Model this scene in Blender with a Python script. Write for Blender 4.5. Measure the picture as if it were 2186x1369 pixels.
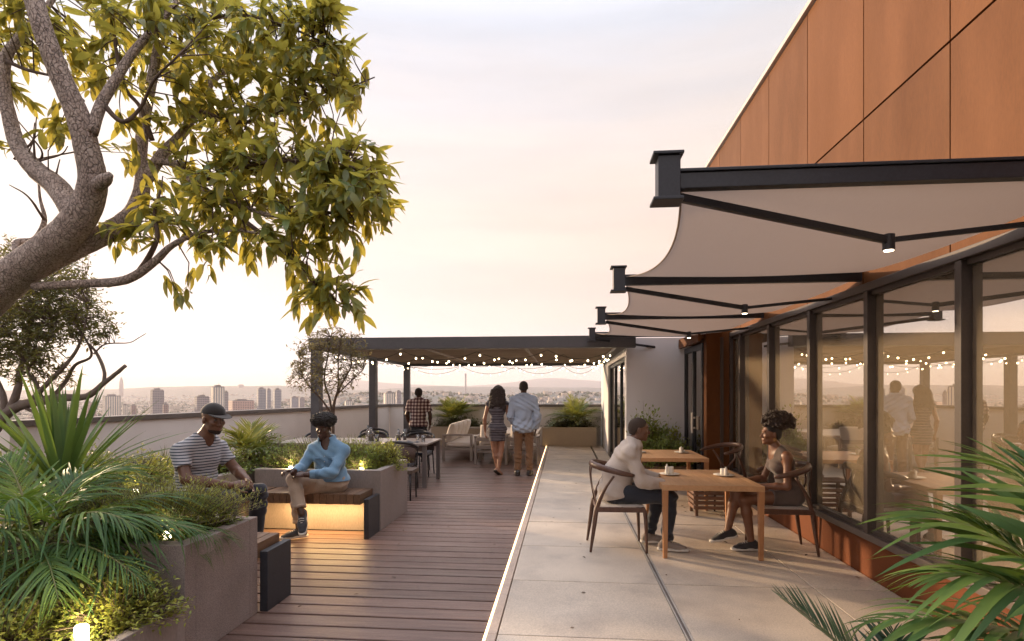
import bpy, bmesh, math, random
import numpy as np
from mathutils import Vector, Matrix

# ------------------------------------------------------------------ camera, sky, sun, exposure
for o in list(bpy.data.objects):
    bpy.data.objects.remove(o, do_unlink=True)
scene = bpy.context.scene
col = scene.collection
R = math.radians
EYE = 1.6
FOC = 1200.0                      # focal length in pixels of the 2186 px wide frame
YAW = math.atan(110 / FOC)
cam_data = bpy.data.cameras.new('camera')
cam_data.sensor_width = 36.0
cam_data.lens = FOC / 2186 * 36.0
cam_data.shift_y = 154.5 / 2186
cam_data.clip_start = 0.05
cam_data.clip_end = 60000
cam = bpy.data.objects.new('camera', cam_data)
col.objects.link(cam)
cam.location = (0, 0, EYE)
cam.rotation_euler = (R(90), 0, YAW)
scene.camera = cam

SUN_AZ = R(-58)                   # measured from +Y towards +X
SUN_EL = R(12)
sun_dir = Vector((math.sin(SUN_AZ) * math.cos(SUN_EL), math.cos(SUN_AZ) * math.cos(SUN_EL), math.sin(SUN_EL)))

world = bpy.data.worlds.new('World')
scene.world = world
world.use_nodes = True
wn, wl = world.node_tree.nodes, world.node_tree.links
wn.clear()
w_out = wn.new('ShaderNodeOutputWorld')
w_sky = wn.new('ShaderNodeTexSky')
w_sky.sky_type = 'NISHITA'
w_sky.sun_disc = False
w_sky.sun_elevation = SUN_EL
w_sky.sun_rotation = SUN_AZ
w_sky.altitude = 1200
w_sky.air_density = 0.7
w_sky.dust_density = 0.3
w_sky.ozone_density = 0.5
w_bg = wn.new('ShaderNodeBackground')
w_bg.inputs['Strength'].default_value = 0.05
wl.new(w_sky.outputs['Color'], w_bg.inputs['Color'])
# a thin evening cloud veil over the clear sky: peach at the horizon, lavender grey overhead, brighter towards the sun
w_tc = wn.new('ShaderNodeTexCoord')
w_sep = wn.new('ShaderNodeSeparateXYZ')
wl.new(w_tc.outputs['Generated'], w_sep.inputs[0])
w_map = wn.new('ShaderNodeMapping')
w_map.inputs['Scale'].default_value = (1.0, 1.0, 7.0)
wl.new(w_tc.outputs['Generated'], w_map.inputs['Vector'])
w_noise = wn.new('ShaderNodeTexNoise')
w_noise.inputs['Scale'].default_value = 1.7
w_noise.inputs['Detail'].default_value = 5
w_noise.inputs['Roughness'].default_value = 0.55
wl.new(w_map.outputs[0], w_noise.inputs['Vector'])
w_nm = wn.new('ShaderNodeMath'); w_nm.operation = 'MULTIPLY_ADD'
w_nm.inputs[1].default_value = 0.12; w_nm.inputs[2].default_value = -0.06
wl.new(w_noise.outputs['Fac'], w_nm.inputs[0])
w_add = wn.new('ShaderNodeMath'); w_add.operation = 'ADD'
wl.new(w_sep.outputs['Z'], w_add.inputs[0]); wl.new(w_nm.outputs[0], w_add.inputs[1])
w_ramp = wn.new('ShaderNodeValToRGB')
cr = w_ramp.color_ramp
cr.elements[0].position = 0.0; cr.elements[0].color = (0.34, 0.23, 0.22, 1)
cr.elements[1].position = 0.75; cr.elements[1].color = (0.37, 0.37, 0.40, 1)
for p, c in ((0.06, (0.36, 0.195, 0.15)), (0.14, (0.43, 0.245, 0.125)), (0.28, (0.45, 0.315, 0.195)), (0.42, (0.435, 0.35, 0.275)), (0.54, (0.385, 0.37, 0.37))):
    e = cr.elements.new(p); e.color = (*c, 1)
wl.new(w_add.outputs[0], w_ramp.inputs[0])
w_dot = wn.new('ShaderNodeVectorMath'); w_dot.operation = 'DOT_PRODUCT'
w_dot.inputs[1].default_value = tuple(sun_dir)
w_nrm = wn.new('ShaderNodeVectorMath'); w_nrm.operation = 'NORMALIZE'
wl.new(w_tc.outputs['Generated'], w_nrm.inputs[0])
wl.new(w_nrm.outputs[0], w_dot.inputs[0])
w_cl = wn.new('ShaderNodeMath'); w_cl.operation = 'MAXIMUM'; w_cl.inputs[1].default_value = 0.0
wl.new(w_dot.outputs['Value'], w_cl.inputs[0])
w_pw = wn.new('ShaderNodeMath'); w_pw.operation = 'POWER'; w_pw.inputs[1].default_value = 7.0
wl.new(w_cl.outputs[0], w_pw.inputs[0])
w_glow = wn.new('ShaderNodeMix'); w_glow.data_type = 'RGBA'
w_glow.inputs['A'].default_value = (0, 0, 0, 1); w_glow.inputs['B'].default_value = (0.10, 0.075, 0.035, 1)
wl.new(w_pw.outputs[0], w_glow.inputs['Factor'])
w_sum = wn.new('ShaderNodeMix'); w_sum.data_type = 'RGBA'; w_sum.blend_type = 'ADD'
w_sum.inputs['Factor'].default_value = 1.0
wl.new(w_ramp.outputs['Color'], w_sum.inputs['A']); wl.new(w_glow.outputs['Result'], w_sum.inputs['B'])
w_zen = wn.new('ShaderNodeMapRange')      # thin overcast, brightened above the view to lift the light on the terrace
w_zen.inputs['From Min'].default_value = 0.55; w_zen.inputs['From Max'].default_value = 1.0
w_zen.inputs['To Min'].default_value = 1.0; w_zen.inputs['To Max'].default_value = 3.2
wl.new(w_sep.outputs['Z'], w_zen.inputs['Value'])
w_map2 = wn.new('ShaderNodeMapping'); w_map2.inputs['Scale'].default_value = (0.9, 0.9, 9.0); w_map2.inputs['Rotation'].default_value = (0.05, 0.08, 0.4)
wl.new(w_tc.outputs['Generated'], w_map2.inputs['Vector'])
w_cloud = wn.new('ShaderNodeTexNoise'); w_cloud.inputs['Scale'].default_value = 1.5; w_cloud.inputs['Detail'].default_value = 7; w_cloud.inputs['Roughness'].default_value = 0.6
wl.new(w_map2.outputs[0], w_cloud.inputs['Vector'])
w_cr = wn.new('ShaderNodeMapRange'); w_cr.inputs['From Min'].default_value = 0.35; w_cr.inputs['From Max'].default_value = 0.7
w_cr.inputs['To Min'].default_value = 0.93; w_cr.inputs['To Max'].default_value = 1.12
wl.new(w_cloud.outputs['Fac'], w_cr.inputs['Value'])
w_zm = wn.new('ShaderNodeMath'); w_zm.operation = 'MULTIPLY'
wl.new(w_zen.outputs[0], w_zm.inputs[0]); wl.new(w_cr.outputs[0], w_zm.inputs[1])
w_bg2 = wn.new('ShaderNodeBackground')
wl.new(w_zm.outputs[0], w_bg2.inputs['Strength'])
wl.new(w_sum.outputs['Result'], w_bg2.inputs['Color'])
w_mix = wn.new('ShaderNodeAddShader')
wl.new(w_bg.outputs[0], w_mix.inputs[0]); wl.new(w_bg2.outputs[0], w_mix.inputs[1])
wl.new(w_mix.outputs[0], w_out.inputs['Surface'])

sun_data = bpy.data.lights.new('sun', 'SUN')
sun_data.energy = 3.6
sun_data.angle = R(3.0)
sun_data.color = (1.0, 0.72, 0.44)
sun = bpy.data.objects.new('sun', sun_data)
col.objects.link(sun)
sun.location = (-40, 25, 30)
sun.rotation_euler = sun_dir.to_track_quat('Z', 'Y').to_euler()

vs = scene.view_settings
vs.view_transform = 'Standard'; vs.look = 'None'; vs.exposure = 1.0; vs.gamma = 1.0
vs.use_curve_mapping = False
scene.cycles.use_denoising = True
scene.cycles.max_bounces = 6
scene.cycles.diffuse_bounces = 3
scene.cycles.glossy_bounces = 4
scene.cycles.transmission_bounces = 4
scene.cycles.transparent_max_bounces = 10
scene.cycles.volume_bounces = 0
scene.cycles.adaptive_threshold = 0.03
scene.cycles.sample_clamp_indirect = 6.0
scene.cycles.caustics_reflective = False
scene.cycles.caustics_refractive = False
scene.cycles.volume_step_rate = 4.0
# ------------------------------------------------------------------ helpers
rng = random.Random(7)
SA, CA = math.sin(YAW), math.cos(YAW)
def at(u, v, d):
    """world point seen at column u, row v of the frame, d metres in front of the camera"""
    x = (u - 1093) / FOC * d
    return Vector((x * CA - d * SA, x * SA + d * CA, EYE + (839 - v) / FOC * d))
def uni(a, b): return rng.uniform(a, b)

def tag(o, label=None, cat=None, group=None, kind=None):
    if label: o['label'] = label
    if cat: o['category'] = cat
    if group: o['group'] = group
    if kind: o['kind'] = kind
    return o
def thing(name, label, cat, loc=(0, 0, 0), rz=0.0, group=None, kind=None):
    o = bpy.data.objects.new(name, None)
    o.empty_display_size = 0.1
    col.objects.link(o)
    o.location = loc; o.rotation_euler = (0, 0, rz)
    return tag(o, label, cat, group, kind)
def origin_of(o):
    p = Vector((0, 0, 0))
    while o is not None:
        p = p + o.location; o = o.parent
    return p
def link(name, mesh, parent=None, loc=None):
    o = bpy.data.objects.new(name, mesh)
    col.objects.link(o)
    if parent is not None: o.parent = parent
    if loc is not None: o.location = loc
    return o
def copy_tree(o, parent=None):
    c = o.copy(); col.objects.link(c); c.parent = parent
    for ch in list(o.children): copy_tree(ch, c)
    return c

class MB:
    """collects shapes; build() links them as one mesh object (world coordinates minus the parent's origin)"""
    def __init__(s): s.v = []; s.f = []
    def add(s, vs_, fs):
        n = len(s.v); s.v += [tuple(p) for p in vs_]; s.f += [tuple(i + n for i in q) for q in fs]; return s
    def box(s, x0, x1, y0, y1, z0, z1):
        x0, x1 = min(x0, x1), max(x0, x1); y0, y1 = min(y0, y1), max(y0, y1); z0, z1 = min(z0, z1), max(z0, z1)
        vs_ = [(x, y, z) for z in (z0, z1) for y in (y0, y1) for x in (x0, x1)]
        return s.add(vs_, [(0, 2, 3, 1), (4, 5, 7, 6), (0, 1, 5, 4), (2, 6, 7, 3), (0, 4, 6, 2), (1, 3, 7, 5)])
    def obox(s, c, ax, ay, az):
        """box with centre c and half-axis vectors"""
        c, ax, ay, az = Vector(c), Vector(ax), Vector(ay), Vector(az)
        vs_ = [c + ax * i + ay * j + az * k for k in (-1, 1) for j in (-1, 1) for i in (-1, 1)]
        return s.add(vs_, [(0, 2, 3, 1), (4, 5, 7, 6), (0, 1, 5, 4), (2, 6, 7, 3), (0, 4, 6, 2), (1, 3, 7, 5)])
    def bar(s, a, b, w, h, up=(0, 0, 1)):
        a, b = Vector(a), Vector(b); t = (b - a); L = t.length; t.normalize()
        u_ = Vector(up); sd = t.cross(u_)
        if sd.length < 1e-4: sd = t.cross(Vector((1, 0, 0)))
        sd.normalize(); n = sd.cross(t)
        return s.obox((a + b) / 2, t * L / 2, sd * w / 2, n * h / 2)
    def prism(s, pts, z0, z1):
        n = len(pts)
        vs_ = [(p[0], p[1], z0) for p in pts] + [(p[0], p[1], z1) for p in pts]
        fs = [tuple(range(n - 1, -1, -1)), tuple(range(n, 2 * n))]
        fs += [(i, (i + 1) % n, n + (i + 1) % n, n + i) for i in range(n)]
        return s.add(vs_, fs)
    def tube(s, pts, rad, n=8, cap=True, flat=1.0, up=None):
        pts = [Vector(p) for p in pts]
        if not hasattr(rad, '__len__'): rad = [rad] * len(pts)
        base = len(s.v); prev = None; vs_ = []
        for i, p in enumerate(pts):
            t = (pts[min(i + 1, len(pts) - 1)] - pts[max(i - 1, 0)])
            if t.length < 1e-9: t = Vector((0, 0, 1))
            t.normalize()
            if prev is None:
                a = Vector(up) if up is not None else (Vector((0, 0, 1)) if abs(t.z) < 0.9 else Vector((1, 0, 0)))
                sd = t.cross(a); sd.normalize()
            else:
                sd = prev - t * prev.dot(t)
                if sd.length < 1e-6: sd = t.cross(Vector((0, 0, 1)))
                sd.normalize()
            prev = sd; nn = sd.cross(t)
            for k in range(n):
                an = 2 * math.pi * k / n
                vs_.append(p + sd * math.cos(an) * rad[i] + nn * math.sin(an) * rad[i] * flat)
        fs = []
        for i in range(len(pts) - 1):
            for k in range(n):
                a = i * n + k; b = i * n + (k + 1) % n
                fs.append((a, b, b + n, a + n))
        if cap:
            fs.append(tuple(range(n - 1, -1, -1)))
            fs.append(tuple(range((len(pts) - 1) * n, len(pts) * n)))
        return s.add(vs_, fs)
    def lathe(s, prof, c=(0, 0, 0), n=16):
        c = Vector(c); vs_ = []; fs = []
        for r, z in prof:
            for k in range(n):
                a = 2 * math.pi * k / n
                vs_.append((c.x + r * math.cos(a), c.y + r * math.sin(a), c.z + z))
        for i in range(len(prof) - 1):
            for k in range(n):
                a = i * n + k; b = i * n + (k + 1) % n
                fs.append((a, b, b + n, a + n))
        if prof[0][0] > 1e-5: fs.append(tuple(range(n - 1, -1, -1)))
        if prof[-1][0] > 1e-5: fs.append(tuple(range((len(prof) - 1) * n, len(prof) * n)))
        return s.add(vs_, fs)
    def mesh(s, name, mat=None, off=None, smooth=False):
        m = bpy.data.meshes.new(name)
        vs_ = s.v if off is None else [(p[0] - off[0], p[1] - off[1], p[2] - off[2]) for p in s.v]
        m.from_pydata(vs_, [], s.f)
        if mat is not None: m.materials.append(mat)
        if smooth: m.polygons.foreach_set('use_smooth', [True] * len(m.polygons))
        m.update()
        return m
    def build(s, name, mat, parent=None, bevel=0.0, smooth=False, seg=2, local=False):
        off = None if (parent is None or local) else origin_of(parent)
        m = s.mesh(name, mat, off, smooth)
        o = link(name, m, parent)
        if bevel > 0:
            b = o.modifiers.new('bevel', 'BEVEL'); b.width = bevel; b.segments = seg; b.limit_method = 'ANGLE'; b.angle_limit = R(40)
            b.harden_normals = False
        return o
def box(name, mat, parent, x0, x1, y0, y1, z0, z1, bevel=0.0):
    return MB().box(x0, x1, y0, y1, z0, z1).build(name, mat, parent, bevel)

def spline(pts, n=6):
    """Catmull-Rom through a list of tuples of any length"""
    P = [np.array(p, float) for p in pts]
    P = [2 * P[0] - P[1]] + P + [2 * P[-1] - P[-2]]
    out = []
    for i in range(1, len(P) - 2):
        p0, p1, p2, p3 = P[i - 1], P[i], P[i + 1], P[i + 2]
        for k in range(n):
            t = k / n
            out.append(0.5 * ((2 * p1) + (-p0 + p2) * t + (2 * p0 - 5 * p1 + 4 * p2 - p3) * t * t + (-p0 + 3 * p1 - 3 * p2 + p3) * t ** 3))
    out.append(P[-2])
    return out

# ------------------------------------------------------------------ materials
def new_mat(name):
    m = bpy.data.materials.new(name); m.use_nodes = True
    nt = m.node_tree; nt.nodes.clear()
    out = nt.nodes.new('ShaderNodeOutputMaterial')
    return m, nt, out
def rgb(c): return (c[0], c[1], c[2], 1.0)
def mat(name, c1, c2=None, rough=0.6, scale=6.0, stretch=(1, 1, 1), bump=0.0, bscale=None, metal=0.0, spec=0.5,
        rand=0.0, island=0.0, detail=5.0, fine=None, rvar=0.0, sheen=0.0, emit=None, bstretch=None, coat=0.0, c3=None, scale3=1.0, amt3=0.5):
    """principled material: two-tone noise colour, optional fine speckle, bump, per-object and per-island value variation"""
    m, nt, out = new_mat(name); N, L = nt.nodes, nt.links
    b = N.new('ShaderNodeBsdfPrincipled'); L.new(b.outputs[0], out.inputs['Surface'])
    b.inputs['Roughness'].default_value = rough; b.inputs['Metallic'].default_value = metal
    b.inputs['Specular IOR Level'].default_value = spec
    if sheen: b.inputs['Sheen Weight'].default_value = sheen
    if coat: b.inputs['Coat Weight'].default_value = coat
    tc = N.new('ShaderNodeTexCoord'); mp = N.new('ShaderNodeMapping'); mp.inputs['Scale'].default_value = stretch
    L.new(tc.outputs['Object'], mp.inputs['Vector'])
    c2 = c2 or tuple(x * 0.82 for x in c1)
    nz = N.new('ShaderNodeTexNoise'); nz.inputs['Scale'].default_value = scale; nz.inputs['Detail'].default_value = detail
    nz.inputs['Roughness'].default_value = 0.6
    src = mp.outputs[0]
    if rand > 0:
        oi = N.new('ShaderNodeObjectInfo'); ad = N.new('ShaderNodeVectorMath'); ad.operation = 'MULTIPLY_ADD'
        cx = N.new('ShaderNodeCombineXYZ')
        for k in range(3): L.new(oi.outputs['Random'], cx.inputs[k])
        ad.inputs[1].default_value = (37, 91, 53); L.new(cx.outputs[0], ad.inputs[0]); L.new(mp.outputs[0], ad.inputs[2]); src = ad.outputs[0]
    L.new(src, nz.inputs['Vector'])
    rp = N.new('ShaderNodeMapRange'); rp.inputs['From Min'].default_value = 0.32; rp.inputs['From Max'].default_value = 0.68
    L.new(nz.outputs['Fac'], rp.inputs['Value'])
    mx = N.new('ShaderNodeMix'); mx.data_type = 'RGBA'; mx.inputs['A'].default_value = rgb(c1); mx.inputs['B'].default_value = rgb(c2)
    L.new(rp.outputs[0], mx.inputs['Factor']); cur = mx.outputs['Result']
    if c3 is not None:
        n3 = N.new('ShaderNodeTexNoise'); n3.inputs['Scale'].default_value = scale3; n3.inputs['Detail'].default_value = 6
        L.new(src, n3.inputs['Vector'])
        r3 = N.new('ShaderNodeMapRange'); r3.inputs['From Min'].default_value = 0.5; r3.inputs['From Max'].default_value = 0.75; r3.inputs['To Max'].default_value = amt3
        L.new(n3.outputs['Fac'], r3.inputs['Value'])
        m3 = N.new('ShaderNodeMix'); m3.data_type = 'RGBA'; m3.inputs['B'].default_value = rgb(c3)
        L.new(r3.outputs[0], m3.inputs['Factor']); L.new(cur, m3.inputs['A']); cur = m3.outputs['Result']
    if fine:
        fs, famt = fine
        n2 = N.new('ShaderNodeTexNoise'); n2.inputs['Scale'].default_value = fs; n2.inputs['Detail'].default_value = 2
        L.new(src, n2.inputs['Vector'])
        r2 = N.new('ShaderNodeMapRange'); r2.inputs['From Min'].default_value = 0.3; r2.inputs['From Max'].default_value = 0.7
        r2.inputs['To Min'].default_value = 1 - famt; r2.inputs['To Max'].default_value = 1 + famt
        L.new(n2.outputs['Fac'], r2.inputs['Value'])
        hv = N.new('ShaderNodeHueSaturation'); L.new(cur, hv.inputs['Color']); L.new(r2.outputs[0], hv.inputs['Value']); cur = hv.outputs[0]
    if rand > 0 or island > 0:
        hv = N.new('ShaderNodeHueSaturation'); L.new(cur, hv.inputs['Color'])
        if island > 0:
            g = N.new('ShaderNodeNewGeometry'); so = g.outputs['Random Per Island']; amt = island
        else:
            so = oi.outputs['Random']; amt = rand
        r4 = N.new('ShaderNodeMapRange'); r4.inputs['To Min'].default_value = 1 - amt; r4.inputs['To Max'].default_value = 1 + amt
        L.new(so, r4.inputs['Value']); L.new(r4.outputs[0], hv.inputs['Value']); cur = hv.outputs[0]
    L.new(cur, b.inputs['Base Color'])
    if rvar:
        r5 = N.new('ShaderNodeMapRange'); r5.inputs['To Min'].default_value = rough - rvar; r5.inputs['To Max'].default_value = rough + rvar
        L.new(nz.outputs['Fac'], r5.inputs['Value']); L.new(r5.outputs[0], b.inputs['Roughness'])
    if bump:
        mp2 = N.new('ShaderNodeMapping'); mp2.inputs['Scale'].default_value = bstretch or stretch
        L.new(tc.outputs['Object'], mp2.inputs['Vector'])
        nb = N.new('ShaderNodeTexNoise'); nb.inputs['Scale'].default_value = bscale or scale * 4; nb.inputs['Detail'].default_value = 4
        L.new(mp2.outputs[0], nb.inputs['Vector'])
        bp = N.new('ShaderNodeBump'); bp.inputs['Strength'].default_value = bump; bp.inputs['Distance'].default_value = 0.01
        L.new(nb.outputs['Fac'], bp.inputs['Height']); L.new(bp.outputs[0], b.inputs['Normal'])
    if emit:
        b.inputs['Emission Color'].default_value = rgb(emit[0]); b.inputs['Emission Strength'].default_value = emit[1]
    return m
def leaf_mat(name, c1, c2, trans=0.35, tcol=None, rough=0.42, hue=0.03, val=0.3, spec=0.5):
    m, nt, out = new_mat(name); N, L = nt.nodes, nt.links
    b = N.new('ShaderNodeBsdfPrincipled'); b.inputs['Roughness'].default_value = rough; b.inputs['Specular IOR Level'].default_value = spec
    g = N.new('ShaderNodeNewGeometry'); oi = N.new('ShaderNodeObjectInfo')
    ad = N.new('ShaderNodeMath'); ad.operation = 'ADD'; L.new(g.outputs['Random Per Island'], ad.inputs[0]); L.new(oi.outputs['Random'], ad.inputs[1])
    fr = N.new('ShaderNodeMath'); fr.operation = 'FRACT'; L.new(ad.outputs[0], fr.inputs[0])
    mx = N.new('ShaderNodeMix'); mx.data_type = 'RGBA'; mx.inputs['A'].default_value = rgb(c1); mx.inputs['B'].default_value = rgb(c2)
    pw = N.new('ShaderNodeMath'); pw.operation = 'POWER'; pw.inputs[1].default_value = 2.0; L.new(fr.outputs[0], pw.inputs[0])
    L.new(pw.outputs[0], mx.inputs['Factor'])
    fr2 = N.new('ShaderNodeMath'); fr2.operation = 'MULTIPLY'; fr2.inputs[1].default_value = 7.31; L.new(fr.outputs[0], fr2.inputs[0])
    fr3 = N.new('ShaderNodeMath'); fr3.operation = 'FRACT'; L.new(fr2.outputs[0], fr3.inputs[0])
    r4 = N.new('ShaderNodeMapRange'); r4.inputs['To Min'].default_value = 1 - val; r4.inputs['To Max'].default_value = 1 + val
    L.new(fr3.outputs[0], r4.inputs['Value'])
    hv = N.new('ShaderNodeHueSaturation'); L.new(mx.outputs['Result'], hv.inputs['Color']); L.new(r4.outputs[0], hv.inputs['Value'])
    L.new(hv.outputs[0], b.inputs['Base Color'])
    if trans > 0:
        t = N.new('ShaderNodeBsdfTranslucent')
        tm = N.new('ShaderNodeMix'); tm.data_type = 'RGBA'; tm.inputs['Factor'].default_value = 0.75
        L.new(hv.outputs[0], tm.inputs['A']); tm.inputs['B'].default_value = rgb(tcol or (0.5, 0.42, 0.05))
        L.new(tm.outputs['Result'], t.inputs['Color'])
        ms = N.new('ShaderNodeMixShader'); ms.inputs[0].default_value = trans
        L.new(b.outputs[0], ms.inputs[1]); L.new(t.outputs[0], ms.inputs[2]); L.new(ms.outputs[0], out.inputs['Surface'])
    else:
        L.new(b.outputs[0], out.inputs['Surface'])
    return m
def emit_mat(name, c, s):
    m, nt, out = new_mat(name); e = nt.nodes.new('ShaderNodeEmission'); e.inputs[0].default_value = rgb(c); e.inputs[1].default_value = s
    nt.links.new(e.outputs[0], out.inputs['Surface']); return m
def wave_mat(name, stops, axis, freq, rough=0.85, dist=0.0, bump=0.15, phase=0.0):
    """fabric with bands along an object axis: stops = [(pos, colour)] over one period"""
    m, nt, out = new_mat(name); N, L = nt.nodes, nt.links
    b = N.new('ShaderNodeBsdfPrincipled'); b.inputs['Roughness'].default_value = rough; b.inputs['Sheen Weight'].default_value = 0.2
    L.new(b.outputs[0], out.inputs['Surface'])
    tc = N.new('ShaderNodeTexCoord'); sp = N.new('ShaderNodeSeparateXYZ'); L.new(tc.outputs['Object'], sp.inputs[0])
    nz = N.new('ShaderNodeTexNoise'); nz.inputs['Scale'].default_value = 4.0; L.new(tc.outputs['Object'], nz.inputs['Vector'])
    ma = N.new('ShaderNodeMath'); ma.operation = 'MULTIPLY_ADD'; ma.inputs[1].default_value = dist; L.new(nz.outputs['Fac'], ma.inputs[0]); L.new(sp.outputs[axis], ma.inputs[2])
    mu = N.new('ShaderNodeMath'); mu.operation = 'MULTIPLY_ADD'; mu.inputs[1].default_value = freq; mu.inputs[2].default_value = phase; L.new(ma.outputs[0], mu.inputs[0])
    fr = N.new('ShaderNodeMath'); fr.operation = 'FRACT'; L.new(mu.outputs[0], fr.inputs[0])
    rp = N.new('ShaderNodeValToRGB'); rp.color_ramp.interpolation = 'CONSTANT'
    els = rp.color_ramp.elements
    els[0].position = stops[0][0]; els[0].color = rgb(stops[0][1])
    els[1].position = stops[1][0]; els[1].color = rgb(stops[1][1])
    for p, c in stops[2:]:
        e = els.new(p); e.color = rgb(c)
    L.new(fr.outputs[0], rp.inputs[0]); L.new(rp.outputs[0], b.inputs['Base Color'])
    nb = N.new('ShaderNodeTexNoise'); nb.inputs['Scale'].default_value = 55; L.new(tc.outputs['Object'], nb.inputs['Vector'])
    bp = N.new('ShaderNodeBump'); bp.inputs['Strength'].default_value = bump; bp.inputs['Distance'].default_value = 0.01
    L.new(nb.outputs['Fac'], bp.inputs['Height']); L.new(bp.outputs[0], b.inputs['Normal'])
    return m
def glass_mat(name, refl=0.45, tint=(0.62, 0.55, 0.47), rcol=(1, 0.95, 0.88), bright_veil=0.0, veil_col=(0.8, 0.66, 0.48)):
    m, nt, out = new_mat(name); N, L = nt.nodes, nt.links
    t = N.new('ShaderNodeBsdfTransparent'); t.inputs[0].default_value = rgb(tint)
    g = N.new('ShaderNodeBsdfGlossy'); g.inputs['Roughness'].default_value = 0.0; g.inputs['Color'].default_value = rgb(rcol)
    f = N.new('ShaderNodeFresnel'); f.inputs['IOR'].default_value = 1.5
    a = N.new('ShaderNodeMath'); a.operation = 'MULTIPLY_ADD'; a.inputs[1].default_value = 1.0; a.inputs[2].default_value = refl; a.use_clamp = True
    L.new(f.outputs[0], a.inputs[0])
    ms = N.new('ShaderNodeMixShader'); L.new(a.outputs[0], ms.inputs[0]); L.new(t.outputs[0], ms.inputs[1]); L.new(g.outputs[0], ms.inputs[2])
    if bright_veil > 0:                                             # tan diffuse layer that puts brightness into the pane's colour
        df = N.new('ShaderNodeBsdfDiffuse'); df.inputs['Color'].default_value = rgb(veil_col)
        m2 = N.new('ShaderNodeMixShader'); m2.inputs[0].default_value = bright_veil
        L.new(ms.outputs[0], m2.inputs[1]); L.new(df.outputs[0], m2.inputs[2]); L.new(m2.outputs[0], out.inputs['Surface'])
    else: L.new(ms.outputs[0], out.inputs['Surface'])
    return m
# ------------------------------------------------------------------ shared materials
M = {}
M['plank'] = mat('deck_plank', (0.20, 0.122, 0.098), (0.13, 0.078, 0.062), rough=0.38, scale=3.0, stretch=(0.7, 9, 9), bump=0.25, bscale=14, bstretch=(1, 14, 14), rand=0.22, rvar=0.12, fine=(60, 0.18), c3=(0.25, 0.18, 0.15), scale3=1.3, amt3=0.6)
M['under'] = mat('roof_membrane', (0.012, 0.011, 0.011), rough=0.9)
M['paver'] = mat('concrete_paver', (0.62, 0.52, 0.42), (0.50, 0.415, 0.335), rough=0.42, scale=1.6, bump=0.08, bscale=70, rand=0.06, fine=(90, 0.16), rvar=0.12, c3=(0.34, 0.285, 0.245), scale3=2.2, amt3=0.75)
M['kerb'] = mat('kerb_stone', (0.55, 0.42, 0.33), (0.45, 0.34, 0.27), rough=0.5, scale=9, fine=(120, 0.15))
M['render'] = mat('parapet_render', (0.80, 0.74, 0.69), (0.73, 0.665, 0.615), rough=0.85, scale=1.1, bump=0.06, bscale=60, c3=(0.56, 0.48, 0.42), scale3=0.8, amt3=0.35)
M['cap'] = mat('parapet_cap', (0.15, 0.125, 0.11), (0.12, 0.10, 0.09), rough=0.45, scale=4, fine=(50, 0.1))
M['white'] = mat('white_wall', (0.72, 0.70, 0.71), (0.66, 0.64, 0.65), rough=0.85, scale=0.9, bump=0.05, bscale=80)
M['rust'] = mat('rust_panel', (0.155, 0.058, 0.018), (0.108, 0.039, 0.012), rough=0.6, spec=0.15, scale=1.4, stretch=(1, 1.6, 0.45), rand=0.17, fine=(45, 0.07), rvar=0.1, c3=(0.185, 0.074, 0.025), scale3=0.7, amt3=0.5)
M['rust_dark'] = mat('rust_plinth', (0.17, 0.052, 0.018), (0.13, 0.04, 0.014), rough=0.6, spec=0.2, scale=1.2, fine=(45, 0.08), rvar=0.1)
M['joint'] = mat('joint_shadow_gap', (0.03, 0.016, 0.012), rough=0.9)
M['frame'] = mat('bronze_frame', (0.075, 0.058, 0.05), (0.06, 0.047, 0.041), rough=0.42, scale=3, fine=(70, 0.1), metal=0.2)
M['sill'] = mat('bronze_sill', (0.15, 0.12, 0.105), (0.12, 0.10, 0.09), rough=0.4, scale=3, metal=0.3)
M['dark'] = mat('anthracite_steel', (0.035, 0.038, 0.047), (0.028, 0.03, 0.038), rough=0.42, scale=4, fine=(80, 0.12), metal=0.2)
M['perg'] = mat('pergola_steel', (0.085, 0.08, 0.085), (0.07, 0.066, 0.07), rough=0.5, scale=3, fine=(70, 0.1))
M['louvre'] = mat('pergola_louvre', (0.36, 0.29, 0.235), (0.30, 0.24, 0.195), rough=0.6, scale=3, stretch=(0.4, 5, 5), rand=0.08)
M['trim'] = mat('pale_metal_trim', (0.55, 0.52, 0.49), rough=0.4, scale=5, metal=0.3)
M['conc'] = mat('planter_concrete', (0.29, 0.235, 0.215), (0.225, 0.18, 0.165), rough=0.8, scale=2.2, bump=0.25, bscale=160, fine=(170, 0.33), c3=(0.19, 0.15, 0.14), scale3=1.1, amt3=0.5)
M['conc2'] = mat('planter_concrete_smooth', (0.30, 0.25, 0.23), (0.24, 0.20, 0.185), rough=0.75, scale=1.6, stretch=(1, 1, 0.3), bump=0.1, bscale=90, fine=(120, 0.1))
M['beige'] = mat('beige_planter', (0.46, 0.38, 0.29), (0.42, 0.345, 0.265), rough=0.7, scale=1.5, fine=(80, 0.06))
M['soil'] = mat('planter_soil', (0.035, 0.024, 0.016), (0.02, 0.014, 0.01), rough=0.95, scale=30, bump=0.8, bscale=50)
M['wood'] = mat('bench_wood', (0.19, 0.105, 0.058), (0.12, 0.066, 0.038), rough=0.55, scale=5, stretch=(8, 1, 8), bump=0.15, rand=0.25, fine=(60, 0.15))
M['glass'] = glass_mat('facade_glass', refl=0.42, tint=(0.96, 0.92, 0.86), bright_veil=0.11)
M['glass2'] = glass_mat('door_glass', refl=0.25, tint=(0.5, 0.47, 0.45))
M['warm_led'] = emit_mat('warm_led', (1.0, 0.60, 0.22), 5.0)

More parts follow.
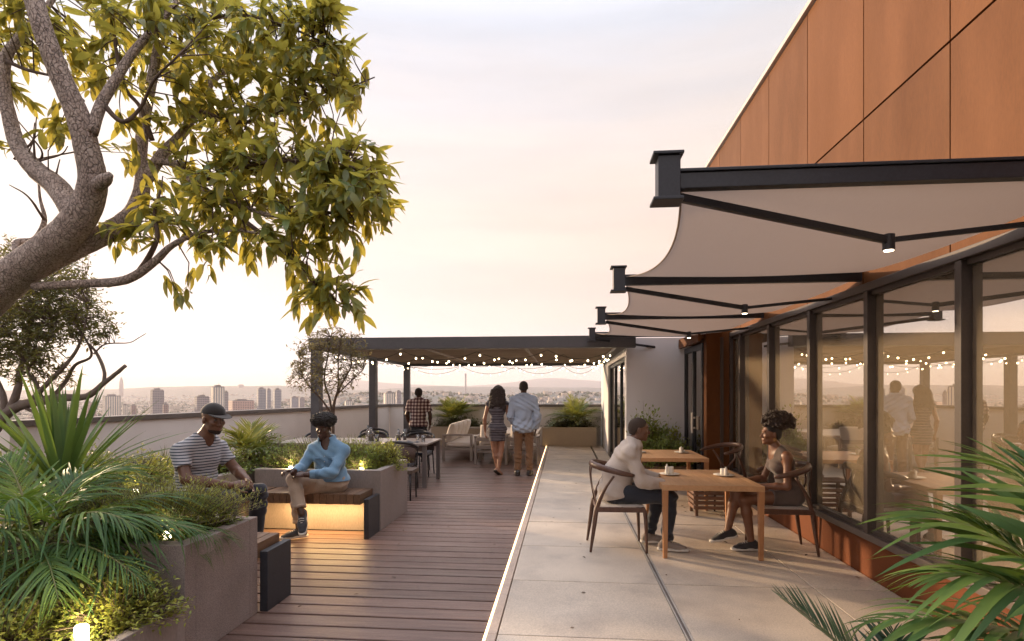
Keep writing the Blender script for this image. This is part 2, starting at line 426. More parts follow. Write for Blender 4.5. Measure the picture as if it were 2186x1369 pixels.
# ------------------------------------------------------------------ far setting: terrain, hills, town
def lerp_list(pts, x):
    if x <= pts[0][0]: return pts[0][1]
    for (x0, y0), (x1, y1) in zip(pts, pts[1:]):
        if x <= x1: return y0 + (y1 - y0) * (x - x0) / (x1 - x0)
    return pts[-1][1]
RIDGES = [
    (2700, 650, [(-900, 905), (350, 895), (560, 868), (640, 852), (700, 846), (770, 841), (860, 842), (930, 838), (1010, 843), (1080, 847), (1150, 843), (1220, 838), (1300, 840), (1700, 844), (3200, 848)]),
    (6500, 1300, [(-900, 838), (60, 834), (250, 830), (330, 827), (410, 824), (500, 823), (600, 824), (680, 829), (760, 832), (850, 829), (940, 823), (1000, 827), (1060, 824), (1120, 826), (1300, 829), (3200, 832)]),
    (13000, 2600, [(-900, 842), (500, 838), (640, 822), (700, 812), (740, 809), (800, 815), (880, 822), (960, 825), (1040, 822), (1090, 816), (1130, 811), (1165, 808), (1200, 809), (1250, 812), (1290, 815), (1500, 822), (3200, 828)]),
]
def wob(u, d):
    return math.sin(u * 0.021 + d * 0.0011) * 0.5 + math.sin(u * 0.047 - d * 0.0023 + 1.3) * 0.3 + math.sin(u * 0.11 + d * 0.0049 + 2.1) * 0.2
def ground_z(u, d):
    z = -74.0 + 3 * wob(u * 2, d)
    for dr, sg, prof in RIDGES:
        top = EYE + (839 - lerp_list(prof, u)) / FOC * dr
        g = math.exp(-((d - dr) / sg) ** 2)
        z = max(z, -74 + (top + 74) * g + dr * 0.0012 * wob(u, d) * g)
    return z
mat_ground = mat('far_ground', (0.05, 0.07, 0.06), (0.10, 0.095, 0.085), rough=0.95, scale=0.004, detail=8, c3=(0.22, 0.17, 0.14), scale3=0.009, amt3=0.6)
us = [-1400 + 25 * i for i in range(196)]
ds = [45 * (1.062 ** i) for i in range(100)]
ds = [d for d in ds if d < 16500]
tv, tf = [], []
for d in ds:
    for u in us:
        p = at(u, 839, d); tv.append((p.x, p.y, ground_z(u, d)))
W_ = len(us)
for i in range(len(ds) - 1):
    for j in range(W_ - 1):
        a = i * W_ + j; tf.append((a, a + 1, a + W_ + 1, a + W_))
terrain = MB().add(tv, tf).build('terrain', mat_ground, smooth=True); tag(terrain, kind='structure')
near_g = MB().box(-16000, 16000, -3000, 16400, -80, -79).build('ground', mat_ground); tag(near_g, kind='structure')

MT = {}
MT['house'] = mat('town_house', (0.62, 0.54, 0.46), (0.40, 0.30, 0.24), rough=0.8, scale=0.02, island=0.35)
MT['tree'] = mat('town_tree', (0.035, 0.05, 0.022), (0.055, 0.06, 0.028), rough=0.95, scale=0.02, island=0.4)
hm, tm_ = MB(), MB()
r2 = random.Random(11)
n = 0
while n < 2600:
    u = r2.uniform(-350, 1420); d = r2.uniform(1300, 4200) if u > 560 else r2.uniform(1500, 5200)
    z = ground_z(u, d); p = at(u, 839, d)
    w = r2.uniform(5, 13); h = r2.uniform(4, 9) * (1 if r2.random() < 0.93 else 2.2); dp = r2.uniform(5, 11)
    a = r2.uniform(0, 3.14); ax = Vector((math.cos(a), math.sin(a), 0)) * w; ay = Vector((-math.sin(a), math.cos(a), 0)) * dp
    hm.obox((p.x, p.y, z + h / 2), ax, ay, (0, 0, h / 2 + 1.5)); n += 1
for _ in range(5200):
    u = r2.uniform(-350, 1420); d = r2.uniform(1200, 4300)
    z = ground_z(u, d); p = at(u, 839, d); r_ = r2.uniform(4, 11); h = r2.uniform(5, 11)
    c = Vector((p.x, p.y, z + h * 0.5))
    vs_ = [c + Vector((r_, 0, 0)), c + Vector((0, r_, 0)), c - Vector((r_, 0, 0)), c - Vector((0, r_, 0)), c + Vector((0, 0, h * .7)), c - Vector((0, 0, h))]
    tm_.add(vs_, [(0, 1, 4), (1, 2, 4), (2, 3, 4), (3, 0, 4), (1, 0, 5), (2, 1, 5), (3, 2, 5), (0, 3, 5)])
o = hm.build('distant_town', MT['house']); tag(o, 'pale far-off town houses spread over the hazy valley and hillside', 'town', kind='stuff')
o = tm_.build('distant_trees', MT['tree']); tag(o, 'dark far-off trees between the houses on the hillside', 'trees', kind='stuff')

def tower_mat(name, wall, glass, nx=8.0, nz=3.4, band=0.55, vert=0.5):
    """facade too far away to pick windows apart: floors and bays of glass in a wall"""
    m, nt, out = new_mat(name); N, L = nt.nodes, nt.links
    b = N.new('ShaderNodeBsdfPrincipled'); b.inputs['Roughness'].default_value = 0.6; L.new(b.outputs[0], out.inputs['Surface'])
    tc = N.new('ShaderNodeTexCoord'); sp = N.new('ShaderNodeSeparateXYZ'); L.new(tc.outputs['Object'], sp.inputs[0])
    sm = N.new('ShaderNodeMath'); sm.operation = 'ADD'; L.new(sp.outputs[0], sm.inputs[0]); L.new(sp.outputs[1], sm.inputs[1])
    res = []
    for src, per, thr in ((sp.outputs[2], nz, band), (sm.outputs[0], nx, vert)):
        q = N.new('ShaderNodeMath'); q.operation = 'DIVIDE'; q.inputs[1].default_value = per; L.new(src, q.inputs[0])
        f = N.new('ShaderNodeMath'); f.operation = 'FRACT'; L.new(q.outputs[0], f.inputs[0])
        g = N.new('ShaderNodeMath'); g.operation = 'LESS_THAN'; g.inputs[1].default_value = thr; L.new(f.outputs[0], g.inputs[0]); res.append(g)
    mu = N.new('ShaderNodeMath'); mu.operation = 'MULTIPLY'; L.new(res[0].outputs[0], mu.inputs[0]); L.new(res[1].outputs[0], mu.inputs[1])
    mx = N.new('ShaderNodeMix'); mx.data_type = 'RGBA'; mx.inputs['A'].default_value = rgb(wall); mx.inputs['B'].default_value = rgb(glass)
    L.new(mu.outputs[0], mx.inputs['Factor']); L.new(mx.outputs['Result'], b.inputs['Base Color'])
    return m
TW = {'white': tower_mat('white_tower_facade', (0.72, 0.62, 0.52), (0.22, 0.2, 0.2), 4, 3.4, 1.0, 0.4),
      'grey': tower_mat('grey_tower_facade', (0.33, 0.28, 0.28), (0.11, 0.1, 0.12), 3, 3.5, 0.6, 0.7),
      'brown': tower_mat('brown_tower_facade', (0.30, 0.20, 0.18), (0.12, 0.09, 0.09), 4, 3.3, 0.5, 0.6),
      'blue': tower_mat('glass_tower_facade', (0.36, 0.34, 0.36), (0.16, 0.16, 0.19), 3, 3.6, 0.75, 0.8),
      'pink': tower_mat('pink_block_facade', (0.52, 0.33, 0.28), (0.2, 0.13, 0.12), 5, 4, 0.5, 0.6)}
M['tower_roof'] = mat('tower_roof', (0.25, 0.22, 0.21), rough=0.8, scale=0.1)
def tower(u0, u1, vt, d, style, label, depth=None, plant=0.5, kind='tower', rot=0.25):
    c = at((u0 + u1) / 2, 839, d); w = (u1 - u0) / FOC * d; top = EYE + (839 - vt) / FOC * d
    dp = depth or w * 0.8; base = ground_z((u0 + u1) / 2, d) - 3
    w2 = w / (math.cos(rot) + math.sin(rot) * dp / w)
    dp2 = dp * w2 / w
    t = thing('city_tower', label, kind, (c.x, c.y, base), rot - math.atan2(c.x, c.y), 'towers of the city beyond the parapet')
    h = top - base; ph = min(4.5, h * 0.08)
    MB().box(-w2 / 2, w2 / 2, -dp2 / 2, dp2 / 2, 0, h - ph).build('facade', TW[style], t, local=True)
    MB().box(-w2 * 0.46, w2 * 0.46, -dp2 * 0.46, dp2 * 0.46, h - ph, h - ph * 0.6).build('parapet', M['tower_roof'], t, local=True)
    m = MB().box(-w2 * plant / 2, w2 * 0.2, -dp2 * 0.3, dp2 * 0.3, h - ph * 0.6, h)
    m.build('roof_plant', M['tower_roof'], t, local=True)
    if w > 14:
        MB().tube([(w2 * 0.1, 0, h), (w2 * 0.1, 0, h + 5)], [0.35, 0.15], 6).build('mast', M['tower_roof'], t, local=True)
    return t
for a in [
    (222, 255, 842, 1150, 'white', 'pale stepped tower at the hazy left of the skyline', None, 0.5),
    (323, 348, 829, 1150, 'grey', 'tall grey slab tower alone left of the capped man'),
    (348, 359, 859, 1000, 'brown', 'small brown block against the foot of the tall grey tower'),
    (417, 445, 843, 1050, 'grey', 'stepped grey tower just left of the cap'),
    (452, 478, 822, 1000, 'white', 'white ribbed tower rising right behind the cap'),
    (479, 487, 834, 1200, 'grey', 'narrow grey tower touching the white ribbed tower'),
    (490, 540, 852, 1300, 'pink', 'long low pinkish block right of the white ribbed tower'),
    (549, 567, 827, 1250, 'blue', 'left one of three blue grey glass towers'),
    (569, 578, 829, 1350, 'blue', 'slim middle one of three blue grey glass towers'),
    (584, 600, 829, 1250, 'blue', 'right one of three blue grey glass towers'),
    (620, 637, 846, 1500, 'blue', 'low hazy tower behind the thin tree'),
    (638, 650, 848, 1600, 'grey', 'low grey tower next to the pergola front post'),
    (181, 197, 857, 1500, 'pink', 'faint low block between the bare branch and stepped tower'),
    (197, 205, 858, 1200, 'brown', 'thin brown slab under the bare branch'),
    (262, 272, 862, 1350, 'white', 'small pale block right of the stepped tower'),
    (280, 290, 863, 1400, 'brown', 'small dull block left of the tall grey tower'),
    (819, 843, 835, 1000, 'white', 'cream ribbed tower between the two pergola posts'),
    (845, 856, 833, 1400, 'grey', 'grey tower beside the cream ribbed tower'),
    (1146, 1166, 853, 1100, 'white', 'pale low block right of the blue shirted man'),
    (1188, 1204, 857, 1200, 'white', 'small pale block above the right palm planter'),
    (736, 752, 853, 1300, 'white', 'small pale block left of the second pergola post')]:
    tower(*a)
# two landmarks far away
c = at(259, 839, 5200); b_ = ground_z(259, 5200)
o = MB().lathe([(17, 0), (18, 60), (17.5, 100), (14, 140), (8, 165), (2, 180)], (0, 0, 0), 16)
t = thing('domed_tower', 'faint bullet shaped tower on the far left horizon', 'tower', (c.x, c.y, b_)); o.build('facade', TW['grey'], t, smooth=True, local=True)
c = at(994, 839, 5200); b_ = ground_z(994, 5200)
t = thing('round_tower', 'lone slim round tower on the far ridge', 'tower', (c.x, c.y, b_))
MB().lathe([(8, 0), (8, 180), (9.5, 182), (9.5, 200), (4, 204)], (0, 0, 0), 16).build('shaft', TW['grey'], t, local=True)
t = tower(508, 520, 821, 6000, 'grey', 'broad dim block on the far left ridge')

# ------------------------------------------------------------------ terrace: slab, deck planks, pavers
PX = lambda y: -6.9 + (y - 6.43) * (1.4 / 10.97)        # inner face of the left parapet
o = MB().prism([(-8.6, -4), (9, -4), (9, 17.7), (-5.4, 17.7)], -0.4, -0.05).build('roof_slab', M['under']); tag(o, kind='structure')
MB().prism([(-8.5, -3.9), (8.9, -3.9), (8.9, 17.6), (-5.4, 17.6)], -78, -0.41).build('building_below', M['white'], None); bpy.data.objects['building_below']['kind'] = 'structure'
deck = thing('deck', None, None, (0, 0, 0), kind='structure'); deck['kind'] = 'structure'
cache = {}
y = 2.62; i = 0
while y < 17.25:
    y0, y1 = y, y + 0.186
    if y1 < 3.88: x0 = -2.30
    elif y1 < 6.36: x0 = -3.80
    elif y1 < 7.42: x0 = -2.20
    else: x0 = round(max(-6.2, PX(y0)) + 0.02, 1)
    key = x0
    if key not in cache:
        cache[key] = MB().box(x0, -0.525, 0.003, 0.166, -0.032, 0).mesh('deck_plank', M['plank'])
    o = link('plank', cache[key], deck, (0, y0, uni(-0.0012, 0.0012)))
    b = o.modifiers.new('bevel', 'BEVEL'); b.width = 0.005; b.segments = 2
    y += 0.186; i += 1
terr = thing('terrace_paving', None, None, (0, 0, 0)); terr['kind'] = 'structure'
ys = [2.58, 3.66, 4.74, 5.82, 6.90, 7.98, 9.06, 10.14, 11.22, 12.30, 13.38, 14.46, 15.54, 16.62, 17.38]
for (x0, x1) in ((-0.428, 0.785), (0.832, 2.015), (2.023, 2.60)):
    for y0, y1 in zip(ys, ys[1:]):
        if x0 > 2 and y0 > 10.2: continue
        xe = min(x1, 1.14) if y0 > 10.2 else x1
        key = ('pv', x0, xe, round(y1 - y0, 3))
        if key not in cache:
            cache[key] = MB().box(x0, xe, 0.0065, y1 - y0 - 0.0065, -0.045, 0.02).mesh('paver', M['paver'])
        o = link('paver', cache[key], terr, (0, y0, uni(-0.0015, 0.0015)))
        b = o.modifiers.new('bevel', 'BEVEL'); b.width = 0.004; b.segments = 2
for y0, y1 in zip(ys, ys[1:]):
    key = ('kb', round(y1 - y0, 3))
    if key not in cache: cache[key] = MB().box(-0.498, -0.436, 0.003, y1 - y0 - 0.003, -0.045, 0.021).mesh('kerb_stone', M['kerb'])
    o = link('kerb_stone', cache[key], terr, (0, y0, 0))
    b = o.modifiers.new('bevel', 'BEVEL'); b.width = 0.004; b.segments = 2
box('slot_drain_rail', M['trim'], terr, 0.789, 0.799, 2.58, 10.13, -0.04, 0.0215); box('slot_drain_rail', M['trim'], terr, 0.818, 0.828, 2.58, 10.13, -0.04, 0.0215)
box('slot_drain_grate', M['cap'], terr, 0.7995, 0.8175, 2.58, 10.13, -0.04, 0.017)
led = thing('edge_light_strip', 'warm glowing light strip along the step between deck and paving', 'light strip', (-0.512, 2.58, 0))
MB().box(-0.522, -0.500, 2.58, 17.36, -0.04, 0.006).build('channel', M['trim'], led)
MB().box(-0.519, -0.5035, 2.58, 17.36, 0.0065, 0.0125).build('diffuser', emit_mat('edge_led', (1.0, 0.64, 0.30), 3.0), led)

# ------------------------------------------------------------------ parapets
def wall_prism(a, b, t, z0, z1, name, m, parent, bevel=0.0):
    a, b = Vector(a).to_2d() if len(a) > 2 else Vector(a), Vector(b)
    dv = (b - a).normalized(); nn = Vector((-dv.y, dv.x))
    return MB().prism([a, b, b + nn * t, a + nn * t], z0, z1).build(name, m, parent, bevel)
lp = thing('parapet_wall', 'rendered left parapet wall with dark metal capping', 'parapet', (-6.2, 11.5, 0))
segs = [(-6.9, 6.43), (-6.47, 9.8), (-6.05, 13.1), (-5.5, 17.4)]
for k in range(3):
    wall_prism(segs[k], segs[k + 1], 0.22, -0.05, 1.17, 'wall', M['render'], lp)
p0, p1 = Vector((-6.903, 6.41)), Vector((-5.5, 17.4)); dv = (p1 - p0).normalized(); nn = Vector((-dv.y, dv.x))
MB().prism([p0 - nn * 0.035, p1 - nn * 0.035, p1 + nn * 0.26, p0 + nn * 0.26], 1.172, 1.25).build('cap', M['cap'], lp, 0.006)
wall_prism((-8.0, 6.43), (-7.125, 6.43), 0.2, -0.05, 1.16, 'return_wall', M['render'], lp)
bp_ = thing('parapet_wall', 'rendered parapet wall across the far end of the terrace', 'parapet', (-2.2, 17.5, 0))
box('wall', M['render'], bp_, -5.5, 1.148, 17.405, 17.62, -0.05, 1.17)
box('cap', M['cap'], bp_, -5.5, 1.148, 17.37, 17.66, 1.172, 1.25, 0.006)

# ------------------------------------------------------------------ main building with rust panels and glass front
FX = 2.63
mb = thing('restaurant_building', 'rust panelled building with tall bronze framed glass front', 'building', (FX, 5, 0))
box('plinth', M['rust_dark'], mb, FX - 0.02, FX + 0.25, -1.0, 8.985, -0.05, 0.345)
box('sill', M['sill'], mb, FX - 0.065, FX + 0.25, -1.0, 8.985, 0.347, 0.405, 0.005)
MUL = [8.53, 7.36, 6.19, 5.06, 3.93, 2.79, 1.65, 0.5]
for ym in MUL:
    box('mullion', M['frame'], mb, FX - 0.062, FX + 0.05, ym - 0.032, ym + 0.032, 0.407, 2.465, 0.004)
edges = [8.98] + MUL + [-0.9]
for ya, yb in zip(edges, edges[1:]):
    box('pane', M['glass'], mb, FX + 0.005, FX + 0.017, yb + 0.036, ya - 0.036 if ya != 8.98 else ya, 0.407, 2.465)
    for za, zb in ((0.407, 0.44), (2.43, 2.465)): box('pane_frame', M['frame'], mb, FX - 0.03, FX + 0.0, yb + 0.036, ya - 0.036, za, zb)
box('header', M['frame'], mb, FX - 0.07, FX + 0.2, -1.0, 8.985, 2.467, 2.535, 0.004)
box('panel_backing', M['joint'], mb, FX + 0.02, FX + 0.3, -1.0, 10.70, 2.537, 5.70)
yj = [10.7, 9.79, 8.64, 7.49, 6.34, 5.20, 4.09, 2.97, 1.85, 0.7, -0.9]
for ya, yb in zip(yj, yj[1:]):
    for z0, z1 in ((2.537, 3.995), (4.005, 5.70)):
        o = box('rust_panel', M['rust'], mb, FX - 0.005, FX + 0.019, yb + 0.006, ya - 0.006, z0 + 0.004, z1 - 0.004, 0.002)
box('roof_edge', M['trim'], mb, FX - 0.05, FX + 0.4, -1.0, 10.73, 5.702, 5.76, 0.004)
box('roof', M['joint'], mb, FX + 0.32, 9.0, -1.0, 10.7, 5.4, 5.65)
# room behind the glass
M['room'] = mat('interior_wall', (0.55, 0.48, 0.40), rough=0.8, scale=1)
M['room_floor'] = mat('interior_floor', (0.36, 0.29, 0.22), rough=0.35, scale=2)
box('interior_floor', M['room_floor'], mb, FX + 0.26, 8.6, -1.0, 9.0, 0.0, 0.03)
box('interior_ceiling', M['room'], mb, FX + 0.21, 8.6, -1.0, 9.0, 2.58, 2.64)
box('interior_back_wall', M['room'], mb, 8.61, 8.7, -1.0, 9.0, 0.0, 5.4)
box('interior_side_wall', M['room'], mb, FX + 0.26, 8.6, 9.01, 9.1, 0.0, 5.4)
M['curtain'] = mat('linen_curtain', (0.80, 0.67, 0.50), rough=0.9, scale=3, stretch=(1, 20, 0.2))
cm = MB()
for ya, yb in ((0.6, 2.7), (2.9, 3.8), (4.05, 4.95), (5.2, 6.1), (6.3, 7.25), (7.5, 8.4)):  # pale curtains added behind the panes to brighten the glass
    k_ = int((yb - ya) * 44)
    vv = []
    for i in range(k_ + 1):
        yy = ya + (yb - ya) * i / k_; xx = FX + 0.30 + 0.035 * math.sin(i * 1.5)
        vv += [(xx, yy, 0.04), (xx, yy, 2.57)]
    m_ = MB().add(vv, [(2 * i, 2 * i + 2, 2 * i + 3, 2 * i + 1) for i in range(k_)])
    o = m_.build('curtain', M['curtain'], mb, smooth=True); s_ = o.modifiers.new('solid', 'SOLIDIFY'); s_.thickness = 0.006
# entrance bay: doors facing the terrace, rust pier
box('entrance_pier', M['rust'], mb, 2.215, FX + 0.24, 8.99, 9.16, -0.05, 2.56, 0.003)
box('pier_reveal', M['frame'], mb, 2.42, 2.47, 8.975, 8.989, 0.02, 2.466)
box('pier_reveal', M['frame'], mb, 2.56, FX - 0.021, 8.955, 8.989, 0.02, 2.466)
box('entrance_soffit', M['rust'], mb, 2.13, FX + 0.24, 9.17, 10.49, 2.45, 2.56)
box('entrance_fascia', M['rust'], mb, 2.09, 2.128, 8.99, 10.49, 2.40, 2.565, 0.003)
dr = MB()
for y0, y1 in ((9.165, 9.25), (9.79, 9.89), (10.42, 10.485)): dr.box(2.19, 2.26, y0, y1, 0.02, 2.395)
dr.box(2.191, 2.259, 9.25, 9.79, 2.30, 2.394).box(2.191, 2.259, 9.89, 10.42, 2.30, 2.394).box(2.191, 2.259, 9.25, 9.79, 0.02, 0.14).box(2.191, 2.259, 9.89, 10.42, 0.02, 0.14)
dr = dr.build('door_frame', M['dark'], mb, 0.003)
for y0, y1 in ((9.25, 9.79), (9.89, 10.42)): box('door_pane', M['glass2'], mb, 2.22, 2.23, y0 + 0.002, y1 - 0.002, 0.142, 2.298)
h_ = MB().box(2.125, 2.15, 9.60, 9.66, 0.93, 1.27).box(2.15, 2.189, 9.615, 9.645, 1.0, 1.03).box(2.15, 2.189, 9.615, 9.645, 1.17, 1.2)
h_.build('door_handle', mat('cream_handle', (0.75, 0.68, 0.6), rough=0.4), mb, 0.004)
box('door_plate', M['sill'], mb, 2.165, 2.189, 9.30, 9.46, 1.0, 1.22, 0.003)

# ------------------------------------------------------------------ white annex with sliding glass door
an = thing('white_annex', 'plain white rendered annex with dark framed sliding glass door', 'building', (1.7, 12, 0))
box('front_wall', M['white'], an, 1.152, 2.6, 10.505, 10.75, -0.05, 2.61)
box('corner_pier', M['white'], an, 1.155, 1.4, 10.752, 10.80, -0.05, 2.61)
box('side_wall', M['white'], an, 1.155, 1.4, 14.75, 17.40, -0.05, 2.61)
box('lintel', M['white'], an, 1.155, 1.4, 10.802, 14.748, 2.30, 2.61)
box('roof', M['white'], an, 1.41, 2.58, 10.76, 17.4, 2.3, 2.58)
box('back_wall', M['white'], an, 2.42, 2.58, 10.76, 17.4, -0.05, 2.29)
box('end_wall', M['white'], an, 1.41, 2.41, 17.2, 17.39, -0.05, 2.29)
box('inside_floor', M['room_floor'], an, 1.41, 2.41, 10.76, 17.19, -0.05, 0.01)
sf = MB()
for y0 in (10.805, 12.08, 13.38, 14.665): sf.box(1.20, 1.27, y0, y0 + 0.08, 0.02, 2.298)
sf.box(1.201, 1.269, 10.886, 14.664, 2.22, 2.297).box(1.201, 1.269, 10.886, 14.664, 0.02, 0.08)
sf.build('sliding_door_frame', M['dark'], an, 0.003)
for y0, y1 in ((10.887, 12.079), (12.161, 13.379), (13.461, 14.664)): box('door_pane', M['glass2'], an, 1.232, 1.242, y0, y1, 0.081, 2.219)

# ------------------------------------------------------------------ pergola
pg = thing('pergola', 'dark steel pergola with louvred roof over the dining deck', 'pergola', (-1.8, 13.4, 0))
for (x, y) in ((-4.77, 10.25), (-4.77, 13.45), (-4.77, 16.45)):
    box('post', M['perg'], pg, x, x + 0.17, y, y + 0.17, 0.0, 2.418, 0.004)
    box('base_plate', M['perg'], pg, x - 0.04, x + 0.21, y - 0.04, y + 0.21, 0.001, 0.012)
box('front_beam', M['perg'], pg, -4.80, 1.29, 10.22, 10.42, 2.42, 2.635, 0.004)
box('side_beam', M['perg'], pg, -4.78, -4.60, 10.422, 16.46, 2.42, 2.60, 0.004)
box('side_beam', M['perg'], pg, 0.97, 1.13, 10.422, 16.46, 2.42, 2.60, 0.004)
box('back_beam', M['perg'], pg, -4.80, 1.13, 16.462, 16.64, 2.40, 2.62, 0.004)
yy = 10.46; lm = None
while yy < 16.4:
    c_, s_ = math.cos(R(30)), math.sin(R(30))
    if lm is None:
        lm = MB().obox((-1.815, 0, 0), (2.78, 0, 0), (0, 0.115 * c_, 0.115 * s_), (0, -0.011 * s_, 0.011 * c_)).mesh('louvre', M['louvre'])
    link('louvre', lm, pg, Vector((0, yy + 0.1, 2.53)) - origin_of(pg)); yy += 0.235
for xr in (-2.7, -0.75):
    box('louvre_rail', M['louvre'], pg, xr, xr + 0.05, 10.43, 16.45, 2.44, 2.475)

# ------------------------------------------------------------------ awnings
m, nt, out_ = new_mat('awning_fabric')
N, L = nt.nodes, nt.links
b = N.new('ShaderNodeBsdfPrincipled'); b.inputs['Roughness'].default_value = 0.85
tc = N.new('ShaderNodeTexCoord')
nz = N.new('ShaderNodeTexNoise'); nz.inputs['Scale'].default_value = 30; nz.inputs['Detail'].default_value = 6
mp = N.new('ShaderNodeMapping'); mp.inputs['Scale'].default_value = (6, 0.8, 1); mp.inputs['Rotation'].default_value = (0, 0, 0.25)
L.new(tc.outputs['Object'], mp.inputs[0]); L.new(mp.outputs[0], nz.inputs['Vector'])
mx = N.new('ShaderNodeMix'); mx.data_type = 'RGBA'; mx.inputs['A'].default_value = (0.26, 0.21, 0.18, 1); mx.inputs['B'].default_value = (0.31, 0.255, 0.22, 1)
L.new(nz.outputs['Fac'], mx.inputs['Factor']); L.new(mx.outputs['Result'], b.inputs['Base Color'])
t_ = N.new('ShaderNodeBsdfTranslucent'); t_.inputs[0].default_value = (0.52, 0.41, 0.345, 1)
ms = N.new('ShaderNodeMixShader'); ms.inputs[0].default_value = 0.32
L.new(b.outputs[0], ms.inputs[1]); L.new(t_.outputs[0], ms.inputs[2]); L.new(ms.outputs[0], out_.inputs['Surface'])
bpn = N.new('ShaderNodeBump'); bpn.inputs['Strength'].default_value = 0.12; bpn.inputs['Distance'].default_value = 0.005
L.new(nz.outputs['Fac'], bpn.inputs['Height']); L.new(bpn.outputs[0], b.inputs['Normal'])
M['fabric'] = m
M['lamp_on'] = emit_mat('downlight_lens', (1.0, 0.80, 0.55), 7.0)
AY = [2.81, 5.25, 7.69, 10.13]; ordn = ['nearest', 'second', 'third', 'farthest']
AZ = 2.645
for k, ya in enumerate(AY):
    aw = thing('awning', '%s fabric awning of the row fixed to the glass front' % ordn[k] if k < 3 else 'farthest awning frame of the row, beside the white annex', 'awning', (0.49, ya, AZ), group='awnings along the glass front')
    MB().box(0.56, FX - 0.006, ya - 0.03, ya + 0.03, AZ - 0.055, AZ + 0.02).build('beam', M['dark'], aw, 0.003)
    MB().box(0.56, FX - 0.006, ya - 0.04, ya + 0.04, AZ + 0.022, AZ + 0.038).build('beam_cover', M['dark'], aw, 0.003)
    b_ = MB().box(0.455, 0.56, ya - 0.05, ya + 0.05, AZ - 0.10, AZ + 0.10)
    b_.build('end_block', M['dark'], aw, 0.003)
    MB().box(0.43, 0.575, ya - 0.065, ya + 0.065, AZ + 0.102, AZ + 0.117).build('end_flange', M['dark'], aw, 0.003)
    MB().box(0.43, 0.575, ya - 0.065, ya + 0.065, AZ - 0.117, AZ - 0.102).build('end_flange', M['dark'], aw, 0.003)
    el = Vector((1.76, ya + 0.42, 2.43)); wl_ = Vector((FX - 0.075, ya + 0.38, 2.50))
    MB().bar((0.57, ya + 0.02, AZ - 0.085), el, 0.032, 0.04).build('arm', M['dark'], aw, 0.004)
    MB().bar(el, wl_, 0.022, 0.028).build('arm', M['dark'], aw, 0.003)
    sp = MB().lathe([(0.03, -0.055), (0.03, 0.03), (0.02, 0.034)], el, 14).build('elbow_spotlight', M['dark'], aw)
    MB().lathe([(0.0, -0.0585), (0.024, -0.0585), (0.024, -0.0555)], el, 14).build('lens', M['lamp_on'], sp)
    if k < 3:
        yb = AY[k + 1]; NS, NT = 26, 20; vv = []
        for i in range(NS + 1):
            s_ = i / NS; bow = 4 * s_ * (1 - s_)
            for j in range(NT + 1):
                t2 = j / NT
                xo = 0.575 + 0.13 * bow; xi = FX - 0.03 - 0.16 * bow
                z = AZ - 0.028 + s_ * 0.046 - 0.13 * bow * (0.75 + 0.25 * math.sin(math.pi * t2)) - 0.015 * math.sin(math.pi * t2)
                vv.append((xo + (xi - xo) * t2, ya + 0.032 + (yb - ya - 0.064) * s_, z))
        W2 = NT + 1
        o = MB().add(vv, [(i * W2 + j, i * W2 + j + 1, (i + 1) * W2 + j + 1, (i + 1) * W2 + j) for i in range(NS) for j in range(NT)]).build('fabric', M['fabric'], aw, smooth=True)
        MB().tube([Vector(vv[i * W2]) for i in range(NS + 1)], 0.006, 6).build('hem', M['fabric'], aw, smooth=True)
# ------------------------------------------------------------------ planters and benches
def planter(name, label, x0, x1, y0, y1, z1, m, t=0.06, soil=None, z0=0.0):
    p = thing(name, label, 'planter', ((x0 + x1) / 2, (y0 + y1) / 2, z0))
    box('front_wall', m, p, x0, x1, y0, y0 + t, z0, z1, 0.004)
    box('back_wall', m, p, x0, x1, y1 - t, y1, z0, z1, 0.004)
    box('side_wall', m, p, x0, x0 + t, y0 + t + 0.0005, y1 - t - 0.0005, z0, z1 - 0.0015, 0.004)
    box('side_wall', m, p, x1 - t, x1, y0 + t + 0.0005, y1 - t - 0.0005, z0, z1 - 0.0015, 0.004)
    box('soil', M['soil'], p, x0 + t, x1 - t, y0 + t, y1 - t, z0 + 0.02, soil or z1 - 0.06)
    return p
planter('concrete_planter', 'tall speckled concrete planter nearest the camera beside the deck', -3.9, -2.22, 3.12, 3.91, 0.70, M['conc'], 0.10)
planter('low_planter', 'low concrete planter in the bottom corner holding the lit shrub', -3.9, -2.215, 1.5, 3.115, 0.36, M['conc2'], 0.07)
planter('bench_planter', 'grey concrete planter behind the lit bench, beside the deck', -3.64, -2.11, 6.345, 7.47, 0.70, M['conc2'], 0.09)
planter('planter_bed', 'long concrete planter bed between bench and left parapet', -6.75, -3.78, 3.95, 7.47, 0.685, M['conc2'], 0.09)
planter('planter_box', 'beige planter box at the far wall left of the couple', -4.0, -2.37, 16.75, 17.36, 0.58, M['beige'], 0.04)
planter('planter_box', 'beige planter box at the far wall right of the couple', -0.63, 0.97, 16.75, 17.36, 0.58, M['beige'], 0.04, z0=0.022)

def bench(name, label, x0, x1, y0, y1, along, panels, led_wall):
    b = thing(name, label, 'bench', ((x0 + x1) / 2, (y0 + y1) / 2, 0))
    # slats across the depth, each a piece of its own
    if along == 'x':
        n = int((x1 - x0) / 0.072); w = (x1 - x0) / n
        ms_ = MB().box(0.003, w - 0.003, y0, y1, 0.385, 0.495).mesh('slat', M['wood'], origin_of(b))
        for i in range(n): o = link('slat', ms_, b, (x0 + i * w, 0, uni(-0.0015, 0.0015)))
    else:
        n = int((y1 - y0) / 0.072); w = (y1 - y0) / n
        ms_ = MB().box(x0, x1, 0.003, w - 0.003, 0.385, 0.495).mesh('slat', M['wood'], origin_of(b))
        for i in range(n): o = link('slat', ms_, b, (0, y0 + i * w, uni(-0.0015, 0.0015)))
    for q in panels: box('end_panel', M['dark'], b, *q, bevel=0.004)
    s = MB().box(*led_wall).build('light_strip', M['warm_led'], b)
    return b
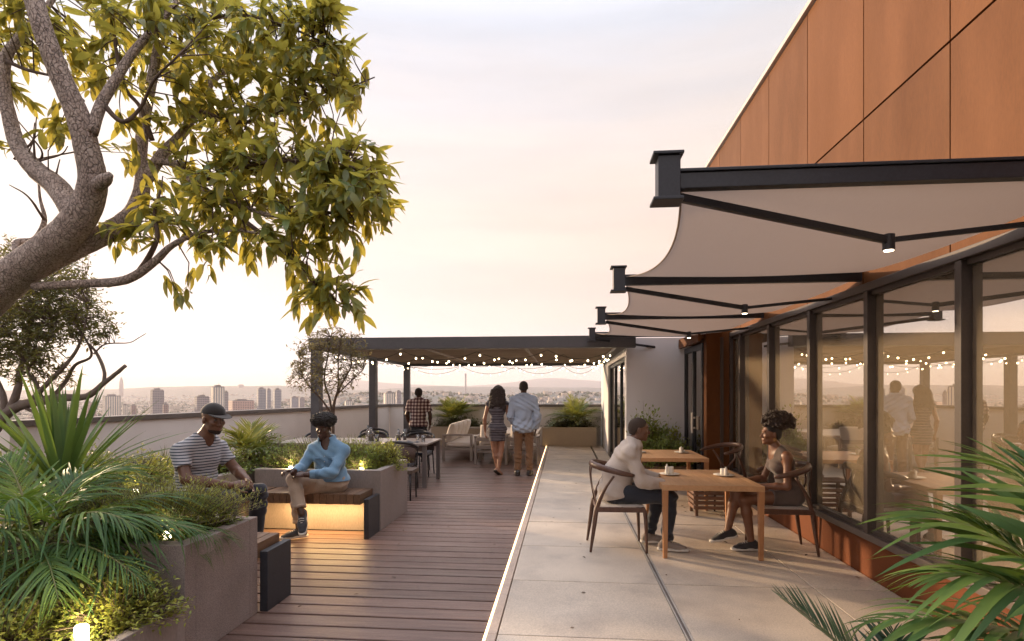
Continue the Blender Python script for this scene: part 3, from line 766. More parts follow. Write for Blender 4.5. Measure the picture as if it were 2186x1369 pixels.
bench('bench', 'wooden slatted bench with warm light under it, holding the person in denim', -3.34, -2.20, 5.93, 6.335, 'x', [(-2.175, -2.12, 5.97, 6.34, 0.0, 0.435)], (-3.3, -2.21, 6.20, 6.22, 0.362, 0.378))
bench('bench', 'wooden slatted side bench on which the capped man sits', -3.775, -3.36, 3.96, 6.33, 'y', [], (-3.68, -3.66, 4.0, 6.3, 0.362, 0.378))
bench('bench', 'stub end of wooden bench behind the tall speckled planter', -3.34, -2.235, 3.93, 4.26, 'x', [(-2.215, -2.155, 3.93, 4.285, 0.0, 0.44)], (-3.3, -2.3, 4.0, 4.02, 0.362, 0.378))
for ob, loc, sx, sy, e in (('bench glow', (-2.76, 6.16, 0.372), 1.05, 0.06, 9.0), ('bench glow', (-3.6, 5.2, 0.372), 0.06, 2.0, 5.0)):
    ld = bpy.data.lights.new('bench_light', 'AREA'); ld.shape = 'RECTANGLE'; ld.size = sx; ld.size_y = sy; ld.energy = e; ld.color = (1.0, 0.62, 0.25)
    lo = bpy.data.objects.new('bench_light', ld); col.objects.link(lo); lo.location = loc

# ------------------------------------------------------------------ oak tables on the paving
M['oak'] = mat('oak_table', (0.52, 0.30, 0.15), (0.43, 0.235, 0.112), rough=0.45, scale=5, stretch=(9, 0.8, 9), bump=0.06, fine=(40, 0.08), rand=0.08)
M['oak_leg'] = mat('oak_leg', (0.42, 0.20, 0.085), (0.33, 0.15, 0.065), rough=0.45, scale=5, stretch=(9, 9, 0.8), bump=0.06, fine=(40, 0.08))
def oak_table(loc, label):
    t = thing('dining_table', label, 'table', loc, group='oak tables on the paving')
    w, d, h = 0.94, 1.14, 0.70
    nb = 8
    for i in range(nb):
        x0 = -w / 2 + 0.055 + i * (w - 0.11) / nb
        MB().box(x0 + 0.001, x0 + (w - 0.11) / nb - 0.001, -d / 2 + 0.056, d / 2 - 0.056, h - 0.022, h).build('board', M['oak'], t, 0.0015, local=True)
    for s in (-1, 1):
        MB().box(-w / 2, w / 2, s * (d / 2) - (0.055 if s > 0 else 0), s * (d / 2) + (0 if s > 0 else 0.055), h - 0.05, h + 0.001).build('rail', M['oak'], t, 0.002, local=True)
        MB().box(s * w / 2 - (0.055 if s > 0 else 0), s * w / 2 + (0 if s > 0 else 0.055), -d / 2 + 0.0555, d / 2 - 0.0555, h - 0.05, h + 0.001).build('rail', M['oak'], t, 0.002, local=True)
        for q in (-1, 1):
            cx, cy = s * (w / 2 - 0.028), q * (d / 2 - 0.028); a, b = 0.0268, 0.019
            MB().add([(cx + i * b, cy + j * b, 0) for j in (-1, 1) for i in (-1, 1)] + [(cx + i * a, cy + j * a, h - 0.051) for j in (-1, 1) for i in (-1, 1)],
                     [(0, 2, 3, 1), (4, 5, 7, 6), (0, 1, 5, 4), (2, 6, 7, 3), (0, 4, 6, 2), (1, 3, 7, 5)]).build('leg', M['oak_leg'], t, 0.002, local=True)
    return t
oak_table((1.41, 6.03, 0.021), 'near oak table between the seated couple')
oak_table((1.47, 8.30, 0.021), 'far oak table with no one sitting at it')

# plate with small jars and candles
M['china'] = mat('cream_china', (0.80, 0.74, 0.64), rough=0.35, scale=3)
M['wax'] = mat('candle_wax', (0.82, 0.76, 0.66), rough=0.5, scale=5)
def plate_set(x, y, z, label, kind):
    p = thing('table_setting', label, 'table setting', (x, y, z), uni(0, 6), group='plates with candles on the oak tables')
    MB().lathe([(0, 0.001), (0.06, 0.001), (0.085, 0.006), (0.108, 0.012), (0.108, 0.015), (0.06, 0.008), (0, 0.007)], n=28).build('plate', M['china'], p, smooth=True, local=True)
    if kind == 0:
        spec = [(-0.018, 0.0, 0.026, 0.085), (0.028, 0.012, 0.018, 0.11), (0.03, -0.03, 0.014, 0.055), (-0.03, -0.03, 0.013, 0.04)]
    elif kind == 1:
        spec = [(0.01, 0.0, 0.03, 0.075), (-0.035, 0.01, 0.016, 0.095), (-0.02, -0.035, 0.013, 0.045)]
    else:
        spec = [(0.0, 0.0, 0.03, 0.07)]
    for (a, b, r_, h) in spec:
        o = MB().lathe([(r_ * 0.9, 0.008), (r_, 0.012), (r_, h * 0.8), (r_ * 0.75, h * 0.86), (r_ * 0.45, h * 0.9), (r_ * 0.45, h), (r_ * 0.3, h + 0.004), (0, h + 0.004)] if r_ < 0.02 else
                       [(r_ * 0.9, 0.008), (r_, 0.012), (r_, h), (r_ * 0.9, h + 0.002), (r_ * 0.85, h - 0.008), (0, h - 0.01)], (a, b, 0), 16).build('jar' if r_ < 0.02 else 'candle', M['wax'], p, smooth=True, local=True)
    if kind == 2:
        m_ = MB()
        for k in range(14):
            a = uni(0, 6.28); b = uni(0.0, 0.03); c = Vector((b * math.cos(a), b * math.sin(a), 0.075 + uni(0, 0.03)))
            dv = Vector((math.cos(a), math.sin(a), uni(0.1, 0.8))) * 0.03; sd = Vector((-math.sin(a), math.cos(a), 0)) * 0.009
            m_.add([c, c + dv * .5 + sd, c + dv, c + dv * .5 - sd], [(0, 1, 2, 3)])
        m_.build('succulent_leaves', leaf_mat('succulent_leaf', (0.10, 0.20, 0.03), (0.2, 0.3, 0.05), 0.2), p, local=True)
    return p
ZT = 0.021 + 0.702
plate_set(1.13, 6.15, ZT, 'plate with tall candle and jars in front of the seated man', 0)
plate_set(1.69, 6.13, ZT, 'plate with candle and jars in front of the seated woman', 1)
plate_set(1.10, 8.40, ZT, 'plate with potted succulent on the far oak table', 2)
plate_set(1.72, 8.42, ZT, 'plate with jar on the right of the far oak table', 1)

# ------------------------------------------------------------------ walnut chairs
M['walnut'] = mat('walnut_chair', (0.105, 0.05, 0.032), (0.07, 0.033, 0.022), rough=0.38, scale=6, stretch=(5, 5, 1), fine=(50, 0.12))
M['cord'] = wave_mat('woven_cord_seat', [(0, (0.62, 0.55, 0.48)), (0.62, (0.14, 0.10, 0.08))], 1, 55, 0.8, 0.004, 0.3)
def rail_pts(w, depth, z0, z1, n=22):
    pts = []
    for i in range(n + 1):
        a = math.pi * (-0.62 + 1.24 * i / n)          # horseshoe opening forwards (+x)
        x = -math.cos(a) * depth; y = math.sin(a) * w
        k = (1 - math.cos(a)) / 2
        pts.append((x, y, z0 + (z1 - z0) * min(1, k * 1.4)))
    return pts
def make_chair(label, loc, rz, group):
    """front is +x; rear legs run up into V struts under a horseshoe rail"""
    c = thing('armchair', label, 'chair', loc, rz, group)
    hw, zf = 0.235, 0.43
    for s in (-1, 1):
        MB().tube(spline([(0.25, s * hw, 0.0, 0.013), (0.243, s * hw, 0.22, 0.017), (0.232, s * (hw - 0.003), 0.40, 0.022), (0.20, s * (hw - 0.012), 0.445, 0.018)], 4) and
                  [p[:3] for p in spline([(0.25, s * hw, 0.0), (0.243, s * hw, 0.22), (0.232, s * (hw - 0.003), 0.40), (0.20, s * (hw - 0.012), 0.445)], 4)],
                  [0.012, 0.013, 0.0145, 0.0155, 0.017, 0.018, 0.0195, 0.0205, 0.021, 0.0205, 0.02, 0.018, 0.016], 8).build('leg', M['walnut'], c, smooth=True, local=True)
        pts = spline([(-0.30, s * (hw - 0.01), 0.0), (-0.265, s * (hw - 0.012), 0.24), (-0.235, s * (hw - 0.012), 0.44), (-0.165, s * (hw + 0.01), 0.62), (-0.075, s * (hw + 0.03), 0.76)], 5)
        rr = [0.012 + 0.011 * math.sin(math.pi * min(1, i / (len(pts) - 1) * 1.15)) for i in range(len(pts))]
        MB().tube(pts, rr, 8).build('leg', M['walnut'], c, smooth=True, local=True)
        # twisted back strap crossing to the middle of the rail
        pts = spline([(-0.235, s * (hw - 0.03), 0.47), (-0.255, s * 0.14, 0.56), (-0.275, s * 0.05, 0.66), (-0.285, s * 0.075, 0.76), (-0.28, s * 0.10, 0.835)], 5)
        MB().tube(pts, [0.017] * len(pts), 8, flat=0.4, up=(1, 0, 0)).build('back_strap', M['walnut'], c, smooth=True, local=True)
        MB().box(-0.235, 0.235, s * hw - 0.0125, s * hw + 0.0125, 0.40, 0.45).build('seat_rail', M['walnut'], c, 0.006, local=True)
    MB().box(0.21, 0.235, -hw + 0.013, hw - 0.013, 0.40, 0.449).build('seat_rail', M['walnut'], c, 0.006, local=True)
    MB().box(-0.245, -0.22, -hw + 0.013, hw - 0.013, 0.40, 0.449).build('seat_rail', M['walnut'], c, 0.006, local=True)
    vv = []; n = 8
    for i in range(n + 1):
        for j in range(n + 1):
            x = -0.225 + 0.45 * i / n; y = -0.228 + 0.456 * j / n
            e = min(i, n - i, j, n - j)
            vv.append((x, y, 0.452 + (0.012 if e > 0 else 0.0) - 0.008 * math.sin(math.pi * i / n) * math.sin(math.pi * j / n)))
    MB().add(vv, [(i * (n + 1) + j, (i + 1) * (n + 1) + j, (i + 1) * (n + 1) + j + 1, i * (n + 1) + j + 1) for i in range(n) for j in range(n)]).build('seat', M['cord'], c, smooth=True, local=True)
    pts = rail_pts(0.285, 0.29, 0.855, 0.76)
    pts = [(x + 0.015, y, z) for x, y, z in pts]
    rr = [0.012 + 0.014 * math.sin(math.pi * i / (len(pts) - 1)) ** 0.5 for i in range(len(pts))]
    MB().tube(pts, rr, 10, flat=1.35, up=(0, 0, 1)).build('rail', M['walnut'], c, smooth=True, local=True)
    return c
GC = 'walnut armchairs at the oak tables'
make_chair('walnut armchair on which the man in the cream sweater sits', (0.56, 5.86, 0.021), 0.03, GC)
make_chair('walnut armchair on which the woman in the brown dress sits', (2.16, 5.90, 0.021), math.pi - 0.04, GC)
make_chair('empty walnut armchair at the far oak table', (2.16, 8.02, 0.021), math.pi + 0.35, GC)

# slatted low wooden bench and crate behind the far table
M['slat'] = mat('brown_slat', (0.17, 0.085, 0.05), (0.12, 0.06, 0.036), rough=0.5, scale=5, stretch=(1, 8, 8), rand=0.15)
def slat_crate(loc, w, d, h, label):
    c = thing('slatted_bench', label, 'slatted bench', loc, group='low slatted benches')
    nz_ = int(h / 0.062)
    for i in range(nz_):
        z = 0.09 + i * 0.062
        for s in (-1, 1):
            MB().box(-w / 2, w / 2, s * d / 2 - 0.009, s * d / 2 + 0.009, z, z + 0.042).build('slat', M['slat'], c, local=True)
            MB().box(s * w / 2 - 0.009, s * w / 2 + 0.009, -d / 2 + 0.01, d / 2 - 0.01, z, z + 0.042).build('slat', M['slat'], c, local=True)
    for s in (-1, 1):
        for q in (-1, 1):
            MB().box(s * (w / 2 - 0.03) - 0.018, s * (w / 2 - 0.03) + 0.018, q * (d / 2 - 0.029) - 0.018, q * (d / 2 - 0.029) + 0.018, 0, h + 0.08).build('leg', M['slat'], c, local=True)
    MB().box(-w / 2, w / 2, -d / 2, d / 2, h + 0.081, h + 0.103).build('top', M['slat'], c, 0.003, local=True)
    return c
slat_crate((1.92, 7.55, 0.021), 0.50, 0.36, 0.37, 'slatted wooden stool in front of the far oak table')
slat_crate((1.62, 10.05, 0.021), 0.66, 0.34, 0.55, 'slatted wooden stand against the white annex wall')

# ------------------------------------------------------------------ dining group under the pergola
M['dtop'] = mat('dark_table_top', (0.30, 0.25, 0.22), (0.24, 0.2, 0.18), rough=0.28, scale=2, stretch=(1, 6, 1))
M['dwood'] = mat('dark_table_wood', (0.10, 0.07, 0.058), (0.075, 0.052, 0.044), rough=0.45, scale=4, stretch=(1, 7, 7))
M['grey_leg'] = mat('grey_table_leg', (0.14, 0.12, 0.115), rough=0.5, scale=5)
dt = thing('long_dining_table', 'long dark dining table behind the bench planter with glasses on it', 'table', (-3.6, 9.8, 0))
box('top', M['dtop'], dt, -5.0, -2.28, 9.22, 10.38, 0.715, 0.745, 0.003)
box('apron', M['dwood'], dt, -4.95, -2.33, 9.27, 9.30, 0.61, 0.713); box('apron', M['dwood'], dt, -4.95, -2.33, 10.30, 10.33, 0.61, 0.713)
for x in (-4.93, -2.36):
    for yq in (9.25, 10.28): box('leg', M['grey_leg'], dt, x, x + 0.065, yq, yq + 0.065, 0.0, 0.713, 0.003)
M['rattan'] = mat('woven_rattan', (0.10, 0.06, 0.045), (0.045, 0.027, 0.022), rough=0.7, scale=60, bump=0.8, bscale=90)
M['black'] = mat('black_frame', (0.018, 0.016, 0.018), rough=0.45, scale=5)
M['navy'] = mat('navy_cushion', (0.02, 0.022, 0.04), rough=0.9, scale=10, bump=0.1, sheen=0.3)
def rattan_chair(label, loc, rz):
    """front is +x; low barrel chair with woven back and black arched rim"""
    c = thing('rattan_chair', label, 'chair', loc, rz, 'dark rattan chairs round the long table')
    for sx in (-0.2, 0.22):
        for sy in (-0.22, 0.22): MB().tube([(sx * 1.12, sy * 1.1, 0), (sx, sy, 0.40)], [0.011, 0.014], 8).build('leg', M['black'], c, smooth=True, local=True)
    MB().tube([(-0.22, -0.22, 0.40), (0.24, -0.23, 0.40), (0.24, 0.23, 0.40), (-0.22, 0.22, 0.40), (-0.22, -0.22, 0.40)], 0.015, 8).build('seat_frame', M['black'], c, smooth=True, local=True)
    MB().box(-0.21, 0.23, -0.21, 0.21, 0.405, 0.465).build('cushion', M['navy'], c, 0.02, local=True)
    pts = []
    for i in range(25):
        a = math.pi * (-0.60 + 1.2 * i / 24); x = -math.cos(a) * 0.27 + 0.02; y = math.sin(a) * 0.29
        pts.append((x, y, 0.70 + 0.11 * max(0, math.cos(a)) ** 0.8))
    MB().tube(pts, 0.021, 8, flat=1.2).build('rim', M['black'], c, smooth=True, local=True)
    vv = []
    for i in range(4, 21):
        x, y, z = pts[i]; vv += [(x * 0.93, y * 0.93, 0.47), (x, y, z - 0.055)]
    k = len(vv) // 2
    o = MB().add(vv, [(2 * i, 2 * i + 2, 2 * i + 3, 2 * i + 1) for i in range(k - 1)]).build('woven_back', M['rattan'], c, smooth=True, local=True)
    s_ = o.modifiers.new('solid', 'SOLIDIFY'); s_.thickness = 0.02
    for i in (1, 23): MB().tube([pts[i], (pts[i][0] * 0.9, pts[i][1] * 0.95, 0.41)], 0.012, 6).build('arm_post', M['black'], c, local=True)
    return c
rattan_chair('rattan chair at the far side of the long table, right of the denim person', (-3.72, 10.72, 0), -math.pi / 2 + 0.15)
rattan_chair('rattan chair at the far side of the long table, near the plaid man', (-3.05, 11.3, 0), -math.pi / 2 - 0.2)
rattan_chair('rattan chair behind the glasses on the long table', (-4.05, 11.75, 0), -math.pi / 2 + 0.4)
rattan_chair('rattan chair half hidden left of the denim person', (-4.75, 10.65, 0), -math.pi / 2 + 0.5)
rattan_chair('navy cushioned chair tucked under the near side of the long table', (-2.68, 9.02, 0), math.pi / 2)
rattan_chair('navy backed chair at the right end of the long table', (-2.80, 10.75, 0), -math.pi / 2)
st = thing('side_stool', 'small brown stool just behind the bench planter', 'stool', (-2.45, 8.35, 0))
box('seat', M['dwood'], st, -2.72, -2.22, 8.12, 8.50, 0.40, 0.455, 0.004)
for sx in (-2.70, -2.27):
    for sy in (8.14, 8.46): MB().tube([(sx + 0.012, sy + 0.01, 0), (sx + 0.012, sy + 0.01, 0.40)], [0.012, 0.018], 8).build('leg', M['black'], st, smooth=True)
# glassware
M['cup'] = mat('drinking_glass', (0.9, 0.9, 0.9), rough=0.03, scale=1)
b = M['cup'].node_tree.nodes
for nd in b:
    if nd.type == 'BSDF_PRINCIPLED': nd.inputs['Transmission Weight'].default_value = 0.92; nd.inputs['IOR'].default_value = 1.45
M['juice'] = mat('yellow_juice', (0.75, 0.38, 0.03), rough=0.2, scale=3)
M['red_drink'] = mat('red_drink', (0.45, 0.03, 0.02), rough=0.2, scale=3)
M['amber'] = mat('brown_drink', (0.22, 0.12, 0.06), rough=0.2, scale=3)
def tumbler(x, y, label, h=0.12, r_=0.035, drink=None, z=0.746, name='drinking_glass'):
    g = thing(name, label, 'glass', (x, y, z), group='glasses and bottles on the long table')
    if name == 'bottle':
        pr = [(r_, 0), (r_, h * 0.55), (r_ * 0.45, h * 0.72), (r_ * 0.4, h), (r_ * 0.33, h), (r_ * 0.38, h * 0.72), (r_ * 0.9, h * 0.54), (r_ * 0.9, 0.006), (0, 0.006)]
    else:
        pr = [(r_ * 0.8, 0), (r_, h), (r_ * 0.93, h), (r_ * 0.74, 0.008), (0, 0.008)]
    MB().lathe(pr, n=16).build('vessel', M['cup'], g, smooth=True, local=True)
    if drink:
        hh = h * (0.5 if name == 'bottle' else 0.75)
        MB().lathe([(0, 0.009), (r_ * 0.72, 0.009), (r_ * (0.85 if name != 'bottle' else 0.86), hh), (0, hh)], n=16).build('drink', M[drink], g, smooth=True, local=True)
    return g
tumbler(-3.42, 9.75, 'wide carafe of yellow juice with lemon on the long table', 0.24, 0.06, 'juice', name='bottle')
tumbler(-2.98, 9.95, 'tall glass of brown drink beside the red one', 0.20, 0.05, 'amber', name='bottle')
tumbler(-2.86, 9.95, 'tall glass of red drink on the long table', 0.2, 0.035, 'red_drink')
tumbler(-2.42, 9.55, 'short clear glass near the right end of the long table', 0.11, 0.035)
tumbler(-2.62, 9.95, 'clear glass left of the short glass at the table end', 0.10, 0.03)
tumbler(-2.50, 9.85, 'small clear glass farthest along the table end', 0.10, 0.028)
tumbler(-3.24, 9.55, 'dark small glass in front of the rattan back', 0.13, 0.035, 'amber')
tumbler(-3.6, 10.1, 'clear bottle with herbs on the long table', 0.26, 0.04, name='bottle')
nk = thing('folded_napkin', 'folded dark cloth lying on the right of the long table', 'cloth', (-2.72, 9.5, 0.746))
vv = []
for i in range(13):
    for j in range(5):
        vv.append((-2.98 + 0.5 * i / 12, 9.40 + 0.2 * j / 4, 0.748 + (0.03 * math.sin(math.pi * i / 12) ** .5 + 0.012 * math.sin(i * 1.7 + j)) * math.sin(math.pi * (j + .4) / 4.8)))
MB().add(vv, [(i * 5 + j, (i + 1) * 5 + j, (i + 1) * 5 + j + 1, i * 5 + j + 1) for i in range(12) for j in range(4)]).build('cloth', M['navy'], nk, smooth=True)

# ------------------------------------------------------------------ lounge group
M['taupe'] = mat('taupe_frame', (0.37, 0.325, 0.30), (0.32, 0.28, 0.26), rough=0.55, scale=4)
M['cush'] = mat('cream_cushion', (0.80, 0.73, 0.68), (0.74, 0.67, 0.62), rough=0.95, scale=5, bump=0.12, bscale=120, sheen=0.2)
M['ltop'] = mat('pale_table_top', (0.62, 0.54, 0.47), (0.56, 0.49, 0.43), rough=0.4, scale=2)
def cushion(parent, c, sx, sy, sz, name='cushion', tilt=0.0, axis='y'):
    """pillow-shaped box"""
    m_ = MB(); n = 8; vv = []; fs = []
    for side in (1, -1):
        for i in range(n + 1):
            for j in range(n + 1):
                a, b = -1 + 2 * i / n, -1 + 2 * j / n
                e = (1 - abs(a) ** 5) * (1 - abs(b) ** 5)
                vv.append((a * sx / 2 * (1 - 0.02 * (1 - e)), b * sy / 2 * (1 - 0.02 * (1 - e)), side * (sz / 2 * (0.45 + 0.55 * e ** 0.45))))
    W3 = (n + 1) ** 2
    for i in range(n):
        for j in range(n):
            a = i * (n + 1) + j; fs.append((a, a + n + 1, a + n + 2, a + 1)); fs.append((W3 + a, W3 + a + 1, W3 + a + n + 2, W3 + a + n + 1))
    rim = [j for j in range(n + 1)] + [i * (n + 1) + n for i in range(1, n + 1)] + [n * (n + 1) + j for j in range(n - 1, -1, -1)] + [i * (n + 1) for i in range(n - 1, 0, -1)]
    for k in range(len(rim)):
        a, b = rim[k], rim[(k + 1) % len(rim)]; fs.append((a, b, W3 + b, W3 + a))
    o = m_.add(vv, fs).build(name, M['cush'], parent, smooth=True, local=True)
    o.location = c
    if axis == 'y': o.rotation_euler = (0, tilt, 0)
    else: o.rotation_euler = (tilt, 0, 0)
    return o
def sofa(label, loc, rz, n, name, cat):
    """front is +x, seats along y"""
    L_ = 0.62 * n + 0.12
    s = thing(name, label, cat, loc, rz, 'taupe framed lounge seats under the pergola')
    for yq in (-L_ / 2, L_ / 2 - 0.05):
        MB().box(-0.36, -0.30, yq, yq + 0.05, 0, 0.62).build('leg', M['taupe'], s, 0.004, local=True)
        MB().box(0.30, 0.36, yq, yq + 0.05, 0, 0.59).build('leg', M['taupe'], s, 0.004, local=True)
        MB().box(-0.36, 0.36, yq - 0.008, yq + 0.058, 0.592, 0.632).build('arm', M['taupe'], s, 0.004, local=True)
    MB().box(-0.299, 0.299, -L_ / 2 + 0.051, L_ / 2 - 0.051, 0.25, 0.31).build('seat_frame', M['taupe'], s, 0.004, local=True)
    MB().box(-0.36, -0.32, -L_ / 2 + 0.06, L_ / 2 - 0.06, 0.52, 0.60).build('back_rail', M['taupe'], s, 0.004, local=True)
    MB().box(-0.355, -0.325, -L_ / 2 + 0.06, L_ / 2 - 0.06, 0.34, 0.42).build('back_rail', M['taupe'], s, 0.004, local=True)
    for i in range(n):
        yc = -L_ / 2 + 0.06 + 0.62 * (i + 0.5)
        cushion(s, (0.03, yc, 0.375), 0.66, 0.60, 0.14, 'seat_cushion')
        cushion(s, (-0.20, yc + uni(-.01, .01), 0.65), 0.46, 0.53, 0.17, 'back_cushion', -1.22 + uni(-.06, .06))
    return s
sofa('long taupe sofa with a row of cream back cushions', (-2.48, 14.3, 0), 0, 4, 'sofa', 'sofa')
sofa('taupe armchair with its back to the camera, left of the striped dress', (-1.62, 12.82, 0), math.pi / 2, 1, 'lounge_armchair', 'armchair')
sofa('taupe armchair with its back to the camera, behind the man in brown trousers', (-0.92, 12.86, 0), math.pi / 2, 1, 'lounge_armchair', 'armchair')
lt = thing('lounge_table', 'large pale square table between the lounge seats', 'table', (-1.3, 14.5, 0))
box('top', M['ltop'], lt, -2.02, -0.62, 13.35, 15.7, 0.595, 0.635, 0.004)
for x in (-1.98, -0.72):
    for yq in (13.4, 15.6): box('leg', M['taupe'], lt, x, x + 0.06, yq, yq + 0.06, 0, 0.593, 0.003)

# ------------------------------------------------------------------ string lights under the pergola
M['bulb'] = emit_mat('bulb_glow', (1.0, 0.78, 0.46), 10.0)
bm_ = MB().lathe([(0.0, -0.036), (0.017, -0.030), (0.027, -0.012), (0.026, 0.006), (0.014, 0.022), (0.0, 0.026)], n=10).mesh('bulb', M['bulb'], smooth=True)
sk_ = MB().lathe([(0.012, 0.016), (0.012, 0.042), (0.004, 0.048)], n=8).mesh('socket', M['black'])
def string_light(pts, nb, sag, label, size=1.0):
    t = thing('string_light', label, 'string light', pts[0], group='strings of bulbs under the pergola')
    path = []
    for a, b in zip(pts, pts[1:]):
        a, b = Vector(a), Vector(b)
        for i in range(12):
            s = i / 12; path.append(a.lerp(b, s) - Vector((0, 0, sag * 4 * s * (1 - s))))
    path.append(Vector(pts[-1]))
    MB().tube(path, 0.005, 5).build('cable', M['black'], t)
    L_ = [0]
    for a, b in zip(path, path[1:]): L_.append(L_[-1] + (b - a).length)
    o0 = Vector(pts[0])
    for k in range(nb):
        s = L_[-1] * (k + 0.5) / nb
        i = max(j for j in range(len(L_)) if L_[j] <= s); i = min(i, len(path) - 2)
        p = path[i].lerp(path[i + 1], (s - L_[i]) / max(1e-6, L_[i + 1] - L_[i])) - Vector((0, 0, 0.045))
        b = link('bulb', bm_, t, p - o0); b.scale = (size * 0.6,) * 3
        q = link('socket', sk_, b)
string_light([(-4.5, 10.9, 2.40), (-3.1, 10.6, 2.41), (-1.7, 10.95, 2.41), (-0.3, 10.6, 2.41), (0.9, 10.95, 2.41)], 18, 0.16, 'bulb string nearest the front beam of the pergola')
string_light([(-4.5, 12.1, 2.40), (-3.0, 11.9, 2.41), (-1.4, 12.3, 2.41), (0.0, 11.9, 2.41), (0.9, 12.2, 2.41)], 17, 0.17, 'second bulb string from the front beam')
string_light([(-4.5, 13.3, 2.40), (-2.8, 13.7, 2.41), (-1.1, 13.2, 2.41), (0.9, 13.6, 2.41)], 15, 0.18, 'middle bulb string under the pergola roof')
string_light([(-4.5, 14.8, 2.40), (-2.2, 14.5, 2.41), (0.0, 14.9, 2.41), (0.9, 14.5, 2.41)], 14, 0.18, 'second bulb string from the back beam')
string_light([(-4.55, 16.44, 2.38), (-3.0, 16.44, 2.38), (-1.4, 16.44, 2.38), (0.0, 16.44, 2.38), (0.95, 16.44, 2.38)], 22, 0.22, 'bulb garland hanging in loops from the back beam', 0.55)
string_light([(-4.5, 10.6, 2.40), (-4.5, 12.6, 2.40), (-4.5, 14.5, 2.40), (-4.5, 16.2, 2.40)], 13, 0.10, 'bulb string along the left beam of the pergola', 0.8)
string_light([(0.88, 10.6, 2.40), (0.9, 12.4, 2.40), (0.88, 14.2, 2.40), (0.9, 16.2, 2.40)], 12, 0.10, 'bulb string along the annex side of the pergola', 0.8)
# ------------------------------------------------------------------ plant helpers
pr = random.Random(21)
def rnd(a, b): return pr.uniform(a, b)
def frame_from(t, up=Vector((0, 0, 1))):
    t = t.normalized(); s = t.cross(up)
    if s.length < 1e-3: s = t.cross(Vector((1, 0, 0)))
    s.normalize(); return t, s, s.cross(t)
def leaf_mesh(name, L_, w, m, droop=0.25, fold=0.18, n=4, prof=None, twist=0.0):
    """pointed leaf along +x, +z up, folded along its midrib; 4n triangles"""
    vv, fs = [], []
    for i in range(n + 1):
        s = i / n
        hw = w / 2 * (prof(s) if prof else math.sin(math.pi * (0.06 + 0.94 * s) ** 0.8) ** 0.8) if i < n else 0.0
        x = L_ * s * (1 - 0.15 * droop * s); z = -L_ * droop * s * s
        vv += [(x, hw, z + hw * fold), (x, 0, z), (x, -hw, z + hw * fold)]
    for i in range(n):
        a = 3 * i; fs += [(a, a + 1, a + 4, a + 3), (a + 1, a + 2, a + 5, a + 4)]
    return MB().add(vv, fs).mesh(name, m, smooth=True)
def put(mesh, name, parent, p, t, up=None, scale=1.0, roll=0.0):
    t, s, n = frame_from(Vector(t), Vector(up) if up is not None else Vector((0, 0, 1)))
    Mx = Matrix((( t.x, -s.x, n.x), (t.y, -s.y, n.y), (t.z, -s.z, n.z)))
    Mx = Mx @ Matrix.Rotation(roll, 3, 'X')
    o = link(name, mesh, parent)
    o.matrix_local = Matrix.Translation(Vector(p) - origin_of(parent)) @ Mx.to_4x4() @ Matrix.Scale(scale, 4)
    return o
class Leaves:
    """many leaves of a few templates merged into one mesh"""
    def __init__(s, templates):
        s.T = [(np.array([v.co[:] for v in m.vertices]), [tuple(p.vertices) for p in m.polygons]) for m in templates]; s.vs = []; s.fs = []; s.n = 0
    def put(s, p, t, scale=1.0, roll=0.0, up=None, k=None):
        V, F = s.T[pr.randrange(len(s.T)) if k is None else k]
        t, sd, nn = frame_from(Vector(t), Vector(up) if up is not None else Vector((0, 0, 1)))
        A = np.array([t[:], (-sd)[:], nn[:]])
        c, q = math.cos(roll), math.sin(roll)
        V2 = V.copy(); V2[:, 1] = V[:, 1] * c - V[:, 2] * q; V2[:, 2] = V[:, 1] * q + V[:, 2] * c
        s.vs.append(V2 * scale @ A + np.array(p[:])); s.fs += [tuple(i + s.n for i in f) for f in F]; s.n += len(V)
    def build(s, name, m, parent, kind='stuff'):
        if not s.vs: return None
        off = np.array(origin_of(parent)[:])
        V = np.concatenate(s.vs) - off
        me = bpy.data.meshes.new(name); me.from_pydata(V.tolist(), [], s.fs); me.materials.append(m)
        me.polygons.foreach_set('use_smooth', [True] * len(me.polygons)); me.update()
        o = link(name, me, parent)
        if kind: o['kind'] = kind
        return o
LM = {}
LM['tree'] = leaf_mat('tree_leaf', (0.085, 0.15, 0.05), (0.28, 0.27, 0.06), 0.42, (0.82, 0.67, 0.10), rough=0.42)
LM['fine'] = leaf_mat('fine_tree_leaf', (0.07, 0.085, 0.03), (0.12, 0.12, 0.04), 0.35, (0.4, 0.34, 0.08), rough=0.6)
LM['wispy'] = leaf_mat('wispy_tree_leaf', (0.08, 0.075, 0.035), (0.13, 0.11, 0.05), 0.3, (0.4, 0.32, 0.1), rough=0.6)
LM['palm'] = leaf_mat('palm_leaf', (0.042, 0.105, 0.04), (0.12, 0.19, 0.045), 0.26, (0.28, 0.42, 0.04), rough=0.52, spec=0.3)
LM['yucca'] = leaf_mat('yucca_blade', (0.06, 0.12, 0.042), (0.12, 0.18, 0.05), 0.28, (0.28, 0.4, 0.05), rough=0.45)
LM['cycad'] = leaf_mat('small_palm_leaf', (0.10, 0.155, 0.042), (0.24, 0.24, 0.06), 0.3, (0.42, 0.38, 0.05), rough=0.45)
LM['rose'] = leaf_mat('rosemary_leaf', (0.12, 0.175, 0.06), (0.24, 0.26, 0.07), 0.3, (0.38, 0.38, 0.05), rough=0.55)
LM['shrub'] = leaf_mat('shrub_leaf', (0.115, 0.19, 0.045), (0.25, 0.29, 0.06), 0.32, (0.40, 0.40, 0.05), rough=0.5)
LM['yellow'] = leaf_mat('golden_shrub_leaf', (0.21, 0.26, 0.05), (0.40, 0.38, 0.08), 0.32, (0.5, 0.45, 0.06), rough=0.5)
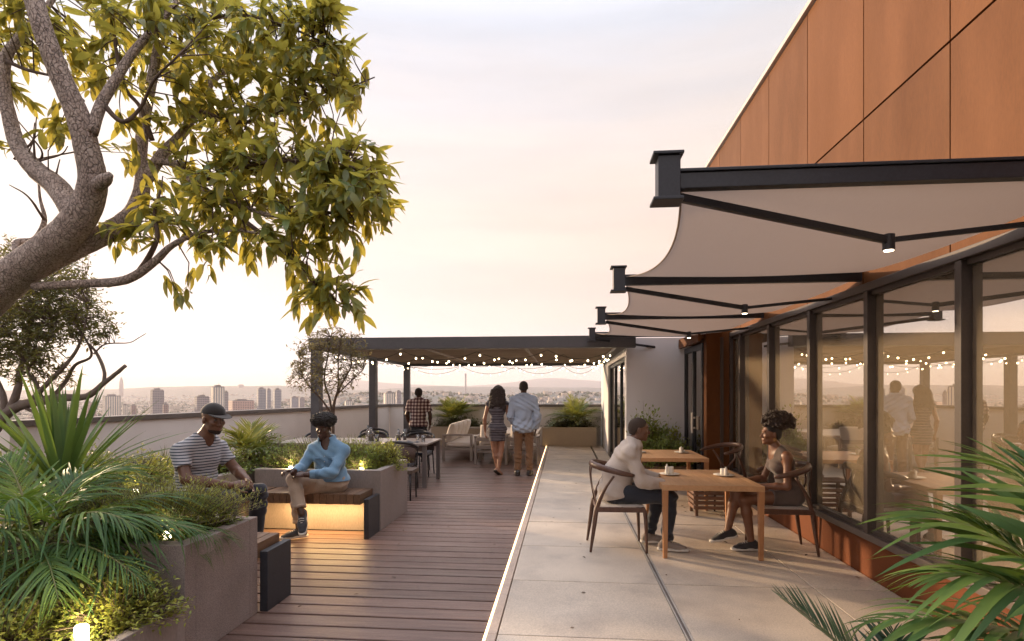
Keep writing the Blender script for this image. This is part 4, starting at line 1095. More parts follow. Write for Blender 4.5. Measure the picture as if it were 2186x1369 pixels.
LM['dull'] = leaf_mat('dull_shrub_leaf', (0.10, 0.115, 0.05), (0.16, 0.155, 0.065), 0.2, (0.35, 0.32, 0.1), rough=0.6)
M['bark'] = mat('rough_bark', (0.46, 0.37, 0.315), (0.32, 0.245, 0.205), rough=0.9, scale=9, stretch=(1, 1, 1), bump=1.0, bscale=38, detail=8, fine=(60, 0.3), c3=(0.40, 0.32, 0.28), scale3=4, amt3=0.5)
# cracked plates in the bark
nt = M['bark'].node_tree
vo = nt.nodes.new('ShaderNodeTexVoronoi'); vo.feature = 'DISTANCE_TO_EDGE'; vo.inputs['Scale'].default_value = 42
tcb = nt.nodes.new('ShaderNodeTexCoord'); mpb = nt.nodes.new('ShaderNodeMapping'); mpb.inputs['Scale'].default_value = (1.0, 1.0, 0.6)
nzb = nt.nodes.new('ShaderNodeTexNoise'); nzb.inputs['Scale'].default_value = 12
mxb = nt.nodes.new('ShaderNodeMix'); mxb.data_type = 'VECTOR'; mxb.inputs['Factor'].default_value = 0.08
nt.links.new(tcb.outputs['Object'], mpb.inputs[0]); nt.links.new(mpb.outputs[0], nzb.inputs['Vector'])
nt.links.new(mpb.outputs[0], mxb.inputs['A']); nt.links.new(nzb.outputs['Color'], mxb.inputs['B'])
nt.links.new(mxb.outputs['Result'], vo.inputs['Vector'])
mrb = nt.nodes.new('ShaderNodeMapRange'); mrb.inputs['From Max'].default_value = 0.10
nt.links.new(vo.outputs['Distance'], mrb.inputs['Value'])
for nd in list(nt.nodes):                                    # dark cracks between the bark plates
    if nd.type == 'BSDF_PRINCIPLED':
        src_ = nd.inputs['Base Color'].links[0].from_socket
        mk = nt.nodes.new('ShaderNodeMix'); mk.data_type = 'RGBA'; mk.inputs['A'].default_value = (0.055, 0.038, 0.03, 1)
        mr2 = nt.nodes.new('ShaderNodeMapRange'); mr2.inputs['From Max'].default_value = 0.07; mr2.inputs['To Min'].default_value = 0.25
        nt.links.new(vo.outputs['Distance'], mr2.inputs['Value']); nt.links.new(mr2.outputs[0], mk.inputs['Factor'])
        nt.links.new(src_, mk.inputs['B']); nt.links.new(mk.outputs['Result'], nd.inputs['Base Color'])
for nd in nt.nodes:
    if nd.type == 'BUMP':
        b2 = nt.nodes.new('ShaderNodeBump'); b2.inputs['Strength'].default_value = 0.9; b2.inputs['Distance'].default_value = 0.008
        nt.links.new(mrb.outputs[0], b2.inputs['Height']); nt.links.new(nd.outputs[0], b2.inputs['Normal'])
        for nd2 in nt.nodes:
            if nd2.type == 'BSDF_PRINCIPLED': nt.links.new(b2.outputs[0], nd2.inputs['Normal'])
        break
M['twig'] = mat('thin_twig', (0.14, 0.095, 0.07), (0.09, 0.06, 0.045), rough=0.85, scale=20)
M['grey_twig'] = mat('grey_twig', (0.20, 0.155, 0.13), (0.13, 0.10, 0.085), rough=0.85, scale=14, bump=0.5)

# ------------------------------------------------------------------ big tree leaning in over the left planter
def limb(name, parent, pts, m, nseg=5, sides=10, rough=0.0, thick=1.0):
    """pts: (u, v, depth, radius in px)"""
    S = spline(pts, nseg); W, r_ = [], []
    for i, q in enumerate(S):
        p = at(q[0], q[1], q[2]); rr = max(0.0025, thick * q[3] * q[2] / FOC)
        if rough: p = p + Vector((rnd(-1, 1), rnd(-1, 1), rnd(-1, 1))) * rr * rough; rr *= rnd(1 - rough, 1 + rough)
        W.append(p); r_.append(rr)
    MB().tube(W, r_, sides).build(name, m, parent, smooth=True)
    return list(zip(W, r_))
base = at(-330, 880, 4.75)
bt = thing('leaning_tree', 'large rough barked tree leaning in from the left with long glossy leaves', 'tree', (base.x, base.y, 0.62))
SK = []
SK += limb('trunk', bt, [(-330, 1110, 4.75, 92), (-300, 980, 4.75, 88), (-220, 820, 4.7, 84), (-100, 700, 4.6, 76), (0, 612, 4.5, 67), (72, 556, 4.4, 60), (140, 500, 4.3, 56), (180, 448, 4.25, 52), (198, 390, 4.2, 46), (186, 320, 4.15, 42), (165, 245, 4.1, 39), (128, 160, 4.05, 35), (92, 65, 4.0, 33), (62, -40, 4.0, 31), (30, -160, 4.0, 26)], M['bark'], 8, 24, 0.012, 0.58)
LIMBS = [
    [(30, 600, 4.46, 40), (90, 566, 4.45, 42), (160, 530, 4.45, 40), (235, 494, 4.5, 37), (285, 455, 4.55, 33), (304, 395, 4.6, 27), (300, 325, 4.65, 23), (312, 235, 4.7, 20), (332, 130, 4.75, 17), (350, 30, 4.8, 14), (362, -60, 4.85, 11)],
    [(165, 462, 4.28, 36), (120, 398, 4.4, 32), (80, 366, 4.45, 28), (42, 318, 4.5, 23), (20, 250, 4.5, 19), (8, 180, 4.5, 17), (14, 120, 4.52, 15), (50, 72, 4.55, 12), (96, 20, 4.6, 9), (140, -40, 4.65, 7)],
    [(196, 285, 4.12, 17), (215, 225, 4.16, 16), (246, 172, 4.22, 14), (284, 112, 4.3, 12), (338, 52, 4.4, 9), (390, -10, 4.5, 7)],
    [(304, 400, 4.6, 18), (342, 336, 4.66, 17), (394, 280, 4.75, 14), (430, 215, 4.85, 11), (468, 160, 4.95, 9), (540, 138, 5.05, 6), (640, 142, 5.1, 4), (740, 135, 5.15, 2)],
    [(330, 345, 4.62, 10), (378, 352, 4.55, 11), (420, 396, 4.45, 9), (500, 434, 4.35, 8), (590, 462, 4.25, 6), (680, 456, 4.2, 4), (760, 452, 4.15, 2)],
    [(72, 612, 4.42, 12), (180, 606, 4.4, 13), (268, 598, 4.35, 14), (326, 562, 4.3, 12), (368, 524, 4.25, 9), (425, 498, 4.2, 7), (500, 492, 4.15, 5), (560, 500, 4.1, 3)],
    [(290, 590, 4.33, 9), (318, 548, 4.3, 8), (336, 505, 4.26, 7), (330, 455, 4.25, 5), (345, 400, 4.25, 3)],
    [(425, 400, 4.45, 9), (520, 470, 4.3, 7), (585, 520, 4.2, 6), (640, 570, 4.1, 4), (684, 620, 4.0, 2.5), (740, 655, 3.95, 1.5)],
    [(420, 390, 4.45, 8), (500, 360, 4.3, 6), (600, 345, 4.2, 5), (700, 345, 4.1, 3.5), (800, 372, 4.0, 2)],
    [(420, 235, 4.83, 8), (510, 262, 4.7, 6), (600, 240, 4.65, 5), (700, 205, 4.6, 3.5), (800, 165, 4.55, 1.8)],
    [(340, 60, 4.78, 8), (430, 40, 4.7, 7), (530, 35, 4.6, 5), (620, 60, 4.55, 4), (700, 95, 4.5, 2)],
    [(210, 210, 4.15, 8), (260, 260, 4.2, 7), (300, 230, 4.2, 5), (330, 170, 4.1, 4), (380, 120, 4.0, 3)],
    [(325, 300, 4.66, 8), (300, 230, 4.6, 6), (268, 190, 4.6, 6), (250, 120, 4.6, 5), (240, 30, 4.6, 3)],
    [(200, 400, 4.2, 24), (224, 384, 4.12, 19), (236, 372, 4.1, 9)],
    [(52, 572, 4.44, 10), (34, 522, 4.55, 11), (75, 512, 4.6, 10), (95, 470, 4.65, 7), (85, 420, 4.7, 4), (80, 340, 4.75, 2)],
    [(12, 130, 4.5, 6), (60, 150, 4.45, 5), (130, 170, 4.4, 3), (180, 215, 4.4, 2)],
    [(560, 140, 5.05, 4), (610, 100, 5.0, 3), (680, 60, 4.9, 2)],
    [(590, 462, 4.25, 5), (660, 420, 4.2, 4), (740, 400, 4.1, 3), (810, 410, 4.0, 2)],
]
for li, L_ in enumerate(LIMBS): SK += limb('branch', bt, L_, M['bark'] if L_[0][3] > 9 else M['twig'], 5, 12 if L_[0][3] > 14 else 8, 0.02, 0.56 if li == 0 else 0.70)
for L_ in [[(30, 340, 4.5, 3), (70, 300, 4.5, 2), (78, 250, 4.5, 1)], [(85, 345, 4.5, 3), (88, 320, 4.4, 2), (40, 260, 4.4, 1.2)], [(75, 350, 4.45, 3), (72, 290, 4.4, 1.5), (74, 262, 4.4, 1)], [(95, 470, 4.6, 3), (60, 420, 4.5, 2), (20, 395, 4.5, 1)], [(120, 372, 4.4, 2), (128, 340, 4.4, 1)], [(85, 344, 4.4, 2), (130, 330, 4.4, 1.5), (145, 312, 4.4, 1)]]:
    limb('bare_twig', bt, L_, M['twig'], 5, 5, 0.1)
# leaf clusters: (u, v, ru, rv, depth, spread, clusters)
BLOBS = [(560, 55, 150, 75, 4.6, .5, 62), (640, 150, 100, 60, 4.6, .4, 40), (740, 170, 70, 28, 4.5, .2, 12), (660, 215, 95, 40, 4.5, .35, 28), (480, 150, 120, 90, 4.7, .5, 46),
         (420, 50, 120, 70, 4.6, .5, 40), (520, 250, 120, 50, 4.6, .4, 30), (640, 320, 130, 45, 4.3, .3, 40), (740, 350, 80, 45, 4.1, .3, 34), (760, 420, 75, 50, 4.1, .3, 40),
         (600, 400, 140, 55, 4.3, .4, 52), (470, 340, 90, 60, 4.5, .4, 30), (700, 485, 80, 35, 4.15, .25, 24), (500, 450, 130, 50, 4.3, .35, 34), (570, 520, 100, 28, 4.2, .3, 20),
         (640, 575, 40, 40, 4.1, .2, 10), (700, 600, 60, 30, 4.0, .2, 9), (680, 640, 50, 22, 3.95, .15, 7), (745, 655, 34, 14, 3.95, .1, 4), (380, 430, 80, 60, 4.4, .4, 24),
         (330, 300, 80, 80, 4.8, .5, 16), (380, 220, 80, 80, 4.9, .5, 22), (250, 110, 90, 90, 4.9, .4, 22), (190, 90, 90, 70, 5.0, .3, 14), (50, 100, 80, 70, 4.9, .3, 18), (40, 30, 90, 40, 4.5, .4, 16),
         (20, 190, 30, 25, 4.7, .2, 5), (115, 280, 30, 25, 4.4, .1, 4), (10, 300, 20, 20, 4.7, .1, 2), (372, 605, 28, 25, 4.2, .1, 4), (440, 520, 40, 25, 4.2, .2, 7), (270, 500, 30, 30, 4.3, .2, 4), (300, 470, 40, 30, 4.4, .2, 6), (310, 20, 100, 40, 4.4, .5, 20),
         (680, 40, 30, 40, 4.4, .2, 12), (715, 110, 30, 30, 4.4, .2, 9), (690, 10, 25, 25, 4.5, .2, 6)]
SKP = np.array([p[:] for p, r_ in SK])
lt_ = [leaf_mesh('tree_leaf', 1.0, 0.33, LM['tree'], dr_, fo, 4) for dr_, fo in ((0.12, 0.2), (0.28, 0.3), (0.45, 0.12), (-0.05, 0.25))]
cand = []; twm = MB()
for (u, v, ru, rv, d, sp_, n) in BLOBS:
    for _ in range(int(n * (0.85 if u > 300 else 1.2) + 0.5)):
        while True:
            a, b = rnd(-1, 1), rnd(-1, 1)
            if a * a + b * b <= 1: break
        c = at(u + a * ru * 1.06, v + b * rv * 1.06, d + rnd(-sp_, sp_))
        q = SKP[np.argmin(((SKP - np.array(c[:])) ** 2).sum(1))]; q = Vector(q)
        dv = c - q
        if dv.length > 0.9: q = c - dv.normalized() * 0.5; dv = c - q
        mid = q.lerp(c, 0.55) + Vector((rnd(-.04, .04), rnd(-.04, .04), rnd(0, .06)))
        twm.tube([q, mid, c], [0.006, 0.0045, 0.0025], 5, cap=False)
        ax = (c - mid).normalized() if dv.length > 0.03 else Vector((1, 0, 0))
        ax = (ax + Vector((0.25, 0, -0.1)) + Vector((rnd(-.4, .4), rnd(-.4, .4), rnd(-.3, .3)))).normalized()
        t, s, nn = frame_from(ax)
        k = pr.randrange(8, 13)
        for i in range(k):
            an = i * 2.4 + rnd(-.4, .4); fwd = rnd(0.15, 1.0)
            dr = t * (fwd + 0.3) + (s * math.cos(an) + nn * math.sin(an)) * rnd(0.35, 0.95) + Vector((rnd(-.2, .2), rnd(-.2, .2), rnd(-.45, 0.1)))
            cand.append((c + t * rnd(-0.20, 0.10), dr.normalized(), rnd(0.075, 0.18), rnd(-0.7, 0.7)))
twm.build('twigs', M['twig'], bt, smooth=True)['kind'] = 'stuff'
def cam_depth(p): return -p.x * SA + p.y * CA
order = sorted(range(len(cand)), key=lambda i: -cand[i][2] / cam_depth(cand[i][0]))
big = set(order[:290])
lv = Leaves(lt_)
for i, (p, t, s_, ro) in enumerate(cand):
    if i in big: put(lt_[pr.randrange(4)], 'leaf', bt, p, t, None, s_, ro)
    else: lv.put(p, t, s_, ro)
lv.build('foliage', LM['tree'], bt)

# ------------------------------------------------------------------ finer trees
def fine_tree(t, skel, blobs, lm_, lsize, per, twist=0.5, tw=0.0022):
    S = np.array([p[:] for p, r_ in skel]); tmp = [leaf_mesh('small_leaf', 1.0, 0.42, lm_, 0.15, 0.2, 2), leaf_mesh('small_leaf', 1.0, 0.34, lm_, 0.4, 0.2, 2)]
    L_ = Leaves(tmp); tm2 = MB()
    for (u, v, ru, rv, d, sp_, n) in blobs:
        for _ in range(n):
            while True:
                a, b = rnd(-1, 1), rnd(-1, 1)
                if a * a + b * b <= 1: break
            c = at(u + a * ru, v + b * rv, d + rnd(-sp_, sp_))
            q = Vector(S[np.argmin(((S - np.array(c[:])) ** 2).sum(1))])
            mid = q.lerp(c, 0.6) + Vector((rnd(-.05, .05), rnd(-.05, .05), rnd(0, .08)))
            pts = [q, mid, c, c + (c - mid).normalized() * rnd(0.06, 0.18) + Vector((rnd(-.04, .04), 0, rnd(-.03, .05)))]
            tm2.tube(pts, [tw * 1.8, tw * 1.4, tw, tw * 0.5], 4, cap=False)
            for i in range(per):
                s = rnd(0.15, 1.0)
                p = pts[1].lerp(pts[2], s * 1.6) if s < 0.62 else pts[2].lerp(pts[3], (s - 0.62) / 0.38)
                L_.put(p + Vector((rnd(-1, 1), rnd(-1, 1), rnd(-1, 1))) * 0.03, Vector((rnd(-1, 1), rnd(-1, 1), rnd(-.6, .9))), rnd(0.7, 1.3) * lsize, rnd(-1, 1))
    tm2.build('twigs', M['twig'], t)['kind'] = 'stuff'
    L_.build('foliage', lm_, t)
b0 = at(-70, 1010, 6.6)
ft = thing('fine_leaved_tree', 'small leaved tree at the left edge with a long bare branch', 'tree', (b0.x, b0.y, 0.62))
sk = []
for i, L_ in enumerate([[(-70, 1030, 6.6, 16), (-40, 960, 6.6, 14), (-5, 905, 6.6, 12), (30, 872, 6.6, 11), (75, 858, 6.6, 10), (130, 850, 6.6, 8), (185, 846, 6.6, 7), (222, 818, 6.6, 5.5), (245, 800, 6.6, 4.5), (268, 781, 6.6, 4)],
           [(20, 878, 6.6, 8), (38, 830, 6.6, 7), (42, 790, 6.7, 5), (60, 740, 6.8, 4), (70, 680, 6.8, 3), (80, 620, 6.8, 2)],
           [(60, 862, 6.6, 6), (100, 820, 6.5, 5), (135, 785, 6.5, 4), (165, 745, 6.5, 3), (180, 700, 6.5, 2), (190, 650, 6.5, 1.5)],
           [(110, 852, 6.6, 5), (140, 815, 6.7, 4), (160, 780, 6.7, 3.5), (195, 760, 6.7, 2.5), (180, 720, 6.7, 2), (150, 680, 6.7, 1.5)],
           [(222, 818, 6.6, 4), (222, 790, 6.6, 3.5), (205, 752, 6.6, 3), (185, 730, 6.6, 2)],
           [(200, 756, 6.6, 2), (225, 735, 6.6, 1.6), (275, 732, 6.6, 1.2), (295, 722, 6.6, 1), (312, 712, 6.6, .8)],
           [(50, 868, 6.6, 4), (80, 884, 6.6, 3), (112, 892, 6.6, 2)],
           [(10, 885, 6.6, 7), (5, 840, 6.6, 6), (-15, 790, 6.7, 5), (-10, 720, 6.7, 3)],
           [(90, 858, 6.6, 5), (75, 815, 6.6, 4), (60, 790, 6.6, 3), (95, 740, 6.6, 2), (120, 690, 6.6, 1.5)]]):
    sk += limb('trunk' if i == 0 else 'branch', ft, L_, M['grey_twig'], 5, 8, 0.06)
fine_tree(ft, sk, [(60, 690, 110, 75, 6.8, .5, 300), (120, 660, 110, 70, 6.8, .5, 220), (20, 730, 80, 70, 6.8, .5, 160), (190, 690, 45, 50, 6.7, .3, 60), (230, 700, 15, 15, 6.6, .1, 10), (110, 600, 80, 40, 6.8, .4, 90), (60, 780, 70, 40, 6.7, .4, 60), (20, 540, 30, 30, 6.9, .3, 25), (160, 570, 30, 20, 6.8, .3, 14), (130, 800, 40, 25, 6.6, .3, 16)], LM['fine'], 0.055, 11)
b0 = at(712, 960, 8.9)
wt = thing('wispy_tree', 'thin wispy shrub tree standing before the front pergola post', 'tree', (b0.x, b0.y, 0.0))
sk = []
for i, L_ in enumerate([[(712, 1010, 8.9, 4), (711, 900, 8.9, 3.2), (716, 850, 8.9, 2.6), (735, 810, 8.9, 2), (750, 780, 8.9, 1.6), (748, 740, 8.9, 1.2)],
           [(711, 890, 8.9, 2.6), (703, 850, 8.9, 2.2), (692, 810, 8.9, 1.8), (700, 760, 8.9, 1.5), (705, 720, 8.9, 1)],
           [(711, 890, 8.9, 2.4), (690, 858, 8.9, 2), (665, 830, 8.9, 1.5), (645, 800, 8.9, 1.2), (640, 760, 8.9, 1)],
           [(714, 865, 8.9, 2), (722, 820, 8.9, 1.6), (722, 770, 8.9, 1.3), (728, 720, 8.9, 1)],
           [(720, 842, 8.9, 1.6), (748, 815, 8.9, 1.3), (775, 790, 8.9, 1)]]):
    sk += limb('trunk' if i == 0 else 'branch', wt, L_, M['twig'], 5, 6, 0.1)
fine_tree(wt, sk, [(700, 780, 72, 62, 8.9, .5, 170), (655, 770, 38, 48, 8.9, .3, 60), (750, 760, 32, 50, 8.9, .3, 60), (710, 725, 45, 25, 8.9, .3, 50), (640, 810, 25, 25, 8.9, .2, 20)], LM['wispy'], 0.05, 9, tw=0.0028)

# ------------------------------------------------------------------ shrubs
def shrub(name, label, c, rx, ry, h, lm_, n=260, lsize=0.035, style='leafy', group='shrubs in the planters', flowers=0):
    """style leafy: leaves over a lumpy dome; spiky: upright needle stems; grass: arching blades"""
    if name != 'leafy_shrub' and lsize < 0.05: h *= 1.3; rx *= 1.12; n = int(n * 1.15); lsize *= 1.1
    c = Vector(c); t = thing(name, label, 'shrub', c, group=group)
    tw = MB()
    if style == 'leafy':
        tmp = [leaf_mesh('shrub_leaf', 1.0, 0.5, lm_, 0.1, 0.25, 2), leaf_mesh('shrub_leaf', 1.0, 0.42, lm_, 0.35, 0.2, 2)]
        L_ = Leaves(tmp)
        for _ in range(n):
            a = rnd(0, 6.283); e = math.asin(rnd(0.02, 1.0)); rr = rnd(0.55, 1.08) * (1 + 0.18 * math.sin(3 * a + c.x * 5) * math.cos(2 * e))
            dv = Vector((math.cos(a) * math.cos(e) * rx, math.sin(a) * math.cos(e) * ry, math.sin(e) * h)) * rr
            p = c + dv; o_ = c + Vector((dv.x * 0.25, dv.y * 0.25, 0.0))
            tw.tube([o_, o_.lerp(p, 0.6) + Vector((0, 0, 0.02)), p], [0.004, 0.003, 0.0015], 3, cap=False)
            for i in range(10):
                q = o_.lerp(p, rnd(0.55, 1.06)) + Vector((rnd(-1, 1), rnd(-1, 1), rnd(-1, 1))) * lsize * 0.9
                L_.put(q, dv.normalized() * 0.6 + Vector((rnd(-1, 1), rnd(-1, 1), rnd(-.4, 1.0))), rnd(0.6, 1.25) * lsize, rnd(-.8, .8))
    elif style == 'spiky':
        tmp = [leaf_mesh('needle_leaf', 1.0, 0.16, lm_, 0.1, 0.1, 2)]
        L_ = Leaves(tmp)
        for _ in range(n):
            a = rnd(0, 6.283); r_ = math.sqrt(rnd(0, 1)); b = c + Vector((math.cos(a) * rx * r_ * 0.8, math.sin(a) * ry * r_ * 0.8, 0))
            hh = h * rnd(0.6, 1.1) * (1 - 0.35 * r_ * r_); lean = Vector((math.cos(a) * r_ * rx * 0.75 + rnd(-.05, .05), math.sin(a) * r_ * ry * 0.75 + rnd(-.05, .05), hh))
            tp = b + lean; md = b + Vector((lean.x * 0.25, lean.y * 0.25, hh * 0.55))
            tw.tube([b, md, tp], [0.003, 0.0025, 0.001], 3, cap=False)
            for i in range(26):
                s = i / 26 * 0.85 + 0.16; q = (b.lerp(md, s * 2) if s < 0.5 else md.lerp(tp, (s - 0.5) * 2))
                an = i * 2.4; ax = (tp - md).normalized()
                L_.put(q, ax * 0.8 + Vector((math.cos(an), math.sin(an), 0.1)) * 0.7, rnd(0.8, 1.2) * lsize * (1.15 - 0.6 * s))
    else:
        tmp = [leaf_mesh('grass_blade', 1.0, 0.028, lm_, dr_, 0.1, 5) for dr_ in (0.15, 0.45, 0.8)]
        L_ = Leaves(tmp)
        for _ in range(n):
            a = rnd(0, 6.283); r_ = math.sqrt(rnd(0, 1)); b = c + Vector((math.cos(a) * rx * r_ * 0.5, math.sin(a) * ry * r_ * 0.5, 0))
            L_.put(b, Vector((math.cos(a) * rx * 1.1 * r_ + rnd(-.1, .1), math.sin(a) * ry * 1.1 * r_ + rnd(-.1, .1), h)), h * rnd(0.7, 1.2))
    if tw.v: tw.build('stems', M['twig'], t)['kind'] = 'stuff'
    L_.build('foliage', lm_, t)
    for k in range(flowers):
        a = rnd(0, 6.28); p = c + Vector((math.cos(a) * rx * 0.8, -abs(math.sin(a)) * ry * 0.9, h * rnd(0.3, 0.75)))
        m_ = MB()
        for i in range(5):
            b = i * 1.2566; d_ = Vector((math.cos(b), -0.5, math.sin(b))); e_ = Vector((math.cos(b + 0.6), -0.45, math.sin(b + 0.6)))
            m_.add([p, p + d_ * 0.012, p + (d_ + e_) * 0.013, p + e_ * 0.012], [(0, 1, 2, 3)])
        m_.build('flower', M['china'], t)
    return t
# near the camera
S_ = shrub
S_('golden_shrub', 'low golden leaved shrub glowing over the lit garden lamp, bottom left', (-2.42, 2.86, 0.33), 0.27, 0.28, 0.26, LM['yellow'], 420, 0.028)
S_('golden_shrub', 'golden shrub in the bottom corner left of the glowing lamp', (-2.78, 2.55, 0.32), 0.26, 0.26, 0.22, LM['yellow'], 300, 0.026)
S_('low_shrub', 'dark green shrub at the bottom left corner', (-3.02, 2.8, 0.32), 0.30, 0.28, 0.26, LM['shrub'], 320, 0.03)
S_('rosemary_bush', 'bright rosemary bush on the corner of the tall speckled planter', (-2.72, 3.62, 0.64), 0.40, 0.26, 0.30, LM['yellow'], 380, 0.046, 'spiky', flowers=0)
S_('flowering_shrub', 'small white flowered shrub spilling over the planter edge', (-2.43, 3.70, 0.66), 0.17, 0.17, 0.15, LM['shrub'], 150, 0.025, flowers=9)
S_('low_shrub', 'dense green shrub between the palm and the rosemary bush', (-3.15, 3.6, 0.62), 0.36, 0.26, 0.24, LM['shrub'], 300, 0.032)
S_('rosemary_bush', 'rosemary clump behind the long palm fronds', (-3.5, 3.75, 0.62), 0.30, 0.24, 0.30, LM['rose'], 200, 0.04, 'spiky')
S_('low_shrub', 'dark shrub filling the gap under the feathery palm', (-2.95, 3.0, 0.33), 0.34, 0.22, 0.40, LM['shrub'], 360, 0.036)
S_('low_shrub', 'dark shrub left of the feathery palm trunk', (-3.45, 2.95, 0.33), 0.36, 0.22, 0.42, LM['rose'], 320, 0.038)
S_('low_shrub', 'leafy shrub over the near rim of the speckled planter', (-2.75, 3.28, 0.62), 0.30, 0.16, 0.20, LM['shrub'], 220, 0.032)
S_('low_shrub', 'leafy shrub on the planter rim below the yucca', (-3.4, 3.35, 0.62), 0.34, 0.2, 0.24, LM['shrub'], 240, 0.034)
# side bed
S_('flowering_shrub', 'white flowered shrub just behind the capped man', (-4.20, 5.15, 0.64), 0.42, 0.4, 0.27, LM['yellow'], 340, 0.034, flowers=12)
S_('low_shrub', 'green shrub between the yucca and the capped man', (-4.55, 4.85, 0.62), 0.45, 0.4, 0.25, LM['shrub'], 320, 0.036)
S_('low_shrub', 'green shrub under the left parapet cap', (-5.2, 5.6, 0.62), 0.5, 0.45, 0.30, LM['shrub'], 320, 0.04)
S_('grass_tuft', 'grey green grass tuft against the left parapet', (-5.0, 6.6, 0.62), 0.35, 0.3, 0.34, LM['dull'], 260, 0.05, 'grass')
S_('low_shrub', 'round green shrub right behind the capped man', (-4.15, 6.35, 0.62), 0.50, 0.42, 0.30, LM['shrub'], 360, 0.036)
S_('low_shrub', 'low green shrub in the bed by the parapet end', (-5.9, 5.2, 0.62), 0.5, 0.45, 0.3, LM['rose'], 260, 0.04)
# bench planter
S_('low_shrub', 'round shrub at the left end of the bench planter', (-3.42, 6.72, 0.63), 0.40, 0.30, 0.26, LM['shrub'], 380, 0.03)
S_('rosemary_bush', 'dense rosemary bush left of the denim person', (-3.02, 6.75, 0.63), 0.38, 0.30, 0.33, LM['rose'], 340, 0.04, 'spiky')
S_('rosemary_bush', 'dark rosemary bush directly behind the denim person', (-2.72, 6.95, 0.63), 0.34, 0.34, 0.33, LM['rose'], 240, 0.04, 'spiky')
S_('low_shrub', 'green shrub right of the denim person', (-2.50, 6.75, 0.63), 0.30, 0.32, 0.28, LM['shrub'], 360, 0.03)
S_('golden_shrub', 'yellow green lit shrub on the right corner of the bench planter', (-2.28, 7.02, 0.63), 0.24, 0.34, 0.29, LM['yellow'], 330, 0.03)
# back planters, annex corner
S_('low_shrub', 'hedge of small leaves in the far planter left of the couple', (-3.15, 17.02, 0.52), 0.85, 0.26, 0.38, LM['dull'], 420, 0.055)
S_('low_shrub', 'hedge of small leaves in the far planter right of the couple', (0.17, 17.02, 0.52), 0.82, 0.26, 0.36, LM['dull'], 300, 0.055)
S_('leafy_shrub', 'tall loose shrub with bright leaves before the white annex wall', (1.47, 10.02, 0.35), 0.36, 0.24, 0.92, LM['shrub'], 300, 0.07)
S_('leafy_shrub', 'loose branch of bright leaves reaching right before the white wall', (1.80, 10.12, 0.45), 0.34, 0.2, 0.66, LM['yellow'], 130, 0.065)
S_('low_shrub', 'rounded dark green bush behind the far oak table', (1.66, 9.55, 0.40), 0.38, 0.28, 0.36, LM['shrub'], 420, 0.045)
S_('low_shrub', 'small brownish shrub beside the entrance door', (1.98, 9.75, 0.40), 0.20, 0.2, 0.34, LM['dull'], 170, 0.04)
M['basket'] = mat('weathered_basket', (0.20, 0.135, 0.09), (0.13, 0.085, 0.06), rough=0.75, scale=9, stretch=(1, 1, 10), bump=0.5)
def basket(c, r0, h, label):
    t = thing('basket_planter', label, 'planter', c, group='stacked basket planters by the annex')
    MB().lathe([(r0 * 0.78, 0), (r0 * 0.9, h * 0.4), (r0, h), (r0 * 0.92, h), (r0 * 0.84, h * 0.85), (0, h * 0.85)], n=24).build('bowl', M['basket'], t, smooth=True, local=True)
    MB().tube([(r0 * math.cos(i * 0.2618) * 0.97, r0 * math.sin(i * 0.2618) * 0.97, h) for i in range(25)], 0.016, 8).build('rim', M['basket'], t, smooth=True, local=True)
basket((1.30, 9.75, 0.021), 0.30, 0.22, 'lower of two stacked basket planters by the annex corner')
basket((1.28, 9.75, 0.245), 0.30, 0.21, 'upper of two stacked basket planters by the annex corner')
box('trough', M['basket'], thing('wooden_trough', 'low wooden trough holding the bushes before the white annex', 'planter', (1.75, 9.7, 0.021)), 1.46, 2.08, 9.4, 9.93, 0.021, 0.40, 0.01)
box('trough', M['basket'], thing('wooden_trough', 'rear wooden trough against the white annex wall', 'planter', (1.6, 10.2, 0.021)), 1.27, 2.05, 9.96, 10.2, 0.021, 0.36, 0.01) if False else None

# ------------------------------------------------------------------ palms and yucca
def frond(parent, base, dirv, L_, droop, nl, ll, lw, tmpl, single, m_stem, spread=0.9, name='frond', flat=0.0, tipscale=0.45):
    """one palm leaf: rachis (object 'frond') and leaflets, as sub-parts when single else merged"""
    base = Vector(base); dirv = Vector(dirv).normalized(); pts = []
    for i in range(13):
        s = i / 12; p = base + dirv * L_ * s + Vector((0, 0, -droop * L_ * s * s)); pts.append(p)
    fo = MB().tube(pts, [0.009 * (1 - 0.8 * i / 12) * (0.5 + L_ * 0.5) for i in range(13)], 6).build(name, m_stem, parent, smooth=True)
    L2 = Leaves(tmpl) if not single else None
    for i in range(nl):
        s = 0.18 + 0.82 * (i + 0.5) / nl; k = min(11, int(s * 12)); p = pts[k].lerp(pts[k + 1], s * 12 - k)
        t = (pts[k + 1] - pts[k]).normalized(); t, sd, nn = frame_from(t)
        sc = ll * (math.sin(math.pi * (0.18 + 0.72 * s)) ** 0.7 * (1 - tipscale * s * s)) * rnd(0.88, 1.1)
        for q in (-1, 1):
            dv = t * (0.35 + 0.75 * s) + sd * q * spread * (1.05 - 0.45 * s) + nn * (0.28 - flat) + Vector((0, 0, rnd(-.12, .06)))
            if single: put(tmpl[pr.randrange(len(tmpl))], 'leaflet', fo, p, dv, nn, sc, rnd(-.25, .25))
            else: L2.put(p, dv, sc, rnd(-.25, .25), up=nn)
    if not single: L2.build('leaflets', tmpl[0].materials[0], fo)
    return fo
prof_ll = lambda s: (min(1, s * 5 + 0.25) * (1 - s ** 2.6) ** 0.7)
M['stem'] = mat('palm_stem', (0.12, 0.14, 0.04), (0.18, 0.16, 0.06), rough=0.5, scale=10)
broad = [leaf_mesh('broad_leaflet', 1.0, 0.09, LM['palm'], d_, 0.22, 9, prof_ll) for d_ in (0.35, 0.6, 0.9, 0.5)]
